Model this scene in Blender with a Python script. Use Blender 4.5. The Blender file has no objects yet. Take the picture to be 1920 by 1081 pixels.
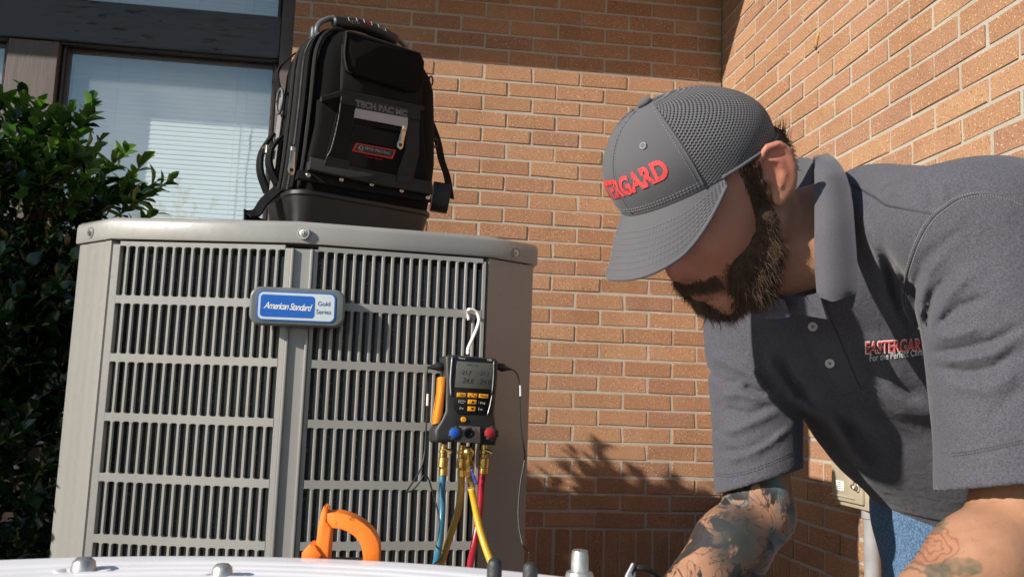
import bpy, bmesh, math, random
import numpy as np
from mathutils import Vector, Matrix
from mathutils.bvhtree import BVHTree

random.seed(7)
rng = np.random.default_rng(11)
SC = bpy.context.scene
COL = SC.collection
R = math.radians

# ------------------------------------------------------------------ camera
F_PX = 1631.93                      # focal length in pixels of a 1920 px wide frame
YAW, PITCH, ROLL = 0.127092793, 0.128856715, 0.034072188
CAM = Vector((-1.33713978, -3.50265483, 0.75))
_cy, _sy = math.cos(YAW), math.sin(YAW)
FW = Vector((_sy*math.cos(PITCH), _cy*math.cos(PITCH), math.sin(PITCH)))
_r = Vector((_cy, -_sy, 0)); _u = _r.cross(FW)
RT = _r*math.cos(ROLL) + _u*math.sin(ROLL)
UP = -_r*math.sin(ROLL) + _u*math.cos(ROLL)
cam_d = bpy.data.cameras.new('camera'); cam = bpy.data.objects.new('camera', cam_d); COL.objects.link(cam)
cm = Matrix.Identity(4)
for i in range(3):
    cm[i][0] = RT[i]; cm[i][1] = UP[i]; cm[i][2] = -FW[i]; cm[i][3] = CAM[i]
cam.matrix_world = cm
cam_d.sensor_fit = 'HORIZONTAL'; cam_d.sensor_width = 36.0; cam_d.lens = 36.0*F_PX/1920
cam_d.clip_start = 0.02; cam_d.clip_end = 3000
cam_d.dof.use_dof = True; cam_d.dof.focus_distance = 1.45; cam_d.dof.aperture_fstop = 16
SC.camera = cam

# ------------------------------------------------------------------ light
AZ = R(62.3); EL = math.atan(1.005*math.cos(AZ))
SUN = Vector((-math.sin(AZ)*math.cos(EL), -math.cos(AZ)*math.cos(EL), math.sin(EL)))   # towards the sun
sl = bpy.data.lights.new('sun', 'SUN'); sl.energy = 4.5; sl.angle = R(0.53); sl.color = (1.0, 0.93, 0.82)
so = bpy.data.objects.new('sun', sl); COL.objects.link(so)
so.rotation_mode = 'QUATERNION'; so.rotation_quaternion = SUN.to_track_quat('Z', 'Y'); so.location = SUN*30
W = bpy.data.worlds.new('World'); SC.world = W; W.use_nodes = True
nt = W.node_tree; nt.nodes.clear()
wo = nt.nodes.new('ShaderNodeOutputWorld'); bg = nt.nodes.new('ShaderNodeBackground'); sk = nt.nodes.new('ShaderNodeTexSky')
sk.sky_type = 'NISHITA'; sk.sun_disc = False; sk.sun_elevation = EL
sk.sun_rotation = math.atan2(SUN.x, SUN.y)
sk.air_density = 1.15; sk.dust_density = 0.4; sk.ozone_density = 2.6
bg.inputs['Strength'].default_value = 0.074
nt.links.new(sk.outputs[0], bg.inputs[0]); nt.links.new(bg.outputs[0], wo.inputs[0])
SC.view_settings.view_transform = 'Standard'; SC.view_settings.look = 'None'
SC.view_settings.exposure = 0.55; SC.view_settings.gamma = 1.0; SC.view_settings.use_curve_mapping = False
SC.render.engine = 'CYCLES'

# ------------------------------------------------------------------ helpers
def ray(x, y):
    return FW + RT*((x-960)/F_PX) - UP*((y-540.5)/F_PX)
def pt(x, y, D):
    """world point seen at pixel (x, y) of the photograph at depth D metres"""
    return CAM + ray(x, y)*D
def on_plane(x, y, p0, n):
    d = ray(x, y); n = Vector(n); t = (Vector(p0)-CAM).dot(n)/d.dot(n)
    return CAM + d*t
def proj(P):
    d = Vector(P)-CAM; z = d.dot(FW)
    return 960+F_PX*d.dot(RT)/z, 540.5-F_PX*d.dot(UP)/z, z

ORG = {}
def tag(o, label=None, cat=None, group=None, kind=None):
    if label: o['label'] = label
    if cat: o['category'] = cat
    if group: o['group'] = group
    if kind: o['kind'] = kind
    return o
def thing(name, label, cat, loc, group=None):
    o = bpy.data.objects.new(name, None); COL.objects.link(o); o.location = loc
    o.empty_display_size = 0.05
    ORG[o] = Vector(loc); return tag(o, label, cat, group)
def link_mesh(name, me, mat, parent=None, smooth=False, loc=None, rest=None):
    o = bpy.data.objects.new(name, me); COL.objects.link(o)
    if mat is not None and not me.materials: me.materials.append(mat)
    if parent is not None:
        o.parent = parent; ORG[o] = ORG[parent]
    else:
        ORG[o] = Vector(loc) if loc is not None else Vector((0,0,0)); o.location = ORG[o]
    if smooth: me.polygons.foreach_set('use_smooth', [True]*len(me.polygons))
    return o
def smooth_by_angle(me, deg):
    bm = bmesh.new(); bm.from_mesh(me); c = math.cos(R(deg))
    for f in bm.faces: f.smooth = True
    for e in bm.edges:
        if len(e.link_faces) == 2 and e.link_faces[0].normal.dot(e.link_faces[1].normal) < c: e.smooth = False
    bm.to_mesh(me); bm.free()

def catmull(P, n=6):
    P = [Vector(p) for p in P]
    if len(P) < 3: return P
    Q = [P[0]*2-P[1]] + P + [P[-1]*2-P[-2]]; out = []
    for i in range(1, len(Q)-2):
        a, b, c, d = Q[i-1], Q[i], Q[i+1], Q[i+2]
        for k in range(n):
            t = k/n
            out.append(0.5*((2*b)+(c-a)*t+(2*a-5*b+4*c-d)*t*t+(3*b-a-3*c+d)*t*t*t))
    out.append(P[-1]); return out

class MB:
    """collects shapes; build() links them as ONE mesh object"""
    def __init__(s, M=None): s.bm = bmesh.new(); s.M = M or Matrix.Identity(4)
    def _tf(s, vs, M=None):
        T = s.M @ M if M is not None else s.M
        for v in vs: v.co = T @ v.co
    def box(s, c, size, rot=None, bevel=0.0, seg=1):
        r = bmesh.ops.create_cube(s.bm, size=1.0); vs = r['verts']
        for v in vs: v.co = Vector((v.co.x*size[0], v.co.y*size[1], v.co.z*size[2]))
        if bevel > 0:
            es = list({e for v in vs for e in v.link_edges})
            rb = bmesh.ops.bevel(s.bm, geom=es, offset=bevel, segments=seg, affect='EDGES', profile=0.5)
            vs = list({v for f in rb['faces'] for v in f.verts} | {v for v in vs if v.is_valid})
        M = Matrix.Translation(c)
        if rot is not None: M = M @ rot.to_4x4()
        s._tf(vs, M); return s
    def prism(s, poly, y0, y1, M=None, bevel=0.0, seg=2):
        """polygon in local x-z, extruded along y from y0 (front) to y1"""
        f = s.bm.faces.new([s.bm.verts.new((p[0], y0, p[1])) for p in poly])
        r = bmesh.ops.extrude_face_region(s.bm, geom=[f]); nv = [g for g in r['geom'] if isinstance(g, bmesh.types.BMVert)]
        for v in nv: v.co.y = y1
        vs = list(f.verts)+nv
        if bevel > 0:
            es = list(f.edges)
            rb = bmesh.ops.bevel(s.bm, geom=es, offset=bevel, segments=seg, affect='EDGES', profile=0.5)
            vs = list({v for q in rb['faces'] for v in q.verts} | {v for v in vs if v.is_valid})
            allv = set(vs)
            for v in list(allv):
                for e in v.link_edges: allv.add(e.other_vert(v))
            vs = list(allv)
        s._tf(vs, M); return s
    def lathe(s, prof, M, n=20):
        """profile [(r, h)] turned about local z"""
        rings = []
        for r, h in prof:
            rings.append([s.bm.verts.new((r*math.cos(2*math.pi*k/n), r*math.sin(2*math.pi*k/n), h)) for k in range(n)] if r > 1e-6 else [s.bm.verts.new((0,0,h))])
        for a, b in zip(rings, rings[1:]):
            for k in range(n):
                k2 = (k+1) % n
                if len(a) == 1 and len(b) == 1: continue
                if len(a) == 1: s.bm.faces.new((a[0], b[k], b[k2]))
                elif len(b) == 1: s.bm.faces.new((a[k], a[k2], b[0]))
                else: s.bm.faces.new((a[k], a[k2], b[k2], b[k]))
        if len(rings[0]) > 1: s.bm.faces.new(list(reversed(rings[0])))
        if len(rings[-1]) > 1: s.bm.faces.new(rings[-1])
        s._tf([v for r in rings for v in r], M); return s
    def tube(s, pts, rad, n=8, flat=1.0, up=None):
        pts = [Vector(p) for p in pts]; m = len(pts)
        rads = list(rad) if isinstance(rad, (list, tuple)) else [rad]*m
        if len(rads) != m: rads = [float(q) for q in np.interp(np.linspace(0, 1, m), np.linspace(0, 1, len(rads)), rads)]
        rings = []; ref = Vector(up) if up is not None else Vector((0.3, 0.2, 1)).normalized()
        for i, p in enumerate(pts):
            t = (pts[min(i+1, m-1)]-pts[max(i-1, 0)])
            t = t.normalized() if t.length > 1e-9 else Vector((0,0,1))
            a = ref - t*ref.dot(t)
            if a.length < 1e-4: a = t.orthogonal()
            a.normalize(); b = t.cross(a)
            if up is None: ref = a
            rings.append([s.bm.verts.new(p + (a*math.cos(2*math.pi*k/n)*flat + b*math.sin(2*math.pi*k/n))*rads[i]) for k in range(n)])
        for q, w in zip(rings, rings[1:]):
            for k in range(n): s.bm.faces.new((q[k], q[(k+1)%n], w[(k+1)%n], w[k]))
        s.bm.faces.new(list(reversed(rings[0]))); s.bm.faces.new(rings[-1])
        s._tf([v for r in rings for v in r]); return s
    def strip(s, pts, wvec, thick=0.0012, nvec=None):
        """flat webbing along pts; wvec full width vector (or list)"""
        pts = [Vector(p) for p in pts]; L = []
        for i, p in enumerate(pts):
            w = Vector(wvec[i] if isinstance(wvec, list) else wvec)
            t = (pts[min(i+1, len(pts)-1)]-pts[max(i-1, 0)]).normalized()
            nn = (t.cross(w)).normalized()*thick
            L.append([s.bm.verts.new(p+w*0.5+nn), s.bm.verts.new(p-w*0.5+nn), s.bm.verts.new(p-w*0.5-nn), s.bm.verts.new(p+w*0.5-nn)])
        for a, b in zip(L, L[1:]):
            for k in range(4): s.bm.faces.new((a[k], a[(k+1)%4], b[(k+1)%4], b[k]))
        s.bm.faces.new(list(reversed(L[0]))); s.bm.faces.new(L[-1])
        s._tf([v for r in L for v in r]); return s
    def loft(s, rings, close=True, M=None):
        V = [[s.bm.verts.new(p) for p in r] for r in rings]; n = len(V[0])
        for a, b in zip(V, V[1:]):
            for k in range(n): s.bm.faces.new((a[k], a[(k+1)%n], b[(k+1)%n], b[k]))
        if close: s.bm.faces.new(list(reversed(V[0]))); s.bm.faces.new(V[-1])
        s._tf([v for r in V for v in r], M); return s
    def mesh_data(s, verts, faces, M=None):
        V = [s.bm.verts.new(v) for v in verts]
        for f in faces:
            try: s.bm.faces.new([V[i] for i in f])
            except ValueError: pass
        s._tf(V, M); return s
    def build(s, name, mat, parent=None, smooth=None, loc=None, keep=False):
        me = bpy.data.meshes.new(name)
        bmesh.ops.recalc_face_normals(s.bm, faces=s.bm.faces)
        org = ORG[parent] if parent is not None else (Vector(loc) if loc is not None else Vector((0,0,0)))
        if not keep:
            for v in s.bm.verts: v.co -= org
        s.bm.to_mesh(me); s.bm.free()
        if smooth is True: me.polygons.foreach_set('use_smooth', [True]*len(me.polygons))
        elif smooth: smooth_by_angle(me, smooth)
        return link_mesh(name, me, mat, parent, loc=loc)

def rrect(w, h, r, n=5, cx=0, cz=0):
    P = []
    for (sx, sz, a0) in ((1,1,0),(-1,1,90),(-1,-1,180),(1,-1,270)):
        for k in range(n+1):
            a = R(a0+90*k/n); P.append((cx+sx*(w/2-r)+r*math.cos(a), cz+sz*(h/2-r)+r*math.sin(a)))
    return P
def text_geo(body, size, shear=0.0, extrude=0.0, space=1.0, align='CENTER', xs=1.0, bevel=0.0, offset=0.0):
    """lettering as (verts, faces) in local x-z plane, front towards -y"""
    cu = bpy.data.curves.new('lettering', 'FONT'); cu.body = body; cu.size = size; cu.shear = shear; cu.extrude = extrude
    cu.space_character = space; cu.align_x = align; cu.align_y = 'CENTER'; cu.resolution_u = 3; cu.bevel_depth = bevel; cu.offset = offset
    to = bpy.data.objects.new('lettering', cu); me = bpy.data.meshes.new_from_object(to)
    V = [(v.co.x*xs, -v.co.z, v.co.y) for v in me.vertices]; Fc = [list(p.vertices) for p in me.polygons]
    bpy.data.objects.remove(to); bpy.data.curves.remove(cu); bpy.data.meshes.remove(me)
    return V, Fc

class Frame:
    """a local frame: x right along a front, y into it, z up; px(...) gives the local x, z of a pixel"""
    def __init__(s, o, yaw=0.0, roll=0.0, tilt=0.0):
        Mx = Matrix.Rotation(yaw, 3, 'Z') @ Matrix.Rotation(tilt, 3, 'X') @ Matrix.Rotation(roll, 3, 'Y')
        s.o = Vector(o); s.X = Mx @ Vector((1,0,0)); s.Y = Mx @ Vector((0,1,0)); s.Z = Mx @ Vector((0,0,1))
        s.M = Matrix.Translation(s.o) @ Mx.to_4x4()
    def px(s, x, y, off=0.0):
        P = on_plane(x, y, s.o+s.Y*off, s.Y) - s.o
        return P.dot(s.X), P.dot(s.Z)
    def w(s, x, y, z): return s.M @ Vector((x, y, z))
    def wp(s, x, y, off=0.0):
        return on_plane(x, y, s.o+s.Y*off, s.Y)

# ------------------------------------------------------------------ materials
def nodes(name):
    m = bpy.data.materials.new(name); m.use_nodes = True; t = m.node_tree
    return m, t, t.nodes['Principled BSDF']
def N(t, ty, **kw):
    n = t.nodes.new(ty)
    for k, v in kw.items():
        if k.startswith('i_'): n.inputs[k[2:].replace('_', ' ')].default_value = v
        else: setattr(n, k, v)
    return n
def ramp(t, fac, stops):
    n = t.nodes.new('ShaderNodeValToRGB'); e = n.color_ramp.elements
    while len(e) < len(stops): e.new(0.5)
    for q, (p, c) in zip(e, stops):
        q.position = p; q.color = (c[0], c[1], c[2], 1) if not isinstance(c, (int, float)) else (c, c, c, 1)
    t.links.new(fac, n.inputs[0]); return n
def mixc(t, fac, a, b, mode='MIX'):
    n = t.nodes.new('ShaderNodeMix'); n.data_type = 'RGBA'; n.blend_type = mode
    for s_, v in ((0, fac), (6, a), (7, b)):
        if hasattr(v, 'links') or isinstance(v, bpy.types.NodeSocket): t.links.new(v, n.inputs[s_])
        elif isinstance(v, (int, float)): n.inputs[s_].default_value = v
        else: n.inputs[s_].default_value = (v[0], v[1], v[2], 1)
    return n.outputs[2]
def simple(name, col, rough=0.5, metal=0.0, var=0.12, vscale=30.0, bump=0.0, bscale=200.0, spec=0.5, coat=0.0, rvar=0.1, emit=None):
    """one-colour procedural material with a little cloudiness, roughness variation and fine relief"""
    m, t, b = nodes(name)
    tc = N(t, 'ShaderNodeTexCoord'); nz = N(t, 'ShaderNodeTexNoise'); nz.inputs['Scale'].default_value = vscale; nz.inputs['Detail'].default_value = 5
    t.links.new(tc.outputs['Object'], nz.inputs['Vector'])
    lo = tuple(c*(1-var) for c in col); hi = tuple(min(1, c*(1+var)) for c in col)
    r = ramp(t, nz.outputs['Fac'], [(0.3, lo), (0.7, hi)]); t.links.new(r.outputs[0], b.inputs['Base Color'])
    r2 = ramp(t, nz.outputs['Fac'], [(0.3, max(0, rough-rvar)), (0.7, min(1, rough+rvar))]); t.links.new(r2.outputs[0], b.inputs['Roughness'])
    b.inputs['Metallic'].default_value = metal; b.inputs['Specular IOR Level'].default_value = spec
    b.inputs['Coat Weight'].default_value = coat
    if bump > 0:
        n2 = N(t, 'ShaderNodeTexNoise'); n2.inputs['Scale'].default_value = bscale; n2.inputs['Detail'].default_value = 3
        t.links.new(tc.outputs['Object'], n2.inputs['Vector'])
        bp = N(t, 'ShaderNodeBump'); bp.inputs['Strength'].default_value = bump; bp.inputs['Distance'].default_value = 0.002
        t.links.new(n2.outputs['Fac'], bp.inputs['Height']); t.links.new(bp.outputs[0], b.inputs['Normal'])
    if emit:
        b.inputs['Emission Color'].default_value = (*emit[0], 1); b.inputs['Emission Strength'].default_value = emit[1]
    return m
# ------------------------------------------------------------------ ground, brick walls, eave
ZK0 = 0.75+1.40343746               # bed joint at the lower edge of the eave's shadow
PB = 0.1036; CO = 0.0677; MJ = 0.0098

def brick_material():
    m, t, b = nodes('brick_clay')
    g = N(t, 'ShaderNodeNewGeometry'); oi = N(t, 'ShaderNodeObjectInfo')
    ad = N(t, 'ShaderNodeMath', operation='ADD'); fr = N(t, 'ShaderNodeMath', operation='FRACT')
    t.links.new(g.outputs['Random Per Island'], ad.inputs[0]); t.links.new(oi.outputs['Random'], ad.inputs[1]); t.links.new(ad.outputs[0], fr.inputs[0])
    base = ramp(t, fr.outputs[0], [(0.0, (0.299,0.157,0.086)), (0.25, (0.343,0.188,0.102)), (0.5, (0.383,0.218,0.121)), (0.75, (0.357,0.196,0.114)), (0.9, (0.294,0.157,0.101)), (1.0, (0.406,0.239,0.133))])
    # cloudy firing marks inside a brick
    n1 = N(t, 'ShaderNodeTexNoise'); n1.inputs['Scale'].default_value = 16; n1.inputs['Detail'].default_value = 4
    t.links.new(g.outputs['Position'], n1.inputs['Vector'])
    c1 = mixc(t, ramp(t, n1.outputs['Fac'], [(0.35, 0.0), (0.75, 0.55)]).outputs[0], base.outputs[0], (0.36,0.18,0.105))
    # iron specks and pale grains
    n2 = N(t, 'ShaderNodeTexNoise'); n2.inputs['Scale'].default_value = 210; n2.inputs['Detail'].default_value = 3
    t.links.new(g.outputs['Position'], n2.inputs['Vector'])
    c2 = mixc(t, ramp(t, n2.outputs['Fac'], [(0.60, 0.0), (0.67, 0.75)]).outputs[0], c1, (0.06,0.03,0.02))
    n3 = N(t, 'ShaderNodeTexNoise'); n3.inputs['Scale'].default_value = 190; n3.inputs['Detail'].default_value = 2
    mp = N(t, 'ShaderNodeMapping'); mp.inputs['Location'].default_value = (3.1, 7.7, 1.3)
    t.links.new(g.outputs['Position'], mp.inputs['Vector']); t.links.new(mp.outputs[0], n3.inputs['Vector'])
    c3 = mixc(t, ramp(t, n3.outputs['Fac'], [(0.62, 0.0), (0.68, 0.75)]).outputs[0], c2, (0.72,0.50,0.30))
    n7 = N(t, 'ShaderNodeTexNoise'); n7.inputs['Scale'].default_value = 2.2; n7.inputs['Detail'].default_value = 7; n7.inputs['Roughness'].default_value = 0.65; t.links.new(g.outputs['Position'], n7.inputs['Vector'])
    c3 = mixc(t, 1.0, c3, ramp(t, n7.outputs['Fac'], [(0.32, (0.80,0.78,0.76)), (0.5, (1.0,1.0,1.0)), (0.72, (1.06,1.08,1.12))]).outputs[0], 'MULTIPLY')
    t.links.new(c3, b.inputs['Base Color']); b.inputs['Roughness'].default_value = 0.85; b.inputs['Specular IOR Level'].default_value = 0.3
    # wire-cut texture: short vertical drags plus grain
    mv = N(t, 'ShaderNodeMapping'); mv.inputs['Scale'].default_value = (1.0, 1.0, 0.16)
    t.links.new(g.outputs['Position'], mv.inputs['Vector'])
    n4 = N(t, 'ShaderNodeTexNoise'); n4.inputs['Scale'].default_value = 420; n4.inputs['Detail'].default_value = 3
    t.links.new(mv.outputs[0], n4.inputs['Vector'])
    bp = N(t, 'ShaderNodeBump'); bp.inputs['Strength'].default_value = 0.55; bp.inputs['Distance'].default_value = 0.0016
    t.links.new(n4.outputs['Fac'], bp.inputs['Height'])
    b2 = N(t, 'ShaderNodeBump'); b2.inputs['Strength'].default_value = 0.5; b2.inputs['Distance'].default_value = 0.002
    t.links.new(n2.outputs['Fac'], b2.inputs['Height']); t.links.new(bp.outputs[0], b2.inputs['Normal'])
    t.links.new(b2.outputs[0], b.inputs['Normal'])
    return m
def mortar_material():
    m, t, b = nodes('mortar')
    g = N(t, 'ShaderNodeNewGeometry'); n1 = N(t, 'ShaderNodeTexNoise'); n1.inputs['Scale'].default_value = 9; n1.inputs['Detail'].default_value = 6
    t.links.new(g.outputs['Position'], n1.inputs['Vector'])
    n2 = N(t, 'ShaderNodeTexNoise'); n2.inputs['Scale'].default_value = 500; n2.inputs['Detail'].default_value = 3
    t.links.new(g.outputs['Position'], n2.inputs['Vector'])
    c = ramp(t, n1.outputs['Fac'], [(0.3, (0.375,0.34,0.285)), (0.7, (0.475,0.44,0.378))])
    c2 = mixc(t, ramp(t, n2.outputs['Fac'], [(0.35, 0.6), (0.55, 0.0)]).outputs[0], c.outputs[0], (0.36,0.30,0.235))
    t.links.new(c2, b.inputs['Base Color']); b.inputs['Roughness'].default_value = 0.95
    bp = N(t, 'ShaderNodeBump'); bp.inputs['Strength'].default_value = 0.8; bp.inputs['Distance'].default_value = 0.003
    t.links.new(n2.outputs['Fac'], bp.inputs['Height']); t.links.new(bp.outputs[0], b.inputs['Normal'])
    return m
MAT_BRICK = brick_material(); MAT_MORTAR = mortar_material()
MAT_CONC = simple('concrete', (0.30,0.285,0.26), 0.9, var=0.25, vscale=12, bump=0.5, bscale=150)

_bc = {}
def brick_mesh(L, H):
    """bevelled, slightly uneven brick: x along the wall, y into it (front at 0), z centred"""
    key = (round(L, 3), round(H, 3), random.randrange(7))
    if key in _bc: return _bc[key]
    bm = bmesh.new(); bmesh.ops.create_cube(bm, size=1.0)
    D = 0.034
    for v in bm.verts: v.co = Vector((v.co.x*key[0], v.co.y*D+D/2, v.co.z*key[1]))
    bmesh.ops.bevel(bm, geom=list(bm.edges), offset=0.0020, segments=1, affect='EDGES')
    for v in bm.verts:
        if v.co.y < 0.012: v.co += Vector((random.gauss(0,1)*0.0013, random.uniform(-1,1)*0.0008, random.gauss(0,1)*0.0013))
    me = bpy.data.meshes.new('brick'); bm.to_mesh(me); bm.free(); me.materials.append(MAT_BRICK)
    _bc[key] = me; return me

# image regions where a brick cannot be seen (the condenser, the pack, the man)
HIDE = [(150, 470, 985, 1090), (575, 90, 785, 420), (1370, 320, 1480, 640), (1340, 640, 1480, 880), (1500, 400, 1925, 860), (1690, 860, 1925, 1090)]
def brick_wall(label, origin, U, NIN, u0, u1, r0, heads, ztop, soldier_phase, slab_u=None):
    """U: unit vector along the wall, NIN: unit vector into the wall"""
    root = thing('brick_wall', label, 'wall', (origin[0], origin[1], 0))
    O = Vector(origin)
    Rm = Matrix((U, NIN, Vector((0,0,1)))).transposed()
    pieces = []
    def row(zt, H, hs):
        hs = sorted([h for h in hs if u0+0.02 < h < u1-0.02]); ed = [u0-MJ/2] + hs + [u1+MJ/2]
        for a, b in zip(ed, ed[1:]):
            L = b-a-MJ
            if L < 0.025: continue
            pieces.append(((a+b)/2, zt-MJ/2-H/2, L, H))
    for r in range(r0, 28):
        row(ZK0-r*CO, CO-MJ, heads(r))
    hs = [soldier_phase+n*CO for n in range(-60, 60)]
    row(ZK0-28*CO, 3*CO-MJ, hs)
    seen, rest = [], []
    for p in pieces:
        c = O + U*p[0] + Vector((0,0,p[1]-O.z))
        x, y, D = proj(c)
        vis = -30 < x < 1950 and -25 < y < 1105 and D > 0
        if vis and any(a < x < c2 and b < y < d for a, b, c2, d in HIDE): vis = False
        (seen if vis else rest).append((p[2]*p[3]/D/D if D > 0 else 0, p, c))
    seen.sort(key=lambda q: -q[0]); rest += seen[300:]; seen = seen[:300]
    for _, p, c in seen:
        o = link_mesh('brick', brick_mesh(p[2], p[3]), None, root)
        o.location = c - ORG[root] - NIN*random.uniform(-0.0014, 0.0018) + U*random.gauss(0, 0.0011) + Vector((0, 0, random.gauss(0, 0.0007)))
        o.rotation_euler = (Rm @ Matrix.Rotation(random.uniform(-0.007, 0.007), 3, 'Y') @ Matrix.Rotation(random.uniform(-0.010, 0.010), 3, 'X')).to_euler()
    V, Fc = [], []
    for _, p, c in rest:
        me = brick_mesh(p[2], p[3]); b0 = len(V); T = Matrix.Translation(c-ORG[root]-NIN*random.uniform(-0.0012, 0.0016)) @ Rm.to_4x4()
        V += [T @ v.co for v in me.vertices]; Fc += [[i+b0 for i in q.vertices] for q in me.polygons]
    me = bpy.data.meshes.new('brick_courses'); me.from_pydata(V, [], Fc); o = link_mesh('brick_courses', me, MAT_BRICK, root); o['kind'] = 'stuff'
    # mortar bed: one slab whose front stands a little behind the brick faces
    zb = ZK0-31*CO; m = MB(); a, b = slab_u or (u0, u1)
    c = O + U*((a+b)/2) + NIN*(0.0028+0.06); c.z = (ztop+zb)/2
    m.box(c, (b-a, 0.12, ztop-zb), Rm); m.build('mortar', MAT_MORTAR, root)
    m = MB(); c = O + U*((a+b)/2) + NIN*0.068; c.z = zb/2-0.15; m.box(c, (b-a-0.002, 0.13, zb+0.298), Rm, 0.004); m.build('foundation', MAT_CONC, root)
    return root

WALL_A = brick_wall('sunlit orange brick wall behind the condenser with a shaded band under the eave', (0,0,0), Vector((1,0,0)), Vector((0,1,0)), -1.829, 0.0, -10,
    lambda r: [(i-12)*PB-0.0038 for i in range(-8, 13) if (i-r) % 2 == 0], ZK0+0.62, -0.4182)
WALL_R = brick_wall('brighter brick side wall running toward the viewer behind the man', (0,0,0), Vector((0,-1,0)), Vector((1,0,0)), 0.004, 2.6, -22,
    lambda r: [m*PB+0.0467 for m in range(0, 30) if (m+r) % 2 == 1], ZK0+1.45, 0.03)

def ground_material():
    m, t, b = nodes('pine_mulch')
    g = N(t, 'ShaderNodeNewGeometry'); n1 = N(t, 'ShaderNodeTexNoise'); n1.inputs['Scale'].default_value = 40; n1.inputs['Detail'].default_value = 8
    t.links.new(g.outputs['Position'], n1.inputs['Vector'])
    n2 = N(t, 'ShaderNodeTexNoise'); n2.inputs['Scale'].default_value = 0.6; n2.inputs['Detail'].default_value = 4
    t.links.new(g.outputs['Position'], n2.inputs['Vector'])
    c = ramp(t, n1.outputs['Fac'], [(0.3, (0.045,0.033,0.024)), (0.6, (0.10,0.075,0.052)), (0.8, (0.16,0.125,0.085))])
    c2 = mixc(t, ramp(t, n2.outputs['Fac'], [(0.45, 0.0), (0.6, 0.7)]).outputs[0], c.outputs[0], (0.055,0.075,0.03))
    t.links.new(c2, b.inputs['Base Color']); b.inputs['Roughness'].default_value = 0.95
    bp = N(t, 'ShaderNodeBump'); bp.inputs['Strength'].default_value = 0.8; bp.inputs['Distance'].default_value = 0.02
    t.links.new(n1.outputs['Fac'], bp.inputs['Height']); t.links.new(bp.outputs[0], b.inputs['Normal'])
    return m
m = MB(); s_ = 900.0
m.mesh_data([(-s_,-s_,0),(s_,-s_,0),(s_,s_,0),(-s_,s_,0)], [(0,1,2,3)])
tag(m.build('ground', ground_material()), 'brown mulch ground along the building', kind='structure')

# roof eave above the frame: its edge throws the shaded band
MAT_SOFFIT = simple('soffit_paint', (0.16,0.125,0.105), 0.6, var=0.1, bump=0.2)
ev = thing('roof_eave', 'brown painted eave over the window and the back brick wall', 'eave', (-2.8, -0.3, 2.8))
EDGE_Y = -0.62; EDGE_Z = ZK0+0.62*1.005
m = MB(); m.box((-3.5, (EDGE_Y+0.06)/2-0.0, EDGE_Z+0.06), (7.0-0.01, abs(EDGE_Y)+0.06-0.03, 0.02)); m.build('soffit', MAT_SOFFIT, ev)
m = MB(); m.box((-3.5, EDGE_Y+0.0125, EDGE_Z+0.09), (7.0-0.01, 0.025, 0.18), None, 0.002); m.build('fascia', MAT_SOFFIT, ev)
m = MB(); m.mesh_data([(-7,EDGE_Y-0.03,EDGE_Z+0.19),(-0.005,EDGE_Y-0.03,EDGE_Z+0.19),(-0.005,3,EDGE_Z+1.4),(-7,3,EDGE_Z+1.4),(-7,EDGE_Y-0.03,EDGE_Z+0.215),(-0.005,EDGE_Y-0.03,EDGE_Z+0.215),(-0.005,3,EDGE_Z+1.425),(-7,3,EDGE_Z+1.425)],
    [(0,1,2,3),(4,5,6,7),(0,1,5,4),(1,2,6,5),(2,3,7,6),(3,0,4,7)]); m.build('roof', simple('shingle', (0.08,0.075,0.07), 0.9, var=0.3), ev)

# mud nest stuck on the side wall
nest = thing('mud_nest', 'small pale mud wasp nest with a dark hole high on the side wall', 'nest', on_plane(1530, 84, (0,0,0), (1,0,0)))
MAT_MUD = simple('dry_mud', (0.42,0.27,0.10), 0.95, var=0.4, vscale=150, bump=0.8, bscale=300)
m = MB(); P = [on_plane(1537, 57, (-0.002,0,0), (1,0,0)), on_plane(1534, 68, (-0.003,0,0), (1,0,0)), on_plane(1531, 80, (-0.004,0,0), (1,0,0)), on_plane(1529, 90, (-0.003,0,0), (1,0,0))]
m.tube(catmull(P, 3), [0.003,0.004,0.005,0.006,0.0065,0.006,0.006,0.007,0.007,0.005], 8); m.build('mud_tube', MAT_MUD, nest, True)
m = MB(); c = on_plane(1530, 92, (-0.0105,0,0), (1,0,0)); m.lathe([(0.0055,0),(0.0045,0.0012),(0,0.0015)], Matrix.Translation(c) @ Matrix.Rotation(R(-90), 4, 'Y'), 10); m.build('hole', simple('dark_hole', (0.01,0.008,0.006), 0.9), nest, True)
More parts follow.
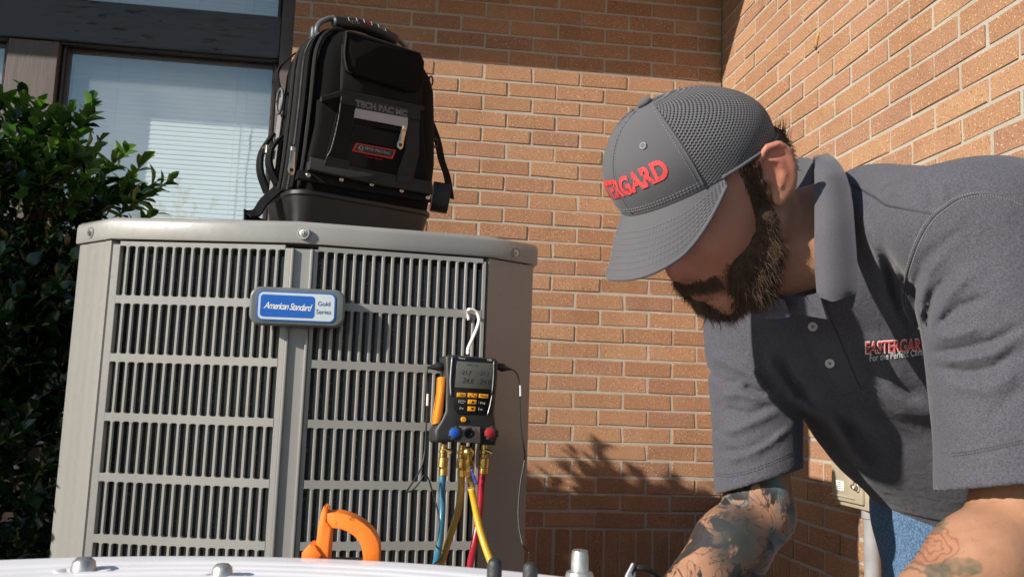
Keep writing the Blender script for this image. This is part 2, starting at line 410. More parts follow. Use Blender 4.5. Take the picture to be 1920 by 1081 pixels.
# ------------------------------------------------------------------ timber front with windows and blinds
YT = 0.10
def wood_paint(name, col, crack=0.0):
    m, t, b = nodes(name)
    g = N(t, 'ShaderNodeNewGeometry'); mp = N(t, 'ShaderNodeMapping')
    mp.inputs['Scale'].default_value = (0.16, 1, 1) if crack > 0 else (1, 1, 0.12)
    t.links.new(g.outputs['Position'], mp.inputs['Vector'])
    n1 = N(t, 'ShaderNodeTexNoise'); n1.inputs['Scale'].default_value = 60; n1.inputs['Detail'].default_value = 6; n1.inputs['Distortion'].default_value = 0.4
    t.links.new(mp.outputs[0], n1.inputs['Vector'])
    c = ramp(t, n1.outputs['Fac'], [(0.3, tuple(x*0.85 for x in col)), (0.7, tuple(x*1.12 for x in col))])
    out = c.outputs[0]; h = n1.outputs['Fac']
    if crack > 0:
        n2 = N(t, 'ShaderNodeTexNoise'); n2.inputs['Scale'].default_value = 75; n2.inputs['Detail'].default_value = 3
        m2 = N(t, 'ShaderNodeMapping'); m2.inputs['Scale'].default_value = (0.11, 1, 1); m2.inputs['Rotation'].default_value = (0, R(4), 0)
        t.links.new(g.outputs['Position'], m2.inputs['Vector']); t.links.new(m2.outputs[0], n2.inputs['Vector'])
        n3 = N(t, 'ShaderNodeTexNoise'); n3.inputs['Scale'].default_value = 2.4; t.links.new(g.outputs['Position'], n3.inputs['Vector'])
        k = ramp(t, n2.outputs['Fac'], [(0.36, 1.0), (0.41, 0.0)]); k2 = ramp(t, n3.outputs['Fac'], [(0.42, 0.0), (0.58, 1.0)])
        mu = N(t, 'ShaderNodeMath', operation='MULTIPLY'); t.links.new(k.outputs[0], mu.inputs[0]); t.links.new(k2.outputs[0], mu.inputs[1])
        out = mixc(t, mu.outputs[0], out, (0.018,0.014,0.012)); h = mu.outputs[0]
    t.links.new(out, b.inputs['Base Color']); b.inputs['Roughness'].default_value = 0.55
    bp = N(t, 'ShaderNodeBump'); bp.inputs['Strength'].default_value = 0.5; bp.inputs['Distance'].default_value = 0.002; bp.invert = crack > 0
    t.links.new(h, bp.inputs['Height']); t.links.new(bp.outputs[0], b.inputs['Normal'])
    return m
MAT_TRIM = wood_paint('brown_grey_trim_paint', (0.105,0.080,0.073)); MAT_BEAM = wood_paint('shade_toned_cracked_beam', (0.060,0.066,0.078), 1.0)  # beam colour has the bluish eave shade mixed in; the cracks are its own
MAT_SASH = simple('dark_bronze_sash', (0.035,0.022,0.02), 0.35, var=0.15)
tf = thing('timber_window_wall', 'brown painted timber beam and posts around the office windows', 'window wall', (-2.4, YT, 0))
ZB0, ZB1 = 2.137, 2.316; XJ = -1.892
m = MB(); m.box(((-5.2+XJ)/2, YT+0.04, (ZB0+ZB1)/2), (XJ+5.2-0.002, 0.12, ZB1-ZB0), None, 0.003); m.build('beam', MAT_BEAM, tf)
m = MB(); m.box(((XJ-1.832)/2, YT+0.035, 1.5), (-1.832-XJ-0.002, 0.12, 3.0), None, 0.003); m.build('jamb', MAT_TRIM, tf)
for (a, b, z0, z1) in ((-2.958, -2.764, 0.45, ZB0-0.002), (-4.02, -3.83, 0.45, ZB0-0.002), (-2.80, -2.72, ZB1+0.002, 3.0)):
    m = MB(); m.box(((a+b)/2, YT+0.05, (z0+z1)/2), (b-a, 0.115, z1-z0), None, 0.003); m.build('post', MAT_TRIM, tf)
m = MB(); m.box(((-5.2+XJ)/2, YT+0.05, 0.224), (XJ+5.2-0.002, 0.11, 0.448), None, 0.003); m.build('sill_panel', MAT_SASH, tf)
for x, y in ((100,82),(268,66),(520,105),(525,40),(300,40),(405,92)):
    c = on_plane(x, y, (0,YT-0.021,0), (0,1,0)); m = MB(); m.lathe([(0.0035,0),(0.003,0.0012),(0,0.0016)], Matrix.Translation(c) @ Matrix.Rotation(R(90), 4, 'X'), 8); m.build('nail_head', MAT_SASH, tf, True)

def glass_material():
    m = bpy.data.materials.new('window_glass'); m.use_nodes = True; t = m.node_tree; t.nodes.clear()
    o = N(t, 'ShaderNodeOutputMaterial'); tr = N(t, 'ShaderNodeBsdfTransparent'); gl = N(t, 'ShaderNodeBsdfGlossy'); mx = N(t, 'ShaderNodeMixShader')
    tr.inputs[0].default_value = (0.93,0.99,1.0,1); gl.inputs['Roughness'].default_value = 0.0; gl.inputs[0].default_value = (0.80,0.97,1,1)
    fr = N(t, 'ShaderNodeLayerWeight'); pw = N(t, 'ShaderNodeMath', operation='POWER'); pw.inputs[1].default_value = 5.0; t.links.new(fr.outputs['Facing'], pw.inputs[0])
    mu = N(t, 'ShaderNodeMath', operation='MULTIPLY_ADD'); mu.inputs[1].default_value = 0.75; mu.inputs[2].default_value = 0.22
    g = N(t, 'ShaderNodeNewGeometry'); nz = N(t, 'ShaderNodeTexNoise'); nz.inputs['Scale'].default_value = 2.5
    t.links.new(g.outputs['Position'], nz.inputs['Vector']); bp = N(t, 'ShaderNodeBump'); bp.inputs['Strength'].default_value = 0.03; bp.inputs['Distance'].default_value = 0.02
    t.links.new(nz.outputs['Fac'], bp.inputs['Height']); t.links.new(bp.outputs[0], gl.inputs['Normal'])
    t.links.new(pw.outputs[0], mu.inputs[0]); t.links.new(mu.outputs[0], mx.inputs[0]); t.links.new(tr.outputs[0], mx.inputs[1]); t.links.new(gl.outputs[0], mx.inputs[2]); df = N(t, 'ShaderNodeBsdfDiffuse'); df.inputs[0].default_value = (0.82,0.87,0.9,1); m2 = N(t, 'ShaderNodeMixShader')      # dusty film on the outside
    n9 = N(t, 'ShaderNodeTexNoise'); n9.inputs['Scale'].default_value = 5; n9.inputs['Detail'].default_value = 7; t.links.new(g.outputs['Position'], n9.inputs['Vector']); t.links.new(ramp(t, n9.outputs['Fac'], [(0.3, 0.10), (0.7, 0.17)]).outputs[0], m2.inputs[0])
    t.links.new(mx.outputs[0], m2.inputs[1]); t.links.new(df.outputs[0], m2.inputs[2]); t.links.new(m2.outputs[0], o.inputs[0])
    return m
MAT_GLASS = glass_material()
def blind_material():
    m, t, b = nodes('blind_slat_paint'); b.inputs['Base Color'].default_value = (0.86,0.89,0.89,1); b.inputs['Roughness'].default_value = 0.5
    o = t.nodes['Material Output']; tl = N(t, 'ShaderNodeBsdfTranslucent'); tl.inputs[0].default_value = (0.85,0.9,0.9,1); mx = N(t, 'ShaderNodeMixShader'); mx.inputs[0].default_value = 0.08
    t.links.new(b.outputs[0], mx.inputs[1]); t.links.new(tl.outputs[0], mx.inputs[2]); t.links.new(mx.outputs[0], o.inputs[0]); return m
MAT_BLIND = blind_material(); MAT_CORD = simple('blind_cord', (0.7,0.7,0.68), 0.8)
def slat_mesh(L):
    V, Fc = [], []; n = 5; t = R(77)                      # closed slats, curved section
    for k in range(n):
        s = (k/(n-1)-0.5)*0.0255; sag = 0.0022*(1-(2*k/(n-1)-1)**2)
        y = s*math.cos(t)-sag*math.sin(t); z = s*math.sin(t)+sag*math.cos(t)
        V += [(-L/2, y, z), (L/2, y, z)]
    for k in range(n-1): Fc.append((2*k, 2*k+1, 2*k+3, 2*k+2))
    me = bpy.data.meshes.new('slat'); me.from_pydata(V, [], Fc); me.materials.append(MAT_BLIND); me.polygons.foreach_set('use_smooth', [True]*len(Fc)); return me
YG = YT+0.052
def window(x0, x1, z0, z1, label, blabel, cords, jl=0.05, jr=0.012):
    cx = (x0+x1)/2; w = thing('window', label, 'window', (cx, YT+0.09, z0))
    for (a, b, c, d) in ((x0-jl, x0, z0-0.05, z1+0.012), (x1, x1+jr, z0-0.05, z1+0.012)):
        m = MB(); m.box(((a+b)/2, YG+0.002, (c+d)/2), (b-a, 0.05, d-c), None, 0.003); m.build('stile', MAT_SASH, w)
        m = MB(); m.box(((a+b)/2, YG-0.027, (c+d)/2), ((b-a)*0.5, 0.012, d-c-0.002), None, 0.002); m.build('stop_bead', MAT_SASH, w)
    for (c, d) in ((z1, z1+0.011), (z0-0.05, z0)):
        m = MB(); m.box((cx, YG+0.003, (c+d)/2), (x1-x0-0.001, 0.05, d-c), None, 0.002); m.build('rail', MAT_SASH, w)
    m = MB(); m.mesh_data([(x0-0.003,YG,z0-0.003),(x1+0.003,YG,z0-0.003),(x1+0.003,YG,z1+0.003),(x0-0.003,YG,z1+0.003)], [(0,1,2,3)]); m.build('pane', MAT_GLASS, w)
    YB_ = YG+0.118
    bl = thing('window_blind', blabel, 'blind', (cx, YB_, z0)); L = x1-x0+0.05
    m = MB(); m.box((cx, YB_, z1+0.052), (L, 0.028, 0.034), None, 0.003); m.build('head_rail', MAT_BLIND, bl)
    me = slat_mesh(L); z = z1+0.028
    while z > z0+0.02:
        o = link_mesh('slat', me, None, bl); o.location = Vector((cx, YB_, z))-ORG[bl]; o.rotation_euler = (random.uniform(-0.03,0.03), random.uniform(-0.0012,0.0012), 0); z -= 0.0205
    for f in cords:
        m = MB(); X = x0+(x1-x0)*f; m.tube([(X, YB_-0.016, z1+0.02), (X, YB_-0.016, z0+0.02)], 0.0011, 5); m.build('ladder_cord', MAT_CORD, bl)
    m = MB(); X = x0+(x1-x0)*0.84; m.tube([(X+0.004*math.sin(k*1.3), YB_-0.019, z1-0.25-k*0.05) for k in range(20)], 0.0013, 5); m.build('pull_cord', MAT_CORD, bl)
    m = MB(); m.box((cx, YB_, z0+0.012), (L, 0.024, 0.014), None, 0.002); m.build('bottom_rail', MAT_BLIND, bl)
window(-2.738, -1.922, 0.52, 2.118, 'large dark framed office window left of the backpack, above the shrub', 'pale closed blind behind the large window left of the backpack', (0.2, 0.8), 0.024, 0.026)
window(-3.80, -2.985, 0.52, 2.118, 'sliver of window beside the post at the left picture edge', 'pale blind in the sliver of window at the left picture edge', (0.2, 0.8), 0.024, 0.024)
window(-2.700, -1.918, 2.338, 3.0, 'upper window above the cracked brown beam', 'pale blind in the upper window above the beam', (0.2, 0.55, 0.8), 0.03, 0.02)
# the frame's thin inner mouldings read as one dark band under the beam
for X0, X1 in ((-2.762, -1.894), (-3.826, -2.960)):
    m = MB(); m.box(((X0+X1)/2, YT+0.012, ZB0-0.006), (X1-X0, 0.03, 0.0085), None, 0.002); m.build('head_moulding', MAT_SASH, tf)
# the room behind the blinds
m = MB(); MAT_ROOM = simple('room_plaster', (0.42,0.40,0.36), 0.9)
for c, s in (((-3.0, 2.4, 1.5), (7, 0.05, 3.2)), ((-3.0, 1.3, 3.03), (7, 2.2, 0.05)), ((-6.4, 1.3, 1.5), (0.05, 2.1, 2.9)), ((0.35, 1.3, 1.5), (0.05, 2.1, 2.9)), ((-3.0, 1.3, 0.02), (6.6, 2.1, 0.03))): m.box(c, s)
tag(m.build('room_interior', MAT_ROOM), 'plain room behind the window blinds', kind='structure')
# ------------------------------------------------------------------ condenser unit
UA, UB, UM, UC, UD = [Vector((x, y, 0)) for x, y in ((-2.024,-1.569),(-1.927,-1.664),(-1.547,-1.737),(-1.159,-1.695),(-1.047,-1.622))]
UE = [Vector((x, y, 0)) for x, y in ((-1.047,-0.80),(-1.15,-0.70),(-1.92,-0.70),(-2.024,-0.80))]
UPOLY = [UA, UB, UM, UC, UD] + UE
UCEN = Vector((-1.535, -1.22, 0))
def paint(name, col, rough=0.35):
    m, t, b = nodes(name)
    g = N(t, 'ShaderNodeNewGeometry'); n1 = N(t, 'ShaderNodeTexNoise'); n1.inputs['Scale'].default_value = 6; n1.inputs['Detail'].default_value = 6
    mp = N(t, 'ShaderNodeMapping'); mp.inputs['Scale'].default_value = (1, 1, 0.15)
    t.links.new(g.outputs['Position'], mp.inputs['Vector']); t.links.new(mp.outputs[0], n1.inputs['Vector'])
    c = ramp(t, n1.outputs['Fac'], [(0.35, tuple(x*0.90 for x in col)), (0.65, tuple(min(1, x*1.05) for x in col))])
    n2 = N(t, 'ShaderNodeTexNoise'); n2.inputs['Scale'].default_value = 90; n2.inputs['Detail'].default_value = 5; t.links.new(g.outputs['Position'], n2.inputs['Vector'])
    c2 = mixc(t, ramp(t, n2.outputs['Fac'], [(0.62, 0.0), (0.8, 0.35)]).outputs[0], c.outputs[0], tuple(x*0.6 for x in col))
    t.links.new(c2, b.inputs['Base Color'])
    r = ramp(t, n2.outputs['Fac'], [(0.35, rough-0.06), (0.7, rough+0.12)]); t.links.new(r.outputs[0], b.inputs['Roughness'])
    n3 = N(t, 'ShaderNodeTexNoise'); n3.inputs['Scale'].default_value = 700; t.links.new(g.outputs['Position'], n3.inputs['Vector'])
    bp = N(t, 'ShaderNodeBump'); bp.inputs['Strength'].default_value = 0.06; bp.inputs['Distance'].default_value = 0.001; b.inputs['Coat Weight'].default_value = 0.5; b.inputs['Coat Roughness'].default_value = 0.08
    t.links.new(n3.outputs['Fac'], bp.inputs['Height']); t.links.new(bp.outputs[0], b.inputs['Normal']); return m
MAT_AC = paint('taupe_steel_paint', (0.288,0.280,0.266), 0.36); MAT_ACD = paint('taupe_panel_paint', (0.275,0.265,0.25), 0.17)
MAT_STEEL = simple('zinc_steel', (0.45,0.45,0.44), 0.35, 1.0, var=0.2); MAT_BLACKP = simple('black_plastic', (0.018,0.018,0.019), 0.4, var=0.2, bump=0.15, bscale=600)
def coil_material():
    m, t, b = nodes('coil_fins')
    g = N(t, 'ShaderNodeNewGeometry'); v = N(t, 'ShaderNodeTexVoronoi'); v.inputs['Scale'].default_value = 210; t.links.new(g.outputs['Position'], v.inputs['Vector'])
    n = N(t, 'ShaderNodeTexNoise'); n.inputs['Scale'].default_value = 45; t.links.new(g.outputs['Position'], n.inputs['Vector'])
    k = ramp(t, v.outputs['Distance'], [(0.20, 1.0), (0.30, 0.0)]); k2 = ramp(t, n.outputs['Fac'], [(0.50, 0.0), (0.60, 1.0)])  # bronze specks paint glints into the coil colour
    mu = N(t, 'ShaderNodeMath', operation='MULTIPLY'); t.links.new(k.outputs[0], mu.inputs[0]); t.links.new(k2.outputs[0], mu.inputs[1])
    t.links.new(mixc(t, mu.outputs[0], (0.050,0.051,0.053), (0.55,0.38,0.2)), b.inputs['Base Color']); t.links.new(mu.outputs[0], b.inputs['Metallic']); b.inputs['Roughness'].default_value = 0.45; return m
MAT_COIL = coil_material()
ac = thing('air_conditioner', 'big taupe condenser unit with louvered front panels and a blue nameplate', 'air conditioner', (UCEN.x, UCEN.y, 0))
ZC0, ZC1 = 1.050, 1.097
def outset(poly, d):
    out = []; n = len(poly)
    for i, p in enumerate(poly):
        a, c = poly[i-1], poly[(i+1) % n]
        e1 = (p-a).normalized(); e2 = (c-p).normalized(); n1 = Vector((e1.y, -e1.x, 0)); n2 = Vector((e2.y, -e2.x, 0))
        k = (n1+n2).normalized(); out.append(p + k*d/max(0.3, k.dot(n1)))
    return out
# lid: rounded edge, then a slightly domed top that meets the guard ring
rings = []
for d, z in ((0.000, ZC0), (0.0035, ZC0+0.0005), (0.0045, ZC0+0.004), (0.0045, ZC0+0.034), (0.0025, ZC0+0.041), (-0.003, ZC0+0.0455), (-0.012, ZC1), (-0.05, ZC1+0.003), (-0.10, ZC1+0.003)):
    rings.append([p+Vector((0,0,z)) for p in outset(UPOLY, d)])
m = MB(); m.loft(rings); bm = m.bm
m.build('lid', MAT_AC, ac, 40)
def edge_frame(a, b, off=0.0, z=0.0):
    d = (b-a); yaw = math.atan2(d.y, d.x); return Frame(a+Vector((0,0,z)), yaw), d.length
FA, LA = edge_frame(UA, UB); FL, LL = edge_frame(UB, UM); FR, LR = edge_frame(UM, UC); FD, LD = edge_frame(UC, UD)
# lid screws in pressed dishes
for fr, x, y in ((FA,170,436),(FL,569,437),(FD,967,474)):
    u, z = fr.px(x, y, -0.0045); T = fr.M @ Matrix.Translation((u, -0.0048, z)) @ Matrix.Rotation(R(90), 4, 'X')
    m = MB(); m.lathe([(0.0125,0.0),(0.0125,0.0012),(0.0105,0.0014),(0.0085,-0.0005),(0.0,-0.0005)], T, 24); sc_ = m.build('screw_dish', MAT_AC, ac, 30)
    m = MB(); m.lathe([(0.0075,-0.001),(0.0075,0.0016),(0.0058,0.002),(0.0,0.002)], T, 20); m.lathe([(0.0042,0.001),(0.0042,0.0052),(0.0034,0.006),(0.0,0.006)], T, 6); m.build('hex_screw', MAT_STEEL, ac, 30)
# corner panels, ribbed on the left
def corner_panel(fr, L, name, mat, ribs):
    poly = []
    n = 8; m = MB()
    prof = []
    for k in range(n+1):
        u = 0.004+(L-0.008)*k/n; prof.append((u, -0.0008 if (ribs and k % 2) else 0.0))
    V = []; Fc = []
    for u, y in prof: V += [(u, y+0.002, 0.06), (u, y+0.002, ZC0-0.002), (u, 0.03, 0.06), (u, 0.03, ZC0-0.002)]
    for k in range(n): a = 4*k; b = a+4; Fc += [(a,b,b+1,a+1), (a+2,a+3,b+3,b+2), (a,a+2,b+2,b), (a+1,b+1,b+3,a+3)]
    Fc += [(0,1,3,2), (4*n, 4*n+2, 4*n+3, 4*n+1)]
    m.mesh_data(V, Fc, fr.M); return m.build(name, mat, ac)
corner_panel(FA, LA, 'corner_panel', MAT_AC, True); corner_panel(FD, LD, 'corner_panel', MAT_ACD, False)
for a, b in zip([UD]+UE, UE+[UA]):
    fr, L = edge_frame(a, b); m = MB(); m.box((L/2, 0.02, 0.55), (L-0.01, 0.03, 0.98), None); 
    for v in m.bm.verts: v.co = fr.M @ v.co
    m.build('side_panel', MAT_AC, ac)
# louvered panels
SLOT_Z = [1.037-0.1172*k for k in range(8)]; SH = 0.1015; NS = 18
def louver(fr, u0, u1, s0, s1):
    P = (s1-s0)/NS; gap = P*0.655; bar = P-gap; T = 0.0012
    rot = Matrix.Rotation(math.atan2(fr.X.y, fr.X.x), 4, 'Z')
    me_s = bpy.data.meshes.new('slat'); bm = bmesh.new(); H = ZC0-0.01-0.09
    pr = [(-bar/2, 0.014), (-bar/2, 0.0016), (-bar/2+0.0014, 0.0004), (bar/2-0.0018, 0.0004), (bar/2, 0.0022), (bar/2, 0.005)]
    for x, y in pr: bm.verts.new((x, y, 0)); bm.verts.new((x, y, H))
    bm.verts.ensure_lookup_table(); nP = len(pr)
    for k in range(nP):
        a, b = 2*k, 2*((k+1) % nP); bm.faces.new([bm.verts[i] for i in (a, b, b+1, a+1)])
    bm.faces.new([bm.verts[2*k] for k in range(nP)]); bm.faces.new([bm.verts[2*k+1] for k in reversed(range(nP))])
    bmesh.ops.recalc_face_normals(bm, faces=bm.faces); bm.to_mesh(me_s); bm.free(); me_s.materials.append(MAT_AC)
    for k in range(1, NS):
        o = link_mesh('slat', me_s, None, ac); o.location = fr.w(s0+P*k, 0.0, 0.09)-ORG[ac]; o.rotation_euler = rot.to_euler()
    for u_a, u_b in ((u0, s0+bar/2), (s1-bar/2, u1)):
        m = MB(fr.M); m.box(((u_a+u_b)/2, 0.007, 0.09+H/2), (u_b-u_a, 0.0128, H), None, 0.0012, 2); m.build('stile', MAT_AC, ac)
    zs = [ZC0-0.004] + [z for z in SLOT_Z]
    r = 0.0024; me_r = None
    rails = [(SLOT_Z[0], ZC0-0.004, False)] + [(SLOT_Z[k+1], SLOT_Z[k]-SH, True) for k in range(7)] + [(0.06, SLOT_Z[7]-SH, True)]
    for i, (za, zb, topfil) in enumerate(rails):
        if me_r is None or i in (0, 1, 8):
            h = zb-za; poly = []
            def side(z, sgn, rev):
                q = []
                for k in range(NS):
                    a = s0+P*k+bar/2; b = s0+P*(k+1)-bar/2
                    q += [(a, z+sgn*r), (a+r*0.25, z+sgn*r*0.35), (a+r, z), (b-r, z), (b-r*0.25, z+sgn*r*0.35), (b, z+sgn*r)]
                return q[::-1] if rev else q
            if i == 8: low = [(s0+bar/2, 0), (s1-bar/2, 0)]
            else: low = side(0, -1, False)
            if i == 0: up = [(s1-bar/2, h), (s0+bar/2, h)]
            else: up = side(h, 1, True)
            bm = bmesh.new(); f = bm.faces.new([bm.verts.new((p[0], 0.0, p[1])) for p in low+up])
            g = bmesh.ops.extrude_face_region(bm, geom=[f])
            for v in [q for q in g['geom'] if isinstance(q, bmesh.types.BMVert)]: v.co.y = 0.0105
            bmesh.ops.triangulate(bm, faces=[q for q in bm.faces if len(q.verts) > 4]); bmesh.ops.recalc_face_normals(bm, faces=bm.faces)
            me_r = bpy.data.meshes.new('louver_rail'); bm.to_mesh(me_r); bm.free(); me_r.materials.append(MAT_AC)
        o = link_mesh('louver_rail', me_r, None, ac); o.location = fr.w(0, 0, za)-ORG[ac]; o.rotation_euler = rot.to_euler()
u_l0, u_l1 = FL.px(213, 463)[0], FL.px(545, 480)[0]; s_l0, s_l1 = FL.px(219, 500)[0], FL.px(534, 520)[0]
MAT_INNER = simple('inner_slat_paint', (0.26,0.258,0.25), 0.5, var=0.15)
def inner_slats(fr, s0, s1, a, b, dep):
    P = (s1-s0)/NS; bm = bmesh.new(); V = [bm.verts.new(v) for v in ((P*a, dep+.004, 0), (P*b, dep, 0), (P*b, dep, .93), (P*a, dep+.004, .93))]; bm.faces.new(V)
    g = bmesh.ops.extrude_face_region(bm, geom=list(bm.faces)); bmesh.ops.translate(bm, verts=[v for v in g['geom'] if isinstance(v, bmesh.types.BMVert)], vec=(0, .0012, 0)); bmesh.ops.recalc_face_normals(bm, faces=bm.faces)
    me = bpy.data.meshes.new('inner_slat'); bm.to_mesh(me); bm.free(); me.materials.append(MAT_INNER); rot = Matrix.Rotation(math.atan2(fr.X.y, fr.X.x), 4, 'Z').to_euler()
    for k in range(NS): o = link_mesh('inner_slat', me, None, ac); o.location = fr.w(s0+P*k, 0, 0.095)-ORG[ac]; o.rotation_euler = rot
louver(FL, 0.004, u_l1, s_l0, s_l1); inner_slats(FL, s_l0, s_l1, .20, .72, .0145)
u_r0 = FR.px(588, 480)[0]; s_r0, s_r1 = FR.px(592, 500)[0], FR.px(908, 510)[0]
louver(FR, u_r0, LR-0.003, s_r0, s_r1); inner_slats(FR, s_r0, s_r1, .56, .84, .0145)
# centre post: a shallow channel between two bright flanges
PA = FL.w(u_l1, 0, 0); PB_ = FR.w(u_r0, 0, 0)
FP, LP = edge_frame(PA, PB_)
m = MB(FP.M); m.box((LP*0.5, 0.0075, 0.55), (LP-0.013, 0.008, 0.98)); m.build('centre_post', MAT_AC, ac)
m = MB(FP.M); m.box((0.0035, 0.003, 0.55), (0.006, 0.016, 0.98), None, 0.002, 2); m.box((LP-0.0035, 0.003, 0.55), (0.006, 0.016, 0.98), None, 0.002, 2); m.build('post_flange', MAT_AC, ac, 40)
# coil and dark interior
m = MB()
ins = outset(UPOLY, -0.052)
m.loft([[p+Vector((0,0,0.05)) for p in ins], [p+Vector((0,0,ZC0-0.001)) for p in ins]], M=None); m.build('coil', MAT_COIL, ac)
m = MB(); ins2 = outset(UPOLY, -0.03)
for k in range(5):
    z = 0.2+0.19*k
    for a, b in zip(ins2[:4], ins2[1:5]): m.tube([a+Vector((0,0,z)), b+Vector((0,0,z))], 0.0016, 5)
m.build('coil_guard', MAT_BLACKP, ac)
m = MB(); m.loft([[p+Vector((0,0,z)) for p in outset(UPOLY, d)] for d, z in ((-0.004,0.0605),(0.004,0.058),(0.004,0.03))]); m.build('base_pan', MAT_ACD, ac)
pad = thing('equipment_pad', 'low concrete pad under the taupe condenser', 'pad', (UCEN.x, UCEN.y, 0))
m = MB(); m.box((UCEN.x, UCEN.y, 0.014), (1.2, 1.28, 0.03), None, 0.006, 2); m.build('slab', MAT_CONC, pad)
# nameplate
FBg = Frame(on_plane(558.5, 576, (0, UM.y-0.022, 0), (0,1,0)), R(4), R(-0.6))
bw = (FBg.px(648, 580)[0]-FBg.px(470, 572)[0]); bh = 0.0745
MAT_BFRAME = simple('nameplate_grey', (0.13,0.15,0.155), 0.38, 0.0, var=0.1, bump=0.1)
MAT_BBLUE = simple('print_blue', (0.012,0.12,0.52), 0.25, var=0.05, coat=0.3); MAT_BWHITE = simple('print_pale', (0.60,0.68,0.72), 0.25, var=0.04, coat=0.3); MAT_BNAVY = simple('print_navy', (0.03,0.07,0.24), 0.3); MAT_WHITE = simple('print_white', (0.82,0.82,0.82), 0.4, var=0.03)
bdg = MB(FBg.M); bdg.prism(rrect(bw, bh, 0.021, 7), -0.012, 0.016, None, 0.005, 3); bdg = bdg.build('nameplate', MAT_BFRAME, ac, 35)
fw, fh = bw*0.80, bh*0.72
m = MB(FBg.M); m.prism(rrect(fw+0.004, fh+0.004, 0.011, 5, -0.002), -0.0132, -0.010); m.build('blue_border', MAT_BBLUE, bdg)
m = MB(FBg.M); m.prism(rrect(fw-0.001, fh-0.001, 0.0095, 5, -0.002), -0.0138, -0.012); m.build('pale_face', MAT_BWHITE, bdg)
m = MB(FBg.M); m.prism(rrect(fw*0.705, fh*0.80, 0.006, 5, -0.002-fw*0.117), -0.0143, -0.013); m.build('blue_field', MAT_BBLUE, bdg)
V, Fc = text_geo('American Standard', 0.0185, 0.40, 0.0, 0.84, xs=0.74, offset=0.0003); m = MB(FBg.M @ Matrix.Translation((-0.002-fw*0.117, -0.0147, -0.001)) @ Matrix.Rotation(R(1.2), 4, 'Y')); m.mesh_data(V, Fc)
m.build('lettering', MAT_WHITE, bdg)
for s_, z in (('Gold', 0.0075), ('Series', -0.0085)):
    V, Fc = text_geo(s_, 0.0128, xs=0.95); m = MB(FBg.M @ Matrix.Translation((fw*0.345, -0.0143, z))); m.mesh_data(V, Fc); m.build('lettering', MAT_BNAVY, bdg)
# ------------------------------------------------------------------ holly shrubs
def leaf_material(name, stops, tr_):
    m, t, b = nodes(name)
    g = N(t, 'ShaderNodeNewGeometry'); oi = N(t, 'ShaderNodeObjectInfo')
    ad = N(t, 'ShaderNodeMath', operation='ADD'); fr = N(t, 'ShaderNodeMath', operation='FRACT')
    t.links.new(g.outputs['Random Per Island'], ad.inputs[0]); t.links.new(oi.outputs['Random'], ad.inputs[1]); t.links.new(ad.outputs[0], fr.inputs[0])
    c = ramp(t, fr.outputs[0], stops).outputs[0]
    n = N(t, 'ShaderNodeTexNoise'); n.inputs['Scale'].default_value = 140; n.inputs['Detail'].default_value = 4; t.links.new(g.outputs['Position'], n.inputs['Vector'])
    c = mixc(t, ramp(t, n.outputs['Fac'], [(0.58, 0.0), (0.75, 0.5)]).outputs[0], c, tuple(x*0.5+0.01 for x in stops[0][1]))
    r = ramp(t, n.outputs['Fac'], [(0.3, 0.13), (0.7, 0.30)]); t.links.new(r.outputs[0], b.inputs['Roughness']); b.inputs['Specular IOR Level'].default_value = 0.7; t.links.new(c, b.inputs['Base Color'])
    o = t.nodes['Material Output']; tl = N(t, 'ShaderNodeBsdfTranslucent'); mx = N(t, 'ShaderNodeMixShader'); mx.inputs[0].default_value = tr_
    t.links.new(mixc(t, 1.0, c, (1.9,2.2,0.8), 'MULTIPLY'), tl.inputs[0]); t.links.new(b.outputs[0], mx.inputs[1]); t.links.new(tl.outputs[0], mx.inputs[2]); t.links.new(mx.outputs[0], o.inputs[0]); return m
MAT_LEAF = leaf_material('shade_toned_leaf', [(0.0, (0.008,0.024,0.008)), (0.5, (0.014,0.040,0.011)), (0.9, (0.024,0.060,0.015)), (1.0, (0.045,0.045,0.016))], 0.12)  # fill leaves: shade of the lower shrub is put into this dark green
MAT_LEAFSUN = leaf_material('sun_toned_leaf', [(0.0, (0.030,0.085,0.018)), (0.4, (0.055,0.135,0.026)), (0.75, (0.10,0.205,0.038)), (1.0, (0.17,0.29,0.06))], 0.25)  # tip leaves: sunlight on the top is put into this lighter green
MAT_TWIG = simple('green_twig', (0.16,0.18,0.05), 0.6, var=0.3); MAT_BARK = simple('shrub_bark', (0.10,0.075,0.05), 0.9, var=0.4, bump=0.5)
def leaf_verts(L, Wd, fold, curl, rs):
    """leaf along +x: folded along the midrib, tip curling down, a few marginal points"""
    V = [(0,0,0)]; Fc = []; st = ((0.18,0.55),(0.42,0.95),(0.66,1.0),(0.86,0.55))
    for s, w in st:
        w *= 1+rs.uniform(-0.1, 0.1); x = s*L; z = -curl*L*s*s; y = w*Wd/2
        V += [(x, y*math.cos(fold), z+y*math.sin(fold)), (x, 0, z), (x, -y*math.cos(fold), z+y*math.sin(fold))]
    V.append((L, 0, -curl*L)); k = len(V)-1
    Fc += [(0,2,1), (0,3,2)]
    for i in range(3):
        a = 1+3*i; Fc += [(a,a+1,a+4,a+3), (a+1,a+2,a+5,a+4)]
    Fc += [(10,11,k), (11,12,k)]
    return V, Fc
LEAVES = []
_rl = random.Random(3)
for k in range(14):
    MAT_ = MAT_LEAF if k < 7 else MAT_LEAFSUN
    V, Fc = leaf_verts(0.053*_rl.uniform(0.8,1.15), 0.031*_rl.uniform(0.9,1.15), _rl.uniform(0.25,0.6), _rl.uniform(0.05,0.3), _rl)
    me = bpy.data.meshes.new('leaf'); me.from_pydata(V, [], Fc); me.materials.append(MAT_); me.polygons.foreach_set('use_smooth', [True]*len(Fc)); LEAVES.append((me, V, Fc))
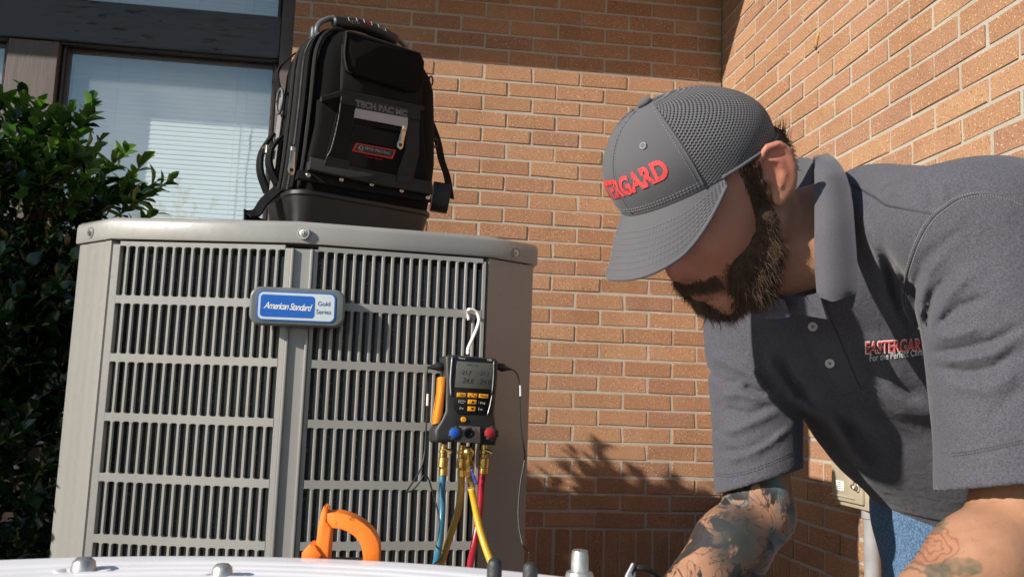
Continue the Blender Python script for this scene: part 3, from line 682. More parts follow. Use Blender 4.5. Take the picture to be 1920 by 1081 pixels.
def orient(dirv, nrm):
    x = dirv.normalized(); z = (nrm - x*nrm.dot(x))
    z = z.normalized() if z.length > 1e-4 else x.orthogonal().normalized()
    y = z.cross(x); return Matrix((x, y, z)).transposed()
def sprig(rs, base, tip, n, out, tw, sun_tone=0):
    """a twig from base to tip with n spiralled leaves and a terminal rosette"""
    base, tip = Vector(base), Vector(tip); ax = (tip-base); L = ax.length; bow = Vector((rs.uniform(-1,1), rs.uniform(-1,1), rs.uniform(-0.2,0.8)))*L*0.06
    pts = [base+ax*s+bow*math.sin(math.pi*s) for s in (0, 0.25, 0.5, 0.75, 1)]; tw.append((pts, 0.0026))
    axn = ax.normalized(); s1 = axn.orthogonal().normalized(); s2 = axn.cross(s1); ph = rs.uniform(0, 6.28)
    for k in range(n):
        s = 0.18+0.82*(k/max(1, n-1)); p = base+ax*s+bow*math.sin(math.pi*s); a = ph+k*2.4
        rad = s1*math.cos(a)+s2*math.sin(a); d = rad*(1.0-0.55*s)+axn*(0.35+0.7*s)+Vector((0,0,rs.uniform(-0.15,0.3)))
        nr = axn*0.8+Vector((0,0,0.6))-rad*0.3+Vector((rs.uniform(-.3,.3), rs.uniform(-.3,.3), rs.uniform(-.3,.3)))
        sc = rs.uniform(0.75, 1.15)*(0.8 if s > 0.93 else 1.0)
        out.append((p, orient(d, nr), sc, rs.randrange(7)+(7 if sun_tone and rs.random() < sun_tone else 0)))
def shrub(label, base, blobs, tips, n_fill, seed, individuals, group):
    rs = random.Random(seed); root = thing('holly_shrub', label, 'shrub', base, group); B = Vector(base); lv, tw, br = [], [], []
    stems = []
    for k in range(6):
        a = k*1.05+rs.uniform(-.3,.3); c, r = blobs[k % len(blobs)]; e = Vector(c)+Vector((math.cos(a)*r[0]*0.45, math.sin(a)*r[1]*0.45, r[2]*rs.uniform(0.0,0.5)))
        q = [B+Vector((math.cos(a)*0.05, math.sin(a)*0.05, -0.02)), B.lerp(e, 0.35)+Vector((rs.uniform(-.04,.04), rs.uniform(-.04,.04), 0.05)), B.lerp(e, 0.7), e]
        q = catmull(q, 4); br.append((q, [0.016*(1-0.75*i/(len(q)-1)) for i in range(len(q))])); stems += q[4:]
    for tip, ln, n in tips:
        tip = Vector(tip); st = min(stems, key=lambda s: (s-tip).length); mid = tip + (st-tip).normalized()*ln + Vector((0,0,-ln*0.25))
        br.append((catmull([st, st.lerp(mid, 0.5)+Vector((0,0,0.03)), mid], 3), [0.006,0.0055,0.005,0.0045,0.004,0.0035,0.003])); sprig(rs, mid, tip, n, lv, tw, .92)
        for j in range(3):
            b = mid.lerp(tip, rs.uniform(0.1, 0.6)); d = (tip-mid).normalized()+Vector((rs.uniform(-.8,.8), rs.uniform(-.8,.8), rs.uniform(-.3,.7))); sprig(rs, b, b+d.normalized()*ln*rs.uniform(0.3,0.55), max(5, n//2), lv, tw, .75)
    vol = [r[0]*r[1]*r[2] for _, r in blobs]; tot = sum(vol)
    for (c, r), v in zip(blobs, vol):
        for k in range(int(n_fill*v/tot)):
            d = Vector((rs.gauss(0,1), rs.gauss(0,1), rs.gauss(0,1))).normalized(); f = rs.uniform(0.45,1.0)**0.5
            f *= 1+0.14*math.sin(7*d.x+seed)*math.cos(6*d.y+5*d.z)
            e = Vector(c)+Vector((d.x*r[0], d.y*r[1], d.z*r[2]))*f
            if e.z < 0.12: continue
            dd = (d+Vector((0,0,0.5))+Vector((rs.uniform(-.5,.5), rs.uniform(-.5,.5), rs.uniform(-.3,.5)))).normalized(); sprig(rs, e-dd*rs.uniform(0.07,0.13), e, rs.randrange(7,11), lv, tw, .55*min(1, max(0, (e.z-1.22)/.3)))  # sun-toned leaves grow likelier towards the lit top
    def vis(l):
        x, y, D = proj(l[0]); return D if (-20 < x < 340 and 140 < y < 1060 and D > 0.3 and not (x > 150 and y > 405)) else 99
    if individuals:
        lv.sort(key=vis); ind, rest = lv[:individuals], lv[individuals:]
    else: ind, rest = [], lv
    for p, Mx, sc, i in ind:
        o = link_mesh('leaf', LEAVES[i][0], None, root); o.location = p-ORG[root]; o.rotation_euler = Mx.to_euler(); o.scale = (sc, sc, sc)
    LV = [np.array(l[1]) for l in LEAVES]
    for nm, lo, mt in (('foliage', 0, MAT_LEAF), ('sun_toned_foliage', 7, MAT_LEAFSUN)):
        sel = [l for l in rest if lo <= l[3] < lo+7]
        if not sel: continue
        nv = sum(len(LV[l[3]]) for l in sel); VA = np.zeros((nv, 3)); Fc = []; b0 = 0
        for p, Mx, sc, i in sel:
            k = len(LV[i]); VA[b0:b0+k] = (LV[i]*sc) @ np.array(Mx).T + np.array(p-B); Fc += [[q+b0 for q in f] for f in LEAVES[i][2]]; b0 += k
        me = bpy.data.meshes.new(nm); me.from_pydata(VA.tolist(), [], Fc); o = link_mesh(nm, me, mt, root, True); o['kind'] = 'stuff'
    m = MB()
    for q, r in tw: m.tube(q, r, 4)
    o = m.build('twigs', MAT_TWIG, root, True); o['kind'] = 'stuff'
    m = MB()
    for q, r in br: m.tube(q, r, 6)
    m.build('stems', MAT_BARK, root, True)
    return root
YB = -0.72
def tp(x, y, Y): return on_plane(x, y, (0,Y-0.28,0), (0,1,0))
tips = [(tp(42,168,-0.80),0.16,13),(tp(172,190,-0.78),0.20,16),(tp(186,268,-0.74),0.16,12),(tp(226,288,-0.60),0.16,12),(tp(271,303,-0.56),0.16,11),(tp(318,338,-0.60),0.20,13),(tp(290,402,-0.55),0.12,10),
        (tp(2,182,-0.85),0.16,12),(tp(112,222,-0.86),0.16,14),(tp(140,262,-0.9),0.16,12),(tp(60,240,-0.95),0.16,14),(tp(20,250,-1.0),0.14,12),(tp(95,280,-0.98),0.15,14),(tp(160,330,-0.9),0.15,12),(tp(230,370,-0.7),0.15,12),(tp(200,345,-0.7),0.15,12),(tp(250,350,-0.62),0.14,11),
        (tp(-25,190,-0.9),0.16,12),(tp(-60,170,-0.9),0.18,13),(tp(75,205,-0.84),0.14,10),(tp(132,205,-0.80),0.14,12)]
shrub('dark green holly shrub with glossy leaves left of the condenser', (-2.48, -1.08, 0.0), [((-2.47,-1.08,0.98),(0.36,0.38,0.46)), ((-2.40,-1.08,0.55),(0.34,0.44,0.52)), ((-2.27,-0.95,1.02),(0.22,0.27,0.26)), ((-2.62,-1.40,0.70),(0.32,0.32,0.58))], tips, 1350, 5, 300, 'holly shrubs beside the building')
shrub('taller holly shrub outside the picture on the left', (-2.85, -1.42, 0.0), [((-2.80,-1.40,1.12),(0.38,0.36,0.72)), ((-2.64,-1.46,1.12),(0.30,0.28,0.84)), ((-3.15,-1.28,0.90),(0.45,0.44,0.60)), ((-2.62,-1.60,0.55),(0.28,0.32,0.42))], [], 760, 8, 0, 'holly shrubs beside the building')
shrub('holly shrub at the far left outside the picture', (-3.95, -1.25, 0.0), [((-3.95,-1.25,0.9),(0.5,0.5,0.62)), ((-3.9,-1.25,0.5),(0.48,0.5,0.5))], [], 260, 9, 0, 'holly shrubs beside the building')
# ------------------------------------------------------------------ backpack on the condenser
def fabric(name, col, scale=900, bump=0.5, rough=0.85, var=0.25, heather=0.0, col2=None, sheen=0.0, spec=0.2):
    m, t, b = nodes(name); tc = N(t, 'ShaderNodeTexCoord'); v = tc.outputs['Object']
    n1 = N(t, 'ShaderNodeTexNoise'); n1.inputs['Scale'].default_value = 18; n1.inputs['Detail'].default_value = 4; t.links.new(v, n1.inputs['Vector'])
    c = ramp(t, n1.outputs['Fac'], [(0.3, tuple(x*(1-var*0.5) for x in col)), (0.7, tuple(x*(1+var*0.5) for x in col))]).outputs[0]
    n2 = N(t, 'ShaderNodeTexNoise'); n2.inputs['Scale'].default_value = scale; n2.inputs['Detail'].default_value = 2; t.links.new(v, n2.inputs['Vector'])
    if heather > 0:
        c = mixc(t, ramp(t, n2.outputs['Fac'], [(0.40, 0.0), (0.62, heather)]).outputs[0], c, col2)
    t.links.new(c, b.inputs['Base Color']); b.inputs['Roughness'].default_value = rough; b.inputs['Specular IOR Level'].default_value = spec
    b.inputs['Sheen Weight'].default_value = sheen; b.inputs['Sheen Roughness'].default_value = 0.5
    w1 = N(t, 'ShaderNodeTexWave'); w1.inputs['Scale'].default_value = scale*0.35; w1.inputs['Distortion'].default_value = 1.0; t.links.new(v, w1.inputs['Vector'])
    mu = N(t, 'ShaderNodeMath', operation='ADD'); t.links.new(w1.outputs['Fac'], mu.inputs[0]); t.links.new(n2.outputs['Fac'], mu.inputs[1])
    bp = N(t, 'ShaderNodeBump'); bp.inputs['Strength'].default_value = bump; bp.inputs['Distance'].default_value = 0.0012
    t.links.new(mu.outputs[0], bp.inputs['Height']); t.links.new(bp.outputs[0], b.inputs['Normal']); return m
MAT_NYLON = fabric('black_nylon', (0.008,0.008,0.0085), 700, 0.6, 0.75, spec=0.1); MAT_NYLON2 = fabric('dark_grey_nylon', (0.017,0.0165,0.016), 900, 0.5, 0.75, spec=0.12)
MAT_WEB = fabric('grey_webbing', (0.036,0.036,0.038), 500, 0.9, 0.7); MAT_WEBB = fabric('black_webbing', (0.011,0.011,0.012), 500, 0.9, 0.7, spec=0.12); MAT_WEBL = fabric('pale_webbing', (0.22,0.22,0.22), 500, 0.9, 0.7)
MAT_TRAY = simple('tray_polymer', (0.012,0.0115,0.011), 0.42, var=0.15, bump=0.25, bscale=900); MAT_PIPE = fabric('piping', (0.018,0.018,0.018), 900, 0.6, 0.6)
MAT_NICKEL = simple('nickel', (0.55,0.50,0.42), 0.28, 1.0, var=0.15); MAT_REFL = fabric('silver_tape', (0.42,0.41,0.40), 1500, 0.15, 0.4, var=0.1)
MAT_PRED = simple('print_red', (0.62,0.03,0.02), 0.5); MAT_PGREY = simple('print_grey', (0.38,0.38,0.40), 0.5); MAT_PNAVY = simple('print_black', (0.012,0.012,0.018), 0.5); MAT_HGREY = simple('handle_grey', (0.11,0.11,0.115), 0.4)
_o = pt(700, 420, 2.02); BO = Vector((_o.x, _o.y, 1.1005)); FB = Frame(BO, R(28.5))
bag = thing('backpack', 'black tool backpack with moulded base standing on top of the condenser', 'backpack', BO)
def bring(uL, uR, y0, y1, w, r, n=6, off=0.0):
    cx, cy = (uL+uR)/2, (y0+y1)/2; return [FB.w(p[0], p[1]-0.0, w) for p in rrect(uR-uL+2*off, y1-y0+2*off, r, n, cx, cy)]
def ul(x, y): return FB.px(x, y)[0]
zr = 0.099
uL0, uR0 = ul(556, 345), ul(813, 385)
ZT = FB.px(690, 54)[1]
RAW = [(0.100, uL0, uR0, 0.0, 0.20, 0.045), (0.16, uL0+0.003, uR0+.006, -0.010, 0.205, 0.05), (0.22, uL0+0.006, uR0+.010, -0.012, 0.205, 0.05), (0.30, uL0+0.011, uR0+.010, -0.010, 0.20, 0.055), (ZT-.105, uL0+0.016, uR0+0.006, -0.006, 0.197, 0.058),
       (ZT-.068, uL0+0.024, uR0-0.004, -0.002, 0.193, 0.06), (ZT-.040, uL0+0.038, uR0-0.024, 0.003, 0.186, 0.06), (ZT-.018, uL0+0.060, uR0-0.052, 0.012, 0.175, 0.06), (ZT-.005, uL0+0.090, uR0-0.09, 0.026, 0.16, 0.05), (ZT, uL0+0.135, uR0-0.135, 0.055, 0.13, 0.02)]
m = MB(); m.loft([bring(a, b, c, d, w, r, 7) for w, a, b, c, d, r in RAW]); body = m.build('pack_body', MAT_NYLON, bag, 50)
m = MB(); T = [(0.0, uL0+0.018, uR0-0.022, 0.016, 0.185, 0.03), (0.004, uL0+0.012, uR0-0.018, 0.012, 0.19, 0.035), (zr-0.012, uL0-0.003, uR0+0.002, -0.003, 0.202, 0.045), (zr-0.010, uL0-0.007, uR0+0.006, -0.008, 0.206, 0.048), (zr-0.002, uL0-0.007, uR0+0.006, -0.008, 0.206, 0.048), (zr+0.001, uL0-0.004, uR0+0.003, -0.005, 0.203, 0.046)]
m.loft([bring(a, b, c, d, w, r, 8) for w, a, b, c, d, r in T]); tray = m.build('base_tray', MAT_TRAY, bag, 40)
m = MB(FB.M @ Matrix.Rotation(R(-7.5), 4, 'X')); m.prism([FB.px(*q) for q in ((618,366),(762,394),(760,424),(612,416))], 0.002, 0.02, None, 0.002); m.build('raised_panel', MAT_TRAY, tray)
def patch(name, px, off, depth, mat, par, bevel=0.0, smooth=None, seg=2):
    m = MB(FB.M); m.prism([FB.px(x, y, off) for x, y in px], off, off+depth, None, bevel, seg); return m.build(name, mat, par, smooth)
pk = patch('lower_pocket', [(601,184),(645,172),(795,201),(797,260),(806,345),(580,300),(583,290),(597,230)], -0.024, 0.03, MAT_NYLON, bag, 0.008, 40, 3)
patch('pocket_trim', [(602,181),(643,169),(796,199),(796,208),(644,179),(603,190)], -0.0275, 0.006, MAT_WEB, pk, 0.001)
fb_ = patch('flap_pocket', [(642,138),(646,80),(795,118),(793,196),(786,200),(641,168)], -0.018, 0.024, MAT_NYLON2, bag, 0.006, 40)
patch('top_flap', [(650,62),(656,60),(790,101),(797,115),(795,160),(786,170),(765,170),(672,142),(652,130),(647,110)], -0.034, 0.018, MAT_NYLON, fb_, 0.006, 40, 3)
m = MB(); m.tube(catmull([FB.wp(x, y, -0.034) for x, y in ((649,66),(656,60),(720,79),(788,101))], 6), 0.0024, 8); m.tube(catmull([FB.wp(x, y, -0.033) for x, y in ((650,64),(646,100),(651,130),(660,138))], 6), 0.0022, 8); m.build('flap_piping', MAT_WEB, fb_, True)
for q in (((638,181),(668,187),(659,250),(652,301),(612,293),(626,240)), ((764,205),(787,211),(786,290),(776,331),(745,325),(760,280))):
    patch('strap', q, -0.0262, 0.004, MAT_WEB if q[0][0] > 700 else MAT_NYLON2, bag, 0.0008)
m = MB(); m.tube(catmull([FB.wp(x, y, -0.0275) for x, y in ((640,182),(634,225),(622,275),(613,294))], 6), 0.0012, 6); m.build('strap_piping', MAT_WEBL, bag, True)
for q in (((639,178),(669,183),(668,200),(638,194)), ((764,200),(789,206),(788,226),(765,221)), ((613,292),(655,301),(655,318),(608,310)), ((746,325),(777,331),(774,345),(744,340))):
    patch('strap_end', q, -0.0285, 0.003, MAT_WEB, bag, 0.0006)
patch('name_patch', [(668,183),(765,203),(765,221),(667,203)], -0.0285, 0.003, MAT_PNAVY, bag, 0.0004)
patch('silver_strip', [(667,203),(765,221),(764,239),(664,220)], -0.0288, 0.003, MAT_REFL, bag, 0.0004)
def fb_text(body, c, pr, off, size, mat, par, **kw):
    """lettering centred at pixel c, running towards pixel pr"""
    a, b = Vector(FB.px(*c, off)), Vector(FB.px(*pr, off)); ang = math.atan2(b.y-a.y, b.x-a.x)
    V, Fc = text_geo(body, size, **kw); m = MB(FB.M @ Matrix.Translation((a.x, off, a.y)) @ Matrix.Rotation(-ang, 4, 'Y')); m.mesh_data(V, Fc); return m.build('lettering', mat, par)
fb_text('TECH PAC MC', (716,204), (764,214), -0.0290, 0.0195, MAT_PGREY, bag, xs=1.06, offset=0.0006); fb_text('TECH PAC MC', (716,204), (764,214), -0.0293, 0.0195, MAT_PNAVY, bag, xs=1.06, offset=-0.0002)
patch('zip_welt', [(665,224),(763,241),(763,249),(664,231)], -0.0272, 0.003, MAT_WEBB, bag, 0.0006)
patch('zip_panel', [(664,236),(752,252),(748,280),(657,262)], -0.0268, 0.003, MAT_NYLON2, bag, 0.0006)
lp_ = patch('logo_patch', [(668,268),(743,281),(736,298),(661,283)], -0.0285, 0.003, MAT_PRED, bag, 0.0006)
patch('logo_field', [(671,270.5),(739.5,282.5),(734,295.5),(664.5,281.5)], -0.0289, 0.003, MAT_PNAVY, lp_)
fb_text('VETO PRO PAC', (708,283), (736,289), -0.0293, 0.0098, MAT_PGREY, lp_, xs=0.98); fb_text('TECH SERIES', (702,296.5), (730,302), -0.0275, 0.0052, MAT_PRED, lp_, space=1.5)
m = MB(); c = FB.wp(677, 278, -0.0293)
m.tube([FB.wp(677+4.2*math.cos(a), 278+4.2*math.sin(a), -0.0293) for a in np.linspace(0.3, 6.5, 16)], 0.0006, 4); m.tube([FB.wp(674,276,-0.0293), FB.wp(677,281,-0.0293), FB.wp(681,275,-0.0293)], 0.0006, 4); m.build('emblem', MAT_PGREY, lp_)
def puller(x0, y0, x1, y1, off, wpx, par, name='zip_puller'):
    a, b = FB.wp(x0, y0, off), FB.wp(x1, y1, off); ax = (b-a).normalized(); sx = FB.Y.cross(ax).normalized(); wd = wpx*2.02/1632
    L = (b-a).length; m = MB(Matrix.Translation(a) @ Matrix((sx, FB.Y, -ax)).transposed().to_4x4())
    P = [(-wd*0.36,0),(wd*0.36,0),(wd*0.40,-L*0.5),(wd*0.5,-L*0.8),(wd*0.32,-L*0.97),(0,-L),(-wd*0.32,-L*0.97),(-wd*0.5,-L*0.8),(-wd*0.40,-L*0.5)]
    m.prism(P, -0.002, 0.001, None, 0.0006); o = m.build(name, MAT_NICKEL, par, 40)
    m = MB(Matrix.Translation(a) @ Matrix((sx, FB.Y, -ax)).transposed().to_4x4()); m.box((0, -0.001, 0.004), (wd*0.75, 0.007, 0.012), None, 0.002); m.build('slider', MAT_NICKEL, o)
    m = MB(Matrix.Translation(a+FB.Y*-0.0022) @ Matrix((sx, FB.Y, -ax)).transposed().to_4x4()); m.lathe([(wd*0.27,0),(wd*0.27,0.0006),(0,0.0006)], Matrix.Translation((0,0,-L*0.78)) @ Matrix.Rotation(R(90), 4, 'X'), 12); m.build('puller_hole', MAT_PNAVY, o)
puller(757, 244, 748, 280, -0.033, 13, bag)
m = MB(FB.M); P = [FB.px(*q, -0.009) for q in ((577,297),(690,322),(804,343),(805,366),(690,345),(575,320))]; m.prism(P, -0.0265, 0.0, None, 0.002); band = m.build('webbing_band', MAT_WEB, bag, 40)
m = MB(FB.M); P = [FB.px(*q, -0.009) for q in ((560,318),(690,346),(806,367),(808,379),(690,360),(556,336))]; m.prism(P, -0.014, 0.0, None, 0.003); m.build('lower_band', MAT_WEBB, bag, 40)
for x, y in ((578,328),(640,336),(697,345),(753,357),(802,370)):
    c = FB.wp(x, y, -0.0148); m = MB(); m.lathe([(0.0064,0),(0.0058,0.002),(0.004,0.0036),(0,0.0044)], Matrix.Translation(c) @ Matrix((FB.X, FB.Z, -FB.Y)).transposed().to_4x4(), 14); m.build('rivet', MAT_NICKEL, bag, True)
# side: piping, zip teeth, webbing loops
def edge(off, du, ys=(0.105,0.16,0.22,0.30,ZT-.105,ZT-.068,ZT-.040,ZT-.018,ZT-.005,ZT-.001)):
    P = []
    for w in ys:
        a = np.interp(w, [q[0] for q in RAW], [q[1] for q in RAW]); b = np.interp(w, [q[0] for q in RAW], [q[2] for q in RAW]); y0 = np.interp(w, [q[0] for q in RAW], [q[3] for q in RAW])
        P.append(FB.w(a+du, y0+off, w))
    P += [FB.w((uL0+uR0)/2, 0.05+off, ZT+.003)]
    return catmull(P, 5)
m = MB(); m.tube(edge(0.012, 0.010), 0.0052, 8); m.tube(edge(0.075, -0.001), 0.0058, 8); m.tube(edge(0.105, -0.002), 0.005, 8); m.build('piping', MAT_PIPE, bag, True)
m = MB(); m.strip(edge(0.045, 0.0), FB.Y*0.05, 0.0022); m.build('zip_tape', MAT_NYLON, bag)
MAT_TEETH = simple('zip_teeth', (0.20,0.20,0.20), 0.4, 0.6); m = MB(); P = edge(0.045, -0.0035)
for a, b in zip(P, P[1:]):
    n = max(1, int((b-a).length/0.0042))
    for k in range(n): m.box(a.lerp(b, k/n), (0.003,0.009,0.0022), Matrix((FB.X, FB.Y, FB.Z)).transposed())
o = m.build('zip_teeth', MAT_TEETH, bag); o['kind'] = 'stuff'
m = MB(); P0 = FB.w(uL0-0.006, 0.042, 0.165); 
puller(549, 283, 545, 329, -0.006, 13, bag)
sx = uL0-0.004
def side(y, w, d=0.0): 
    a = np.interp(w, [q[0] for q in RAW], [q[1] for q in RAW]); return FB.w(a-0.004-d, y, w)
m = MB(); m.strip([side(0.15, w) for w in (0.10,0.15,0.2,0.25,0.3,0.35)], FB.Y*0.03, 0.0015); m.build('side_webbing', MAT_WEBL, bag)
for y, w0, w1 in ((0.115, 0.13, 0.24), (0.175, 0.12, 0.26)):
    m = MB(); m.strip(catmull([side(y, w0), side(y, (w0*2+w1)/3, 0.022), side(y, (w0+2*w1)/3, 0.024), side(y, w1, 0.004)], 5), FB.Y*0.035, 0.003); m.build('side_loop', MAT_WEBB, bag, 40)
m = MB(); m.box(side(0.16, 0.215, 0.022), (0.006, 0.03, 0.022), Matrix((FB.X, FB.Y, FB.Z)).transposed(), 0.002); m.build('side_buckle', MAT_NICKEL, bag)
m = MB(); q = side(0.13, 0.33, 0.012)
m.tube([q+FB.Y*0.018*math.cos(a)+FB.Z*0.03*math.sin(a) for a in np.linspace(0, 2*math.pi, 20)], 0.0035, 8); m.build('ring', MAT_HGREY, bag, True)
m = MB(); m.strip(catmull([side(0.15, 0.46), side(0.155, 0.41, 0.02), side(0.15, 0.36, 0.012)], 5), FB.Y*0.032, 0.002); m.build('shoulder_strap', MAT_WEBB, bag)
m = MB(); m.strip(catmull([side(0.10, 0.115, 0.0), side(0.09, 0.075, 0.035), FB.w(uL0-0.06, 0.07, 0.045), FB.w(uL0-0.085, 0.055, 0.036)], 5), FB.Y*0.045+FB.Z*0.02, 0.002)
m.strip(catmull([FB.w(uL0-0.09, 0.06, 0.03), FB.w(uL0-0.05, 0.08, 0.02), FB.w(uL0-0.015, 0.07, 0.012), FB.w(uL0+0.03, 0.01, 0.006)], 5), FB.Z*0.035+FB.Y*0.01, 0.002); m.build('waist_strap', MAT_WEBB, bag, 40)
# handle
m = MB(); m.tube(catmull([FB.wp(x, y, 0.075) for x, y in ((600,72),(594,58),(599,45),(612,37),(628,34))], 6), 0.0068, 10); hl = m.build('handle_frame', MAT_HGREY, bag, True)
m = MB(); m.tube(catmull([FB.wp(x, y, 0.075) for x, y in ((600,68),(615,62),(634,52),(634,40))], 5), 0.005, 8); m.build('handle_bar', MAT_HGREY, hl, True)
m = MB(); m.tube(catmull([FB.wp(x, y, 0.075) for x, y in ((738,72),(752,80),(766,98),(772,112))], 5), 0.0055, 8); m.build('handle_bar', MAT_HGREY, hl, True)
m = MB(); m.tube(catmull([FB.wp(x, y, 0.072) for x, y in ((624,42),(640,44),(672,48),(705,59),(730,72),(742,80)) ], 6), [0.011]+[0.0155]*12+[0.017]*12+[0.013], 14); grip = m.build('handle_grip', MAT_BLACKP, hl, True)
for w_, c, d, mt in (('VETO', (665,42), (690,45), MAT_PGREY), ('PRO', (692,45), (717,54), MAT_PRED), ('PAC', (716,53), (740,66), MAT_PGREY)):
    fb_text(w_, c, d, 0.0535, 0.0115, mt, hl, xs=0.95)
m = MB()
for x, y in ((655,29),(670,30),(684,33),(698,37),(711,42),(724,49)): m.tube([FB.wp(x-2, y+4, 0.0600), FB.wp(x-1, y+7, 0.0570), FB.wp(x, y+10, 0.0555)], 0.0008, 5)
m.build('grip_ribs', MAT_PGREY, hl)
m = MB(); m.box(FB.wp(587, 62, 0.09), (0.014,0.02,0.03), Matrix((FB.X, FB.Y, FB.Z)).transposed(), 0.005, 2); m.tube(catmull([FB.wp(586,60,0.09), FB.wp(584,75,0.095), FB.wp(575,95,0.10)], 5), 0.006, 8); m.build('hanger_hook', MAT_STEEL, bag, 40)
# right side D-ring and strap carrying the tape
m = MB(); m.tube([FB.wp(808+3.5*math.cos(a), 152+9*math.sin(a), 0.012) for a in np.linspace(0, 2*math.pi, 16)], 0.0022, 6); m.build('ring', MAT_BLACKP, bag, True)
m = MB(); m.tube([FB.wp(816+4*math.cos(a), 268+8*math.sin(a), 0.03) for a in np.linspace(0, 2*math.pi, 16)], 0.0024, 6); m.build('ring', MAT_BLACKP, bag, True)
PS = catmull([FB.wp(x, y, 0.04) for x, y in ((808,228),(820,262),(828,300),(838,330),(845,372))], 5)
m = MB(); m.strip(PS, FB.X*0.022+FB.Y*0.004, 0.0016); m.build('tape_strap', MAT_WEBB, bag)
tc_ = FB.wp(829, 371, 0.040); tape = thing('tape_roll', 'roll of black tape hanging from the strap on the right of the backpack', 'tape roll', tc_-Vector((0,0,0.038)))
ax = (FB.X*0.86-FB.Y*0.40+Vector((0,0,-0.08))).normalized(); up_ = Vector((0,0,1)); xx = up_.cross(ax).normalized(); yy = ax.cross(xx); TM = Matrix((xx, yy, ax)).transposed().to_4x4(); TM.translation = tc_
m = MB(); m.lathe([(0.020,-0.026),(0.0375,-0.026),(0.038,-0.024),(0.038,0.014),(0.0375,0.016),(0.019,0.016),(0.019,-0.026)], TM, 36); m.build('tape', simple('vinyl_tape', (0.015,0.0145,0.014), 0.5, bump=0.1), tape, 40)
m = MB(); m.lathe([(0.019,0.012),(0.019,0.0172),(0.0165,0.0172),(0.0165,0.012)], TM, 30); m.lathe([(0.0164,0.010),(0.0164,0.013),(0,0.013)], TM, 24); core = m.build('core', simple('paper_core', (0.55,0.56,0.62), 0.7), tape, 40)
m = MB(); m.tube([TM @ Vector((0.012*math.cos(a), 0.012*math.sin(a), 0.0132)) for a in np.linspace(0.5, 5.6, 18)], 0.0012, 4); m.build('core_print', MAT_BNAVY, core)
# ------------------------------------------------------------------ manifold gauge hooked on the grille
FG = Frame(on_plane(880, 750, (0,-1.772,0), (0,1,0)), R(13), R(4.2), R(-3))
MAT_GBODY = simple('gauge_rubber', (0.028,0.028,0.029), 0.5, var=0.15, bump=0.2, bscale=800); MAT_GFACE = simple('gauge_gloss', (0.009,0.009,0.010), 0.18, var=0.1)
MAT_ORANGE = simple('orange_rubber', (0.80,0.24,0.02), 0.5, var=0.06, bump=0.1); MAT_ORB = simple('orange_button', (0.82,0.36,0.02), 0.4, var=0.05); MAT_LCD = simple('lcd_grey', (0.115,0.12,0.105), 0.25, var=0.05); MAT_LCDT = simple('lcd_digit', (0.02,0.022,0.02), 0.5)
MAT_BRASS = simple('brass', (0.62,0.40,0.12), 0.3, 1.0, var=0.25, vscale=60); MAT_ALU = simple('cast_aluminium', (0.36,0.34,0.32), 0.42, 0.8, var=0.2); MAT_KBLUE = simple('knob_blue', (0.015,0.10,0.50), 0.4); MAT_KRED = simple('knob_red', (0.36,0.02,0.03), 0.4)
def gq(x, y): return (780+x/4.156, 640+y/4.156)
def G(x, y, off=0.0): return FG.px(*gq(x, y), off)
mg = thing('manifold_gauge', 'black and orange digital manifold gauge hooked on the condenser grille', 'gauge', FG.w(0, 0.02, -0.09))
def gp(name, pts, off, depth, mat, par, bevel=0.0, sm=40, seg=2):
    m = MB(FG.M); m.prism([G(x, y, off) for x, y in pts], off, off+depth, None, bevel, seg); return m.build(name, mat, par, sm if bevel else None)
hs_ = gp('housing', [(232,112),(262,98),(620,128),(645,150),(640,300),(615,560),(628,660),(632,770),(622,806),(505,792),(330,778),(170,788),(150,770),(150,690),(205,600),(232,540),(236,300)], 0.0, 0.045, MAT_GBODY, mg, 0.0065, 40, 3)
gp('face_plate', [(300,112),(604,138),(592,400),(560,572),(330,566),(296,520)], -0.0012, 0.01, MAT_GFACE, hs_, 0.001)
MAT_TRIMS = simple('trim_and_lit_edge_silver', (0.45,0.45,0.45), 0.35, 0.6)
for P in ([(606,150),(603,270),(592,400)], [(592,415),(575,500),(556,572)], [(282,118),(268,300),(272,420)]):  # last line paints the housing's lit bevel edge in silver
    m = MB(); m.tube(catmull([FG.wp(*gq(x, y), -0.0012) for x, y in P], 5), 0.0009 if P[0][0] > 300 else 0.0016, 6); m.build('trim_and_lit_edge', MAT_TRIMS, hs_, True)
scn = gp('screen', [(320,152),(602,170),(585,372),(303,355)], -0.0016, 0.004, MAT_LCD, mg, 0.0003)
def g_text(body, x, y, size, mat, par, off, roll=3.6, **kw):
    u, z = G(x, y, off); V, Fc = text_geo(body, size, **kw); m = MB(FG.M @ Matrix.Translation((u, off, z))); m.mesh_data(V, Fc); return m.build('lettering', mat, par)
for s_, x, y, sz in (('-21.7', 387, 243, 0.0118), ('-21.5', 530, 250, 0.0118), ('24.8', 405, 306, 0.0145), ('24.8', 541, 316, 0.0145), ('R410A  12:46', 440, 184, 0.0045)):
    g_text(s_, x, y, sz, MAT_LCDT, scn, -0.0018, shear=0.12, xs=0.92)
MAT_PRW = simple('keypad_print', (0.7,0.7,0.7), 0.5)
g_text('testo', 357, 128, 0.0062, MAT_PRW, hs_, -0.0014, xs=1.1); g_text('550', 572, 143, 0.0062, MAT_PRW, hs_, -0.0014, xs=1.1)
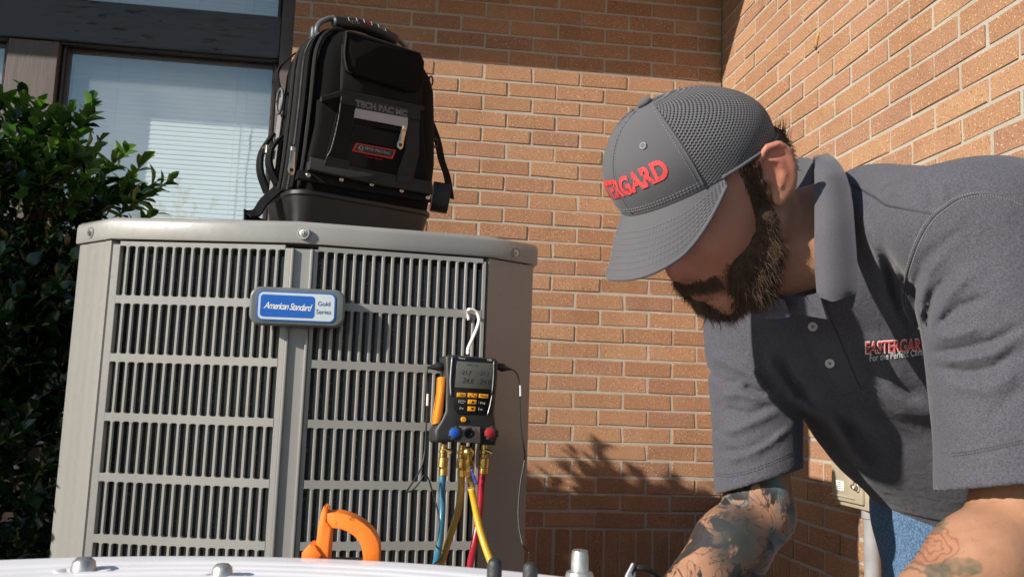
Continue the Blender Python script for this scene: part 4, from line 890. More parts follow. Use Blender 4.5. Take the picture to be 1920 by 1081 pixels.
for s_, pts_ in (('Set', [(322,396),(392,399),(390,432),(320,429)]), ('', [(407,399),(480,404),(476,438),(404,432)]), ('Mode', [(494,405),(566,411),(562,442),(491,437)]), ('up', [(409,450),(474,453),(470,488),(405,484)]), ('down', [(407,503),(466,506),(462,543),(404,539)])):
    k = gp('button', pts_, -0.0035, 0.004, MAT_ORB, mg, 0.0009); cx = sum(p[0] for p in pts_)/4; cy = sum(p[1] for p in pts_)/4
    if s_ in ('Set', 'Mode'): g_text(s_, cx, cy, 0.0062, MAT_GFACE, k, -0.0037)
    elif s_ == '':
        m = MB(FG.M)
        for dx, dy in ((-20,6),(0,-8),(20,6)): u, z = G(cx+dx, cy+dy, -0.0037); m.box((u, -0.0036, z), (0.0022, 0.0006, 0.0018))
        m.build('symbol', MAT_GFACE, k)
    else:
        sg = -1 if s_ == 'up' else 1; m = MB(FG.M); m.prism([G(cx-13, cy-sg*9), G(cx+13, cy-sg*9), G(cx, cy+sg*10)], -0.0038, -0.003); m.build('arrow', MAT_GFACE, k)
for s_, x, y, sz in (('Min/Max', 360, 461, 0.0042), ('Mean', 358, 476, 0.0042), ('P=0', 519, 480, 0.0065), ('Esc', 360, 519, 0.0048), ('-o-', 508, 526, 0.0065)): g_text(s_, x, y, sz, MAT_PRW, hs_, -0.0014)
m = MB(FG.M)
for x, y in ((331,465),(341,517),(487,475),(487,524)): u, z = G(x, y); m.box((u, -0.0014, z), (0.0005, 0.0005, 0.006))
m.build('key_mark', MAT_PRW, hs_)
def disc(x, y, rpx, off, h, mat, par, name, prof=None, n=24, sm=40):
    u, z = G(x, y, off); r = rpx/4.156*1.755/1632; m = MB(FG.M @ Matrix.Translation((u, off, z)) @ Matrix.Rotation(R(90), 4, 'X'))
    m.lathe(prof(r, h) if prof else [(r,-0.004),(r,h*0.7),(r*0.86,h),(0,h)], Matrix.Identity(4), n); return m.build(name, mat, par, sm)
disc(369, 606, 21, 0.0, 0.003, MAT_ORB, mg, 'button')
gp('side_grip', [(196,272),(233,276),(232,340),(212,566),(186,642),(153,640),(162,560),(188,400)], 0.002, 0.03, MAT_ORANGE, mg, 0.003)
blk = gp('valve_block', [(343,655),(500,664),(503,790),(328,782)], -0.006, 0.03, MAT_ALU, mg, 0.0012)
disc(413, 712, 52, -0.006, 0.003, MAT_ALU, blk, 'sight_glass_ring', lambda r, h: [(r,-0.003),(r,h),(r*0.82,h),(r*0.78,h-0.002),(0,h-0.002)])
disc(414, 714, 36, -0.0085, 0.0025, MAT_GFACE, blk, 'sight_glass', lambda r, h: [(r,-0.003),(r,h),(r*0.6,h),(r*0.5,h-0.002),(0,h-0.002)])
for x, mt in ((302, MAT_KBLUE), (577, MAT_KRED)):
    u, z = G(x, 716, 0); r = 56/4.156*1.755/1632; Mk = FG.M @ Matrix.Translation((u, 0, z)); m = MB(Mk); n = 40
    P = [((r*(1.0 if (k//2) % 2 else 0.88))*math.cos(2*math.pi*k/n), (r*(1.0 if (k//2) % 2 else 0.88))*math.sin(2*math.pi*k/n)) for k in range(n)]
    m.prism(P, -0.014, 0.002, None, 0.001, 1); kn = m.build('knob', MAT_GBODY, mg)
    disc(x, 712, 38, -0.014, 0.0035, mt, kn, 'knob_cap')
# hook
m = MB(); HP = [FG.wp(x, y, 0.022) for x, y in ((877,664),(878,652),(886,634),(895,612),(898,598),(894,586),(887,581),(879,580))]
m.tube(catmull(HP, 5), 0.0042, 10, 0.75); MAT_HOOK = simple('white_plastic', (0.80,0.80,0.78), 0.4, var=0.04); hk = m.build('hook', MAT_HOOK, mg, True)
m = MB(); m.tube(catmull([FG.wp(879,580,0.022), FG.wp(878,581,0.045), FG.wp(878,588,0.06), FG.wp(879,600,0.062)], 4), 0.0036, 8); m.build('hook_tip', MAT_HOOK, hk, True)
# brass fittings under the block
def fit(px, py, off, prof, n=18, knurl=False, tilt=None):
    u, z = FG.px(px, py, off); M_ = FG.M @ Matrix.Translation((u, off, z))
    if tilt is not None: M_ = M_ @ tilt
    m = MB(M_); m.lathe(prof, Matrix.Identity(4), n); return m
s6 = 1.755/1632
def fitting(px, top, off, name_group, big=False):
    m = fit(px, top, off, [(0.006,0.004),(0.006,-0.006),(0.0085,-0.007),(0.0085,-0.013),(0.006,-0.014),(0.006,-0.02)], 12); f = m.build('port', MAT_BRASS, mg, 40)
    m = fit(px, top+20, off, [(0.0075,0.0),(0.0095,-0.001),(0.0095,-0.019),(0.0075,-0.0205)], 24)
    for i, v in enumerate(m.bm.verts):
        pass
    m.build('knurled_nut', MAT_BRASS, f, 25)
    m = MB(FG.M); u, z = FG.px(px+3, top+6, off); m.tube([(u-0.004, off-0.002, z), (u+0.006, off-0.008, z-0.002), (u+0.010, off-0.010, z-0.005)], [0.0045,0.0042,0.0050], 10); m.build('side_port', MAT_BRASS, f, 40)
    return f
fitting(832, 836, 0.018, 'a'); fitting(866, 838, 0.030, 'b'); fitting(908, 838, 0.018, 'c')
m = fit(878, 848, 0.004, [(0,0.0128),(0.006,0.0115),(0.0105,0.0075),(0.0128,0.0),(0.0105,-0.0075),(0.006,-0.0115),(0,-0.0128)], 20); m.build('ball_port', MAT_BRASS, mg, True)
# hoses
MAT_HBLUE = simple('hose_blue', (0.03,0.15,0.24), 0.28, var=0.1); MAT_HRED = simple('hose_red', (0.33,0.012,0.03), 0.28, var=0.1); MAT_HYEL = simple('hose_yellow', (0.62,0.36,0.02), 0.3, var=0.08); MAT_HYEL2 = simple('hose_amber', (0.40,0.24,0.03), 0.28, var=0.15)
def hose(label, name, px, mat, col_px, end, r=0.0068):
    P = [FG.wp(x, y, off) for x, y, off in px]; root = thing(name, label, 'hose', P[0], 'charging hoses under the manifold gauge')
    P += [P[-1]+(P[-1]-P[-2]).normalized()*.10]; Q = catmull(P+end[1:], 8); m = MB(); m.tube(Q, r, 12); m.build('hose_tube', mat, root, True)
    a, b = FG.wp(*col_px[0]), FG.wp(*col_px[1]); ax = (b-a); m = MB(); L = ax.length; T = ax.to_track_quat('Z', 'Y').to_matrix().to_4x4(); T.translation = a
    m.lathe([(0.0065,-0.002),(0.0082,0.0),(0.0082,L*0.45)], T, 6); m.lathe([(0.0075,L*0.46),(0.0085,L*0.5),(0.0085,L*0.95),(0.0072,L)], T, 20); m.build('ferrule', MAT_BRASS, root, 35); return root
FLR = Vector((-1.2,-2.1,0.012))
hose('blue hose, leftmost under the manifold gauge', 'hose', [(832,880,0.018),(829,905,0.016),(829,960,0.010),(822,1030,-0.01),(812,1081,-0.04)], MAT_HBLUE, ((832,866,0.018),(831,892,0.017)), [Vector((-1.50,-1.95,0.30)), Vector((-1.45,-2.15,0.03)), Vector((-1.2,-2.3,0.012)), Vector((-1.05,-2.2,0.012))])
hose('amber yellow hose second from the left under the manifold gauge, behind the valve', 'hose', [(866,884,0.030),(864,920,0.028),(858,960,0.024),(842,1010,0.012),(824,1066,-0.01)], MAT_HYEL2, ((866,868,0.030),(866,894,0.029)), [Vector((-1.46,-1.90,0.30)), Vector((-1.42,-2.1,0.03)), Vector((-1.1,-2.25,0.012))])
hy = hose('bright yellow hose with a blue shutoff lever in front under the manifold gauge', 'hose', [(884,915,-0.004),(889,940,-0.006),(898,985,-0.02),(910,1025,-0.04),(926,1068,-0.07)], MAT_HYEL, ((881,892,-0.002),(886,912,-0.004)), [Vector((-1.30,-2.0,0.30)), Vector((-1.22,-2.2,0.05)), Vector((-1.0,-2.4,0.012))])
hose('dark red hose, rightmost under the manifold gauge', 'hose', [(907,878,0.018),(903,910,0.020),(899,960,0.018),(889,1020,0.006),(877,1078,-0.02)], MAT_HRED, ((908,864,0.018),(906,888,0.019)), [Vector((-1.38,-1.95,0.28)), Vector((-1.3,-2.1,0.03)), Vector((-0.95,-2.1,0.012))])
a, b = FG.wp(879,856,-0.008), FG.wp(882,896,-0.002); T = (b-a).to_track_quat('Z', 'Y').to_matrix().to_4x4(); T.translation = a
m = MB(); m.lathe([(0.005,-0.004),(0.0055,0.006),(0.009,0.008),(0.0095,0.028),(0.0075,0.030),(0.0075,0.044)], T, 8); sv = m.build('shutoff_valve', MAT_BRASS, hy, 35)
m = MB(); m.lathe([(0.0042,-0.003),(0.0042,0.0035),(0.0,0.0035)], Matrix.Translation(FG.wp(885,876,-0.013)) @ Matrix((FG.X, FG.Z, -FG.Y)).transposed().to_4x4(), 12); m.build('lever_screw', MAT_STEEL, sv, 40)
m = MB(); m.tube(catmull([FG.wp(x, y, -0.014) for x, y in ((884,879),(887,890),(891,900),(893,907))], 4), [0.0032]*4+[0.0048]*5+[0.0055]*3+[0.004], 10, 0.6); m.build('lever', simple('lever_blue', (0.05,0.06,0.30), 0.35), sv, True)
# temperature probe leads
def lead(label, px, end, plug):
    P = [FG.wp(*q) for q in px]; root = thing('probe_cable', label, 'cable', P[0], 'probe cables of the manifold gauge'); m = MB(); m.tube(catmull(P+end, 8), 0.0017, 7); m.build('wire', MAT_BLACKP, root, True)
    Q = [FG.wp(*q) for q in plug]; m = MB(); m.tube(Q, [0.0068,0.0072,0.0090,0.0092,0.0066,0.0052,0.0034,0.0026][:len(Q)], 14); m.build('plug', MAT_BLACKP, root, 40); return root
def ln(a, b, n, off): return [(a[0]+(b[0]-a[0])*k/(n-1), a[1]+(b[1]-a[1])*k/(n-1), off) for k in range(n)]
l1 = lead('thin black probe cable looping down left of the manifold gauge', [(803,688,0.02),(800,700,0.02),(801,735,0.02),(799,800,0.022),(796,850,0.02),(786,884,0.016),(768,912,0.01),(763,920,0.006),(772,919,0.004),(786,904,0.002),(795,890,0.002),(803,896,0.002),(812,925,0.0),(822,962,-0.01),(824,985,-0.015),(818,1020,-0.02),(808,1062,-0.04)],
     [Vector((-1.52,-2.0,0.3)), Vector((-1.45,-2.3,0.02))], ln((837,686),(801,689),8,0.02))
l2 = lead('thin black probe cable hanging down right of the manifold gauge', [(951,690,0.02),(965,695,0.018),(972,708,0.016),(974,735,0.016),(976,790,0.016),(981,830,0.014),(984,858,0.012),(976,905,0.006),(972,950,0.0),(973,985,-0.01),(980,1020,-0.025),(989,1056,-0.05)],
     [Vector((-1.20,-2.2,0.35)), Vector((-1.1,-2.4,0.03))], ln((933,686),(957,692),8,0.02))
for rt, a, b in ((l1, (802,738,0.019), (801,760,0.0195)), (l2, (975,722,0.0155), (975.5,742,0.0155))):
    m = MB(); m.tube([FG.wp(*a), FG.wp(*b)], 0.0023, 8); m.build('cable_tag', MAT_WHITE, rt)

# ------------------------------------------------------------------ white equipment top in the foreground
FWH = Vector((math.sin(YAW), math.cos(YAW), 0)); RTH = Vector((math.cos(YAW), -math.sin(YAW), 0))
WO = Vector((CAM.x, CAM.y, 0)) + FWH*0.545 - RTH*0.18; WA, WB, WZ = 0.44, 0.303, 0.598
MAT_WPLAST = simple('white_enamel', (0.85,0.86,0.90), 0.32, var=0.03, vscale=8, bump=0.05, bscale=60)
wu = thing('equipment_cover', 'white enamelled equipment top with bolts and black valve caps along the bottom edge', 'equipment', WO)
def oval(f, z, n=72):
    return [WO+RTH*(WA*f[0]*math.cos(2*math.pi*k/n))+FWH*(WB*f[1]*math.sin(2*math.pi*k/n))+Vector((0,0,z)) for k in range(n)]
prof = []
for r in np.linspace(0.06, 0.985, 60):
    z = WZ+0.004*(1-r*r)
    for rc in (0.62, 0.70, 0.78, 0.86):
        z += 0.0022*math.exp(-((r-rc)/0.011)**2)
    prof.append((r, z))
prof += [(0.992, WZ-0.0015), (0.998, WZ-0.005), (1.0, WZ-0.012), (1.0, WZ-0.125)]
m = MB(); m.loft([oval((r, r), z) for r, z in prof]); 
dome = m.build('cover', MAT_WPLAST, wu, True)
m = MB(); m.loft([oval((1.02,1.30), 0.02), oval((1.02,1.30), WZ-0.125), oval((1.015,1.29), WZ-0.120)]); m.build('cabinet', MAT_WPLAST, wu, 40)
MAT_GALV = simple('galvanised', (0.42,0.42,0.41), 0.42, 0.75, var=0.25, vscale=80, bump=0.2); MAT_RUB = simple('black_rubber', (0.03,0.032,0.034), 0.55, var=0.2, bump=0.3, bscale=400)
def on_top(x, y, z=WZ+0.002): return on_plane(x, y, (0,0,z), (0,0,1))
def up_lathe(name, P, prof, mat, par, n=20, sm=40):
    m = MB(); m.lathe(prof, Matrix.Translation(P), n); return m.build(name, mat, par, sm)
for x, y, r in ((156,1069,0.0095), (416,1081,0.0085)):
    P = on_top(x, y); up_lathe('bolt', P, [(r*1.05,-0.002),(r*1.05,0.002),(r,0.0035),(r*0.92,0.0075),(r*0.6,0.0105),(0,0.0115)], MAT_GALV, wu, 16)
    m = MB(); m.lathe([(r*2.3,0.0),(r*2.2,0.0012),(r*1.6,0.0012),(r*1.3,-0.001),(0,-0.001)], Matrix.Translation(P), 28); m.build('bolt_dish', MAT_WPLAST, wu, 40)
for x, y in ((926,1101), (993,1110)):
    P = on_top(x, y, WZ); up_lathe('valve_cap', P, [(0.0062,-0.004),(0.0062,0.018),(0.0055,0.0215),(0.0035,0.0235),(0,0.0237)], MAT_RUB, wu, 18, 50)
P = on_top(1086, 1108, WZ); up_lathe('stud', P, [(0.0118,-0.004),(0.0118,0.012),(0.0108,0.0155),(0.0072,0.0165),(0.0070,0.030),(0.0064,0.0325),(0.005,0.0332),(0,0.0334)], MAT_GALV, wu, 20, 35)
# label flag on a black lead
A_ = on_top(1176, 1090, WZ+0.008); lt = thing('tagged_lead', 'black lead with a white printed flag beside the steel stud', 'cable', A_)
B_ = pt(1188, 1066, 0.745); m = MB(); ax = (B_-A_).normalized(); sd = ax.cross(FW).normalized()
m.strip([A_, A_.lerp(B_, 0.5), B_], sd*0.0105, 0.0008); tg = m.build('flag', MAT_WHITE, lt)
V, Fc = text_geo('HP 2 0138', 0.0042); T = Matrix((ax, FW, -sd if sd.dot(RT) > 0 else sd)).transposed().to_4x4(); T.translation = A_.lerp(B_, 0.5)-FW*0.0010
T = Matrix((ax, FW, ax.cross(FW)*-1)).transposed().to_4x4(); T.translation = A_.lerp(B_, 0.5)-FW*0.0012
m = MB(T); m.mesh_data(V, Fc); m.build('lettering', MAT_LCDT, tg)
m = MB(); m.tube(catmull([B_-ax*0.012, B_, pt(1200, 1064, 0.745), pt(1218, 1068, 0.75), pt(1240, 1085, 0.76), pt(1262, 1130, 0.78)], 6), 0.0022, 8); m.build('wire', MAT_BLACKP, lt, True)
# clamp meter standing on the cabinet behind the cover
CD = 0.845
def cq(x, y): return (560+x/2.8235, 920+y/2.8235)
c0 = pt(*cq(240, 260), CD); FC = Frame(c0, -YAW*0.4)
cmz = WZ-0.12; cm_ = thing('clamp_meter', 'orange clamp meter jaw standing behind the white equipment top', 'clamp meter', Vector((c0.x, c0.y, cmz)))
MAT_JAW = simple('jaw_orange', (0.86,0.20,0.015), 0.42, var=0.04, bump=0.12, bscale=500)
def cp(name, pts, y0, y1, mat, par, bevel=0.0018, seg=2):
    m = MB(FC.M); m.prism([FC.px(*cq(x, y)) for x, y in pts], y0, y1, None, bevel, seg); return m.build(name, mat, par, 35)
cp('fixed_jaw', [(140,72),(152,76),(162,92),(158,118),(154,150),(180,186),(172,280),(164,420),(94,420),(96,330),(101,260),(112,180),(126,110)], -0.012, 0.012, MAT_JAW, cm_)
jw = cp('moving_jaw', [(157,108),(215,104),(262,114),(310,134),(352,160),(388,192),(414,230),(428,262),(433,300),(430,420),(344,420),(346,340),(340,290),(322,252),(294,224),(262,204),(228,192),(184,186),(158,150)], -0.0125, 0.0125, MAT_JAW, cm_)
cp('trigger', [(30,310),(70,268),(98,272),(110,290),(134,322),(112,352),(104,420),(20,420)], -0.016, 0.010, MAT_JAW, cm_)
V, Fc = text_geo('!', 0.006); m = MB(FC.M @ Matrix.Translation((FC.px(*cq(206,162))[0], -0.0128, FC.px(*cq(206,162))[1]))); m.mesh_data(V, Fc)
u, z = FC.px(*cq(206,160)); m.bm.verts.ensure_lookup_table()
for a, b in (((196,172),(216,172)), ((216,172),(206,150)), ((206,150),(196,172))):
    pa, pb = FC.px(*cq(*a)), FC.px(*cq(*b)); m.tube([(pa[0], -0.0127, pa[1]), (pb[0], -0.0127, pb[1])], 0.0003, 4)
MAT_EMB = simple('embossed_orange', (0.62,0.13,0.01), 0.5); m.build('warning_mark', MAT_EMB, jw)
zb_ = FC.px(*cq(240,352))[1]; za_ = cmz-c0.z
m = MB(FC.M); m.box((FC.px(*cq(232,352))[0], 0.002, (za_+zb_-0.001)/2), (0.070, 0.032, zb_-za_-0.002), None, 0.006, 3); m.build('meter_body', MAT_BLACKP, cm_, 40)
# ------------------------------------------------------------------ electrical box on the side wall
eb = thing('electrical_box', 'beige electrical disconnect box with a white conduit on the side wall behind the man', 'electrical box', (0, -1.19, 0.49))
MAT_BOX = simple('beige_enamel', (0.40,0.345,0.255), 0.5, var=0.12, vscale=14, bump=0.1); MAT_PVC = simple('white_conduit', (0.28,0.28,0.29), 0.5, var=0.1)
m = MB(); m.box((-0.041, -1.19, 0.625), (0.076, 0.185, 0.265), None, 0.004, 2); m.build('enclosure', MAT_BOX, eb, 35)
m = MB(); m.box((-0.083, -1.182, 0.636), (0.012, 0.165, 0.26), None, 0.004, 2); cv = m.build('cover', MAT_BOX, eb, 35)
m = MB(); m.box((-0.0905, -1.165, 0.520), (0.004, 0.125, 0.006), None, 0.0015); m.build('lip', MAT_BOX, cv)
m = MB(); m.box((-0.045, -1.338, 0.60), (0.07, 0.105, 0.20), None, 0.004, 2); m.build('meter_socket', MAT_BOX, eb, 35)
m = MB(); Mh = Matrix.Translation((-0.0925, -1.232, 0.575)) @ Matrix.Rotation(R(-90), 4, 'Z')
m.prism([(-0.032,0.05),(0.032,0.05),(0.034,0.015),(0.026,-0.006),(0.006,-0.03),(-0.006,-0.03),(-0.026,-0.010),(-0.033,0.015)], -0.004, 0.004, Mh, 0.001); hsp = m.build('hasp', MAT_BOX, cv)
m = MB(); m.lathe([(0.006,0),(0.006,0.003),(0.003,0.004),(0,0.004)], Matrix.Translation((-0.0968,-1.232,0.553)) @ Matrix.Rotation(R(-90), 4, 'Y'), 12); m.tube([Vector((-0.098,-1.25+0.012*math.cos(a),0.555+0.012*math.sin(a))) for a in np.linspace(0, 6.28, 16)], 0.0014, 6); m.build('hasp_ring', MAT_STEEL, hsp, 40)
m = MB(); m.box((-0.0897, -1.150, 0.548), (0.0015, 0.042, 0.026)); lb = m.build('label', MAT_WHITE, cv)
m = MB()
for k in range(4): m.box((-0.0907, -1.150, 0.5565-k*0.0055), (0.0006, 0.031-0.004*(k % 2), 0.0013))
m.build('label_print', MAT_LCDT, lb)
m = MB(); m.lathe([(0.017,0),(0.017,0.012),(0.012,0.017),(0,0.017)], Matrix.Translation((-0.08,-1.335,0.545)) @ Matrix.Rotation(R(-90), 4, 'Y'), 20); m.build('knob', MAT_PVC, eb, 40)
m = MB(); m.lathe([(0.026,0.0),(0.026,-0.022),(0.0215,-0.024),(0.0215,-0.50)], Matrix.Translation((-0.045,-1.235,0.4915)), 24); cd = m.build('conduit', MAT_PVC, eb, 40)
m = MB(); m.box((-0.026, -1.235, 0.25), (0.044, 0.07, 0.02), None, 0.003); m.build('pipe_clip', MAT_STEEL, cd)
# ------------------------------------------------------------------ the man: distance fields meshed with surface nets
# figure frame: x right, y up, z away (metres from the lens); Cw() takes it to the world
CAMB = Matrix((RT, UP, FW)).transposed()
def Cw(p): return CAM + CAMB @ Vector(p)
CB_np = np.array(CAMB); CAM_np = np.array(CAM)
def Cw_np(A): return A @ CB_np.T + CAM_np
def C(px, py, D): return np.array([(px-960)/F_PX*D, (540.5-py)/F_PX*D, D])
def nrm(v): v = np.array(v, float); return v/np.linalg.norm(v)

def d_cap(P, a, b, ra, rb):
    a = np.array(a); b = np.array(b); ab = b-a; t = np.clip(((P-a)@ab)/(ab@ab), 0, 1)
    return np.linalg.norm(P-a-t[:, None]*ab, axis=1) - (ra+(rb-ra)*t)
def d_chain(P, pts, rs, k=0.0):
    d = None
    for a, b, ra, rb in zip(pts, pts[1:], rs, rs[1:]):
        q = d_cap(P, a, b, ra, rb); d = q if d is None else smin(d, q, k) if k else np.minimum(d, q)
    return d
def d_ell(P, c, r, B=None):
    q = P-np.array(c); q = q@np.array(B).T if B is not None else q
    r = np.array(r); k0 = np.linalg.norm(q/r, axis=1); k1 = np.linalg.norm(q/(r*r), axis=1)
    return k0*(k0-1)/np.maximum(k1, 1e-6)
def d_ecap(P, a, b, w, ra, rb):
    """elliptic capsule: radii (along w, across) at both ends"""
    a = np.array(a); b = np.array(b); ab = b-a; L = np.linalg.norm(ab); t_ = ab/L; w = nrm(np.array(w)-t_*(np.array(w)@t_)); c = np.cross(t_, w)
    q = P-a; s = q@t_; t = np.clip(s/L, 0, 1); ex = s-t*L
    rw = ra[0]+(rb[0]-ra[0])*t; rc = ra[1]+(rb[1]-ra[1])*t; m_ = np.minimum(rw, rc)
    k = np.sqrt((q@w/rw)**2+(q@c/rc)**2+(ex/m_)**2); return (k-1)*m_
def smin(a, b, k):
    h = np.clip(0.5+0.5*(b-a)/k, 0, 1); return b+(a-b)*h-k*h*(1-h)
def smax(a, b, k): return -smin(-a, -b, k)
_lat = np.random.default_rng(5).random((32, 32, 32)).astype(np.float32)*2-1
def vnoise(P, s):
    q = P*s+100.0; i = np.floor(q).astype(int); f = q-i; f = f*f*(3-2*f); i %= 31; o = 0
    for dx in (0, 1):
        for dy in (0, 1):
            for dz in (0, 1):
                o = o + _lat[i[:,0]+dx, i[:,1]+dy, i[:,2]+dz]*(f[:,0] if dx else 1-f[:,0])*(f[:,1] if dy else 1-f[:,1])*(f[:,2] if dz else 1-f[:,2])
    return o
def surface_nets(fn, lo, hi, h, B=8):
    lo = np.array(lo, float); n = np.ceil((np.array(hi)-lo)/(h*B)).astype(int); bl = h*B
    g = np.stack(np.meshgrid(*[np.arange(k) for k in n], indexing='ij'), -1).reshape(-1, 3)
    c = lo+(g+0.5)*bl; d = fn(c); act = g[np.abs(d) < bl*1.25+0.012]
    off = np.stack(np.meshgrid(*[np.arange(-1, B+1)]*3, indexing='ij'), -1).reshape(-1, 3)     # one layer below, one above
    K = B+2; gi = act[:, None, :]*B+off[None]; P = lo+gi.reshape(-1, 3)*h
    D = np.concatenate([fn(P[i:i+400000]) for i in range(0, len(P), 400000)]).reshape(-1, K, K, K)
    N_ = (n*B+4).astype(np.int64)
    def gid(I): return ((I[:, 0]+2)*(N_[1]+4)+(I[:, 1]+2))*(N_[2]+4)+(I[:, 2]+2)
    S = D < 0
    # cell vertices (cells -1..B-1 of each block so that neighbours agree)
    corn = [(a, b, c_) for a in (0, 1) for b in (0, 1) for c_ in (0, 1)]
    cs = [D[:, a:a+K-1, b:b+K-1, c_:c_+K-1] for a, b, c_ in corn]; sg = [q < 0 for q in cs]
    cnt = sum(q.astype(np.int8) for q in sg); mixd = (cnt > 0) & (cnt < 8); idx = np.argwhere(mixd)
    vals = np.stack([q[mixd] for q in cs], 1); acc = np.zeros((len(idx), 3)); num = np.zeros(len(idx)); cc = np.array(corn, float)
    for i in range(8):
        for j in range(i+1, 8):
            if np.abs(cc[i]-cc[j]).sum() != 1: continue
            m_ = (vals[:, i] < 0) != (vals[:, j] < 0); t = np.zeros(len(idx)); t[m_] = vals[m_, i]/(vals[m_, i]-vals[m_, j])
            acc[m_] += cc[i]+(cc[j]-cc[i])*t[m_, None]; num[m_] += 1
    vp = acc/num[:, None]; cell = act[idx[:, 0]]*B+idx[:, 1:]-1
    V = lo+(cell+vp)*h; ids = gid(cell); uid, first = np.unique(ids, return_index=True); V = V[first]
    F = []
    for ax in range(3):
        e = [0, 0, 0]; e[ax] = 1; a0 = D[:, 1:B+1, 1:B+1, 1:B+1] < 0
        a1 = D[:, 1+e[0]:B+1+e[0], 1+e[1]:B+1+e[1], 1+e[2]:B+1+e[2]] < 0
        q = np.argwhere(a0 != a1); inside = a0[a0 != a1]; p = act[q[:, 0]]*B+q[:, 1:]
        u, v = (ax+1) % 3, (ax+2) % 3; eu = np.zeros(3, int); eu[u] = 1; ev = np.zeros(3, int); ev[v] = 1
        quad = [gid(p), gid(p-eu), gid(p-eu-ev), gid(p-ev)]; ix = [np.searchsorted(uid, k) for k in quad]
        ok = np.ones(len(p), bool)
        for k, w in zip(ix, quad): w2 = np.minimum(k, len(uid)-1); ok &= uid[w2] == w
        Q = np.stack([np.minimum(k, len(uid)-1) for k in ix], 1); Q[~inside] = Q[~inside][:, ::-1]; F.append(Q[ok])
    return V, np.concatenate(F)
def relax(V, F, it=1, lam=0.5):
    e = np.concatenate([F[:, [0, 1]], F[:, [1, 2]], F[:, [2, 3]], F[:, [3, 0]]]); e = np.concatenate([e, e[:, ::-1]])
    for _ in range(it):
        s = np.zeros_like(V); np.add.at(s, e[:, 0], V[e[:, 1]]); k = np.bincount(e[:, 0], minlength=len(V)).astype(float); V = V+lam*(s/np.maximum(k, 1)[:, None]-V)
    return V
def to_mesh(name, V, F, mat, parent, attrs=None):
    me = bpy.data.meshes.new(name); Wd = Cw_np(V)-np.array(ORG[parent] if parent is not None else (0, 0, 0))
    me.vertices.add(len(V)); me.vertices.foreach_set('co', Wd.astype(np.float32).ravel()); me.loops.add(F.size); me.loops.foreach_set('vertex_index', F.astype(np.int32).ravel())
    me.polygons.add(len(F)); me.polygons.foreach_set('loop_start', np.arange(0, F.size, 4, dtype=np.int32)); me.polygons.foreach_set('loop_total', np.full(len(F), 4, np.int32))
    me.polygons.foreach_set('use_smooth', np.ones(len(F), bool)); me.update(calc_edges=True); me.validate()
    for k, a in (attrs or {}).items():
        at = me.attributes.new(k, 'FLOAT', 'POINT'); at.data.foreach_set('value', a.astype(np.float32))
    return me
def pxy(P): return np.stack([960+F_PX*P[:, 0]/P[:, 2], 540.5-F_PX*P[:, 1]/P[:, 2]], 1)
def folds(P, L):
    """cloth folds along polylines seen from the front: (points, width px, height m)"""
    q = pxy(P); o = np.zeros(len(P))
    for pts, w, A in L:
        pts = np.array(pts, float); best = np.full(len(P), 1e9); tt = np.zeros(len(P)); n = len(pts)-1
        for i in range(n):
            a, b = pts[i], pts[i+1]; ab = b-a; t = np.clip(((q-a)@ab)/(ab@ab), 0, 1); dd = np.linalg.norm(q-a-t[:, None]*ab, axis=1); m_ = dd < best
            best = np.where(m_, dd, best); tt = np.where(m_, (i+t)/n, tt)
        o += A*np.exp(-(best/w)**2)*np.clip(np.sin(np.pi*np.clip(tt, 0.04, 0.96))*1.6, 0, 1)
    return o

# ---- skeleton
SL, SR = C(1862, 432, .905), C(1412, 606, 1.235)
NB = C(1552, 438, 1.045); CH = C(1622, 604, 1.165); BE = C(1750, 758, 1.22); PE = C(1856, 930, 1.28)
EL_, ER = C(1914, 982, .835), C(1424, 962, 1.165)
WL, WR = C(1610, 1262, .735), C(1222, 1200, 1.03)
SW = nrm(SL-SR)                                     # across the shoulders, towards his left
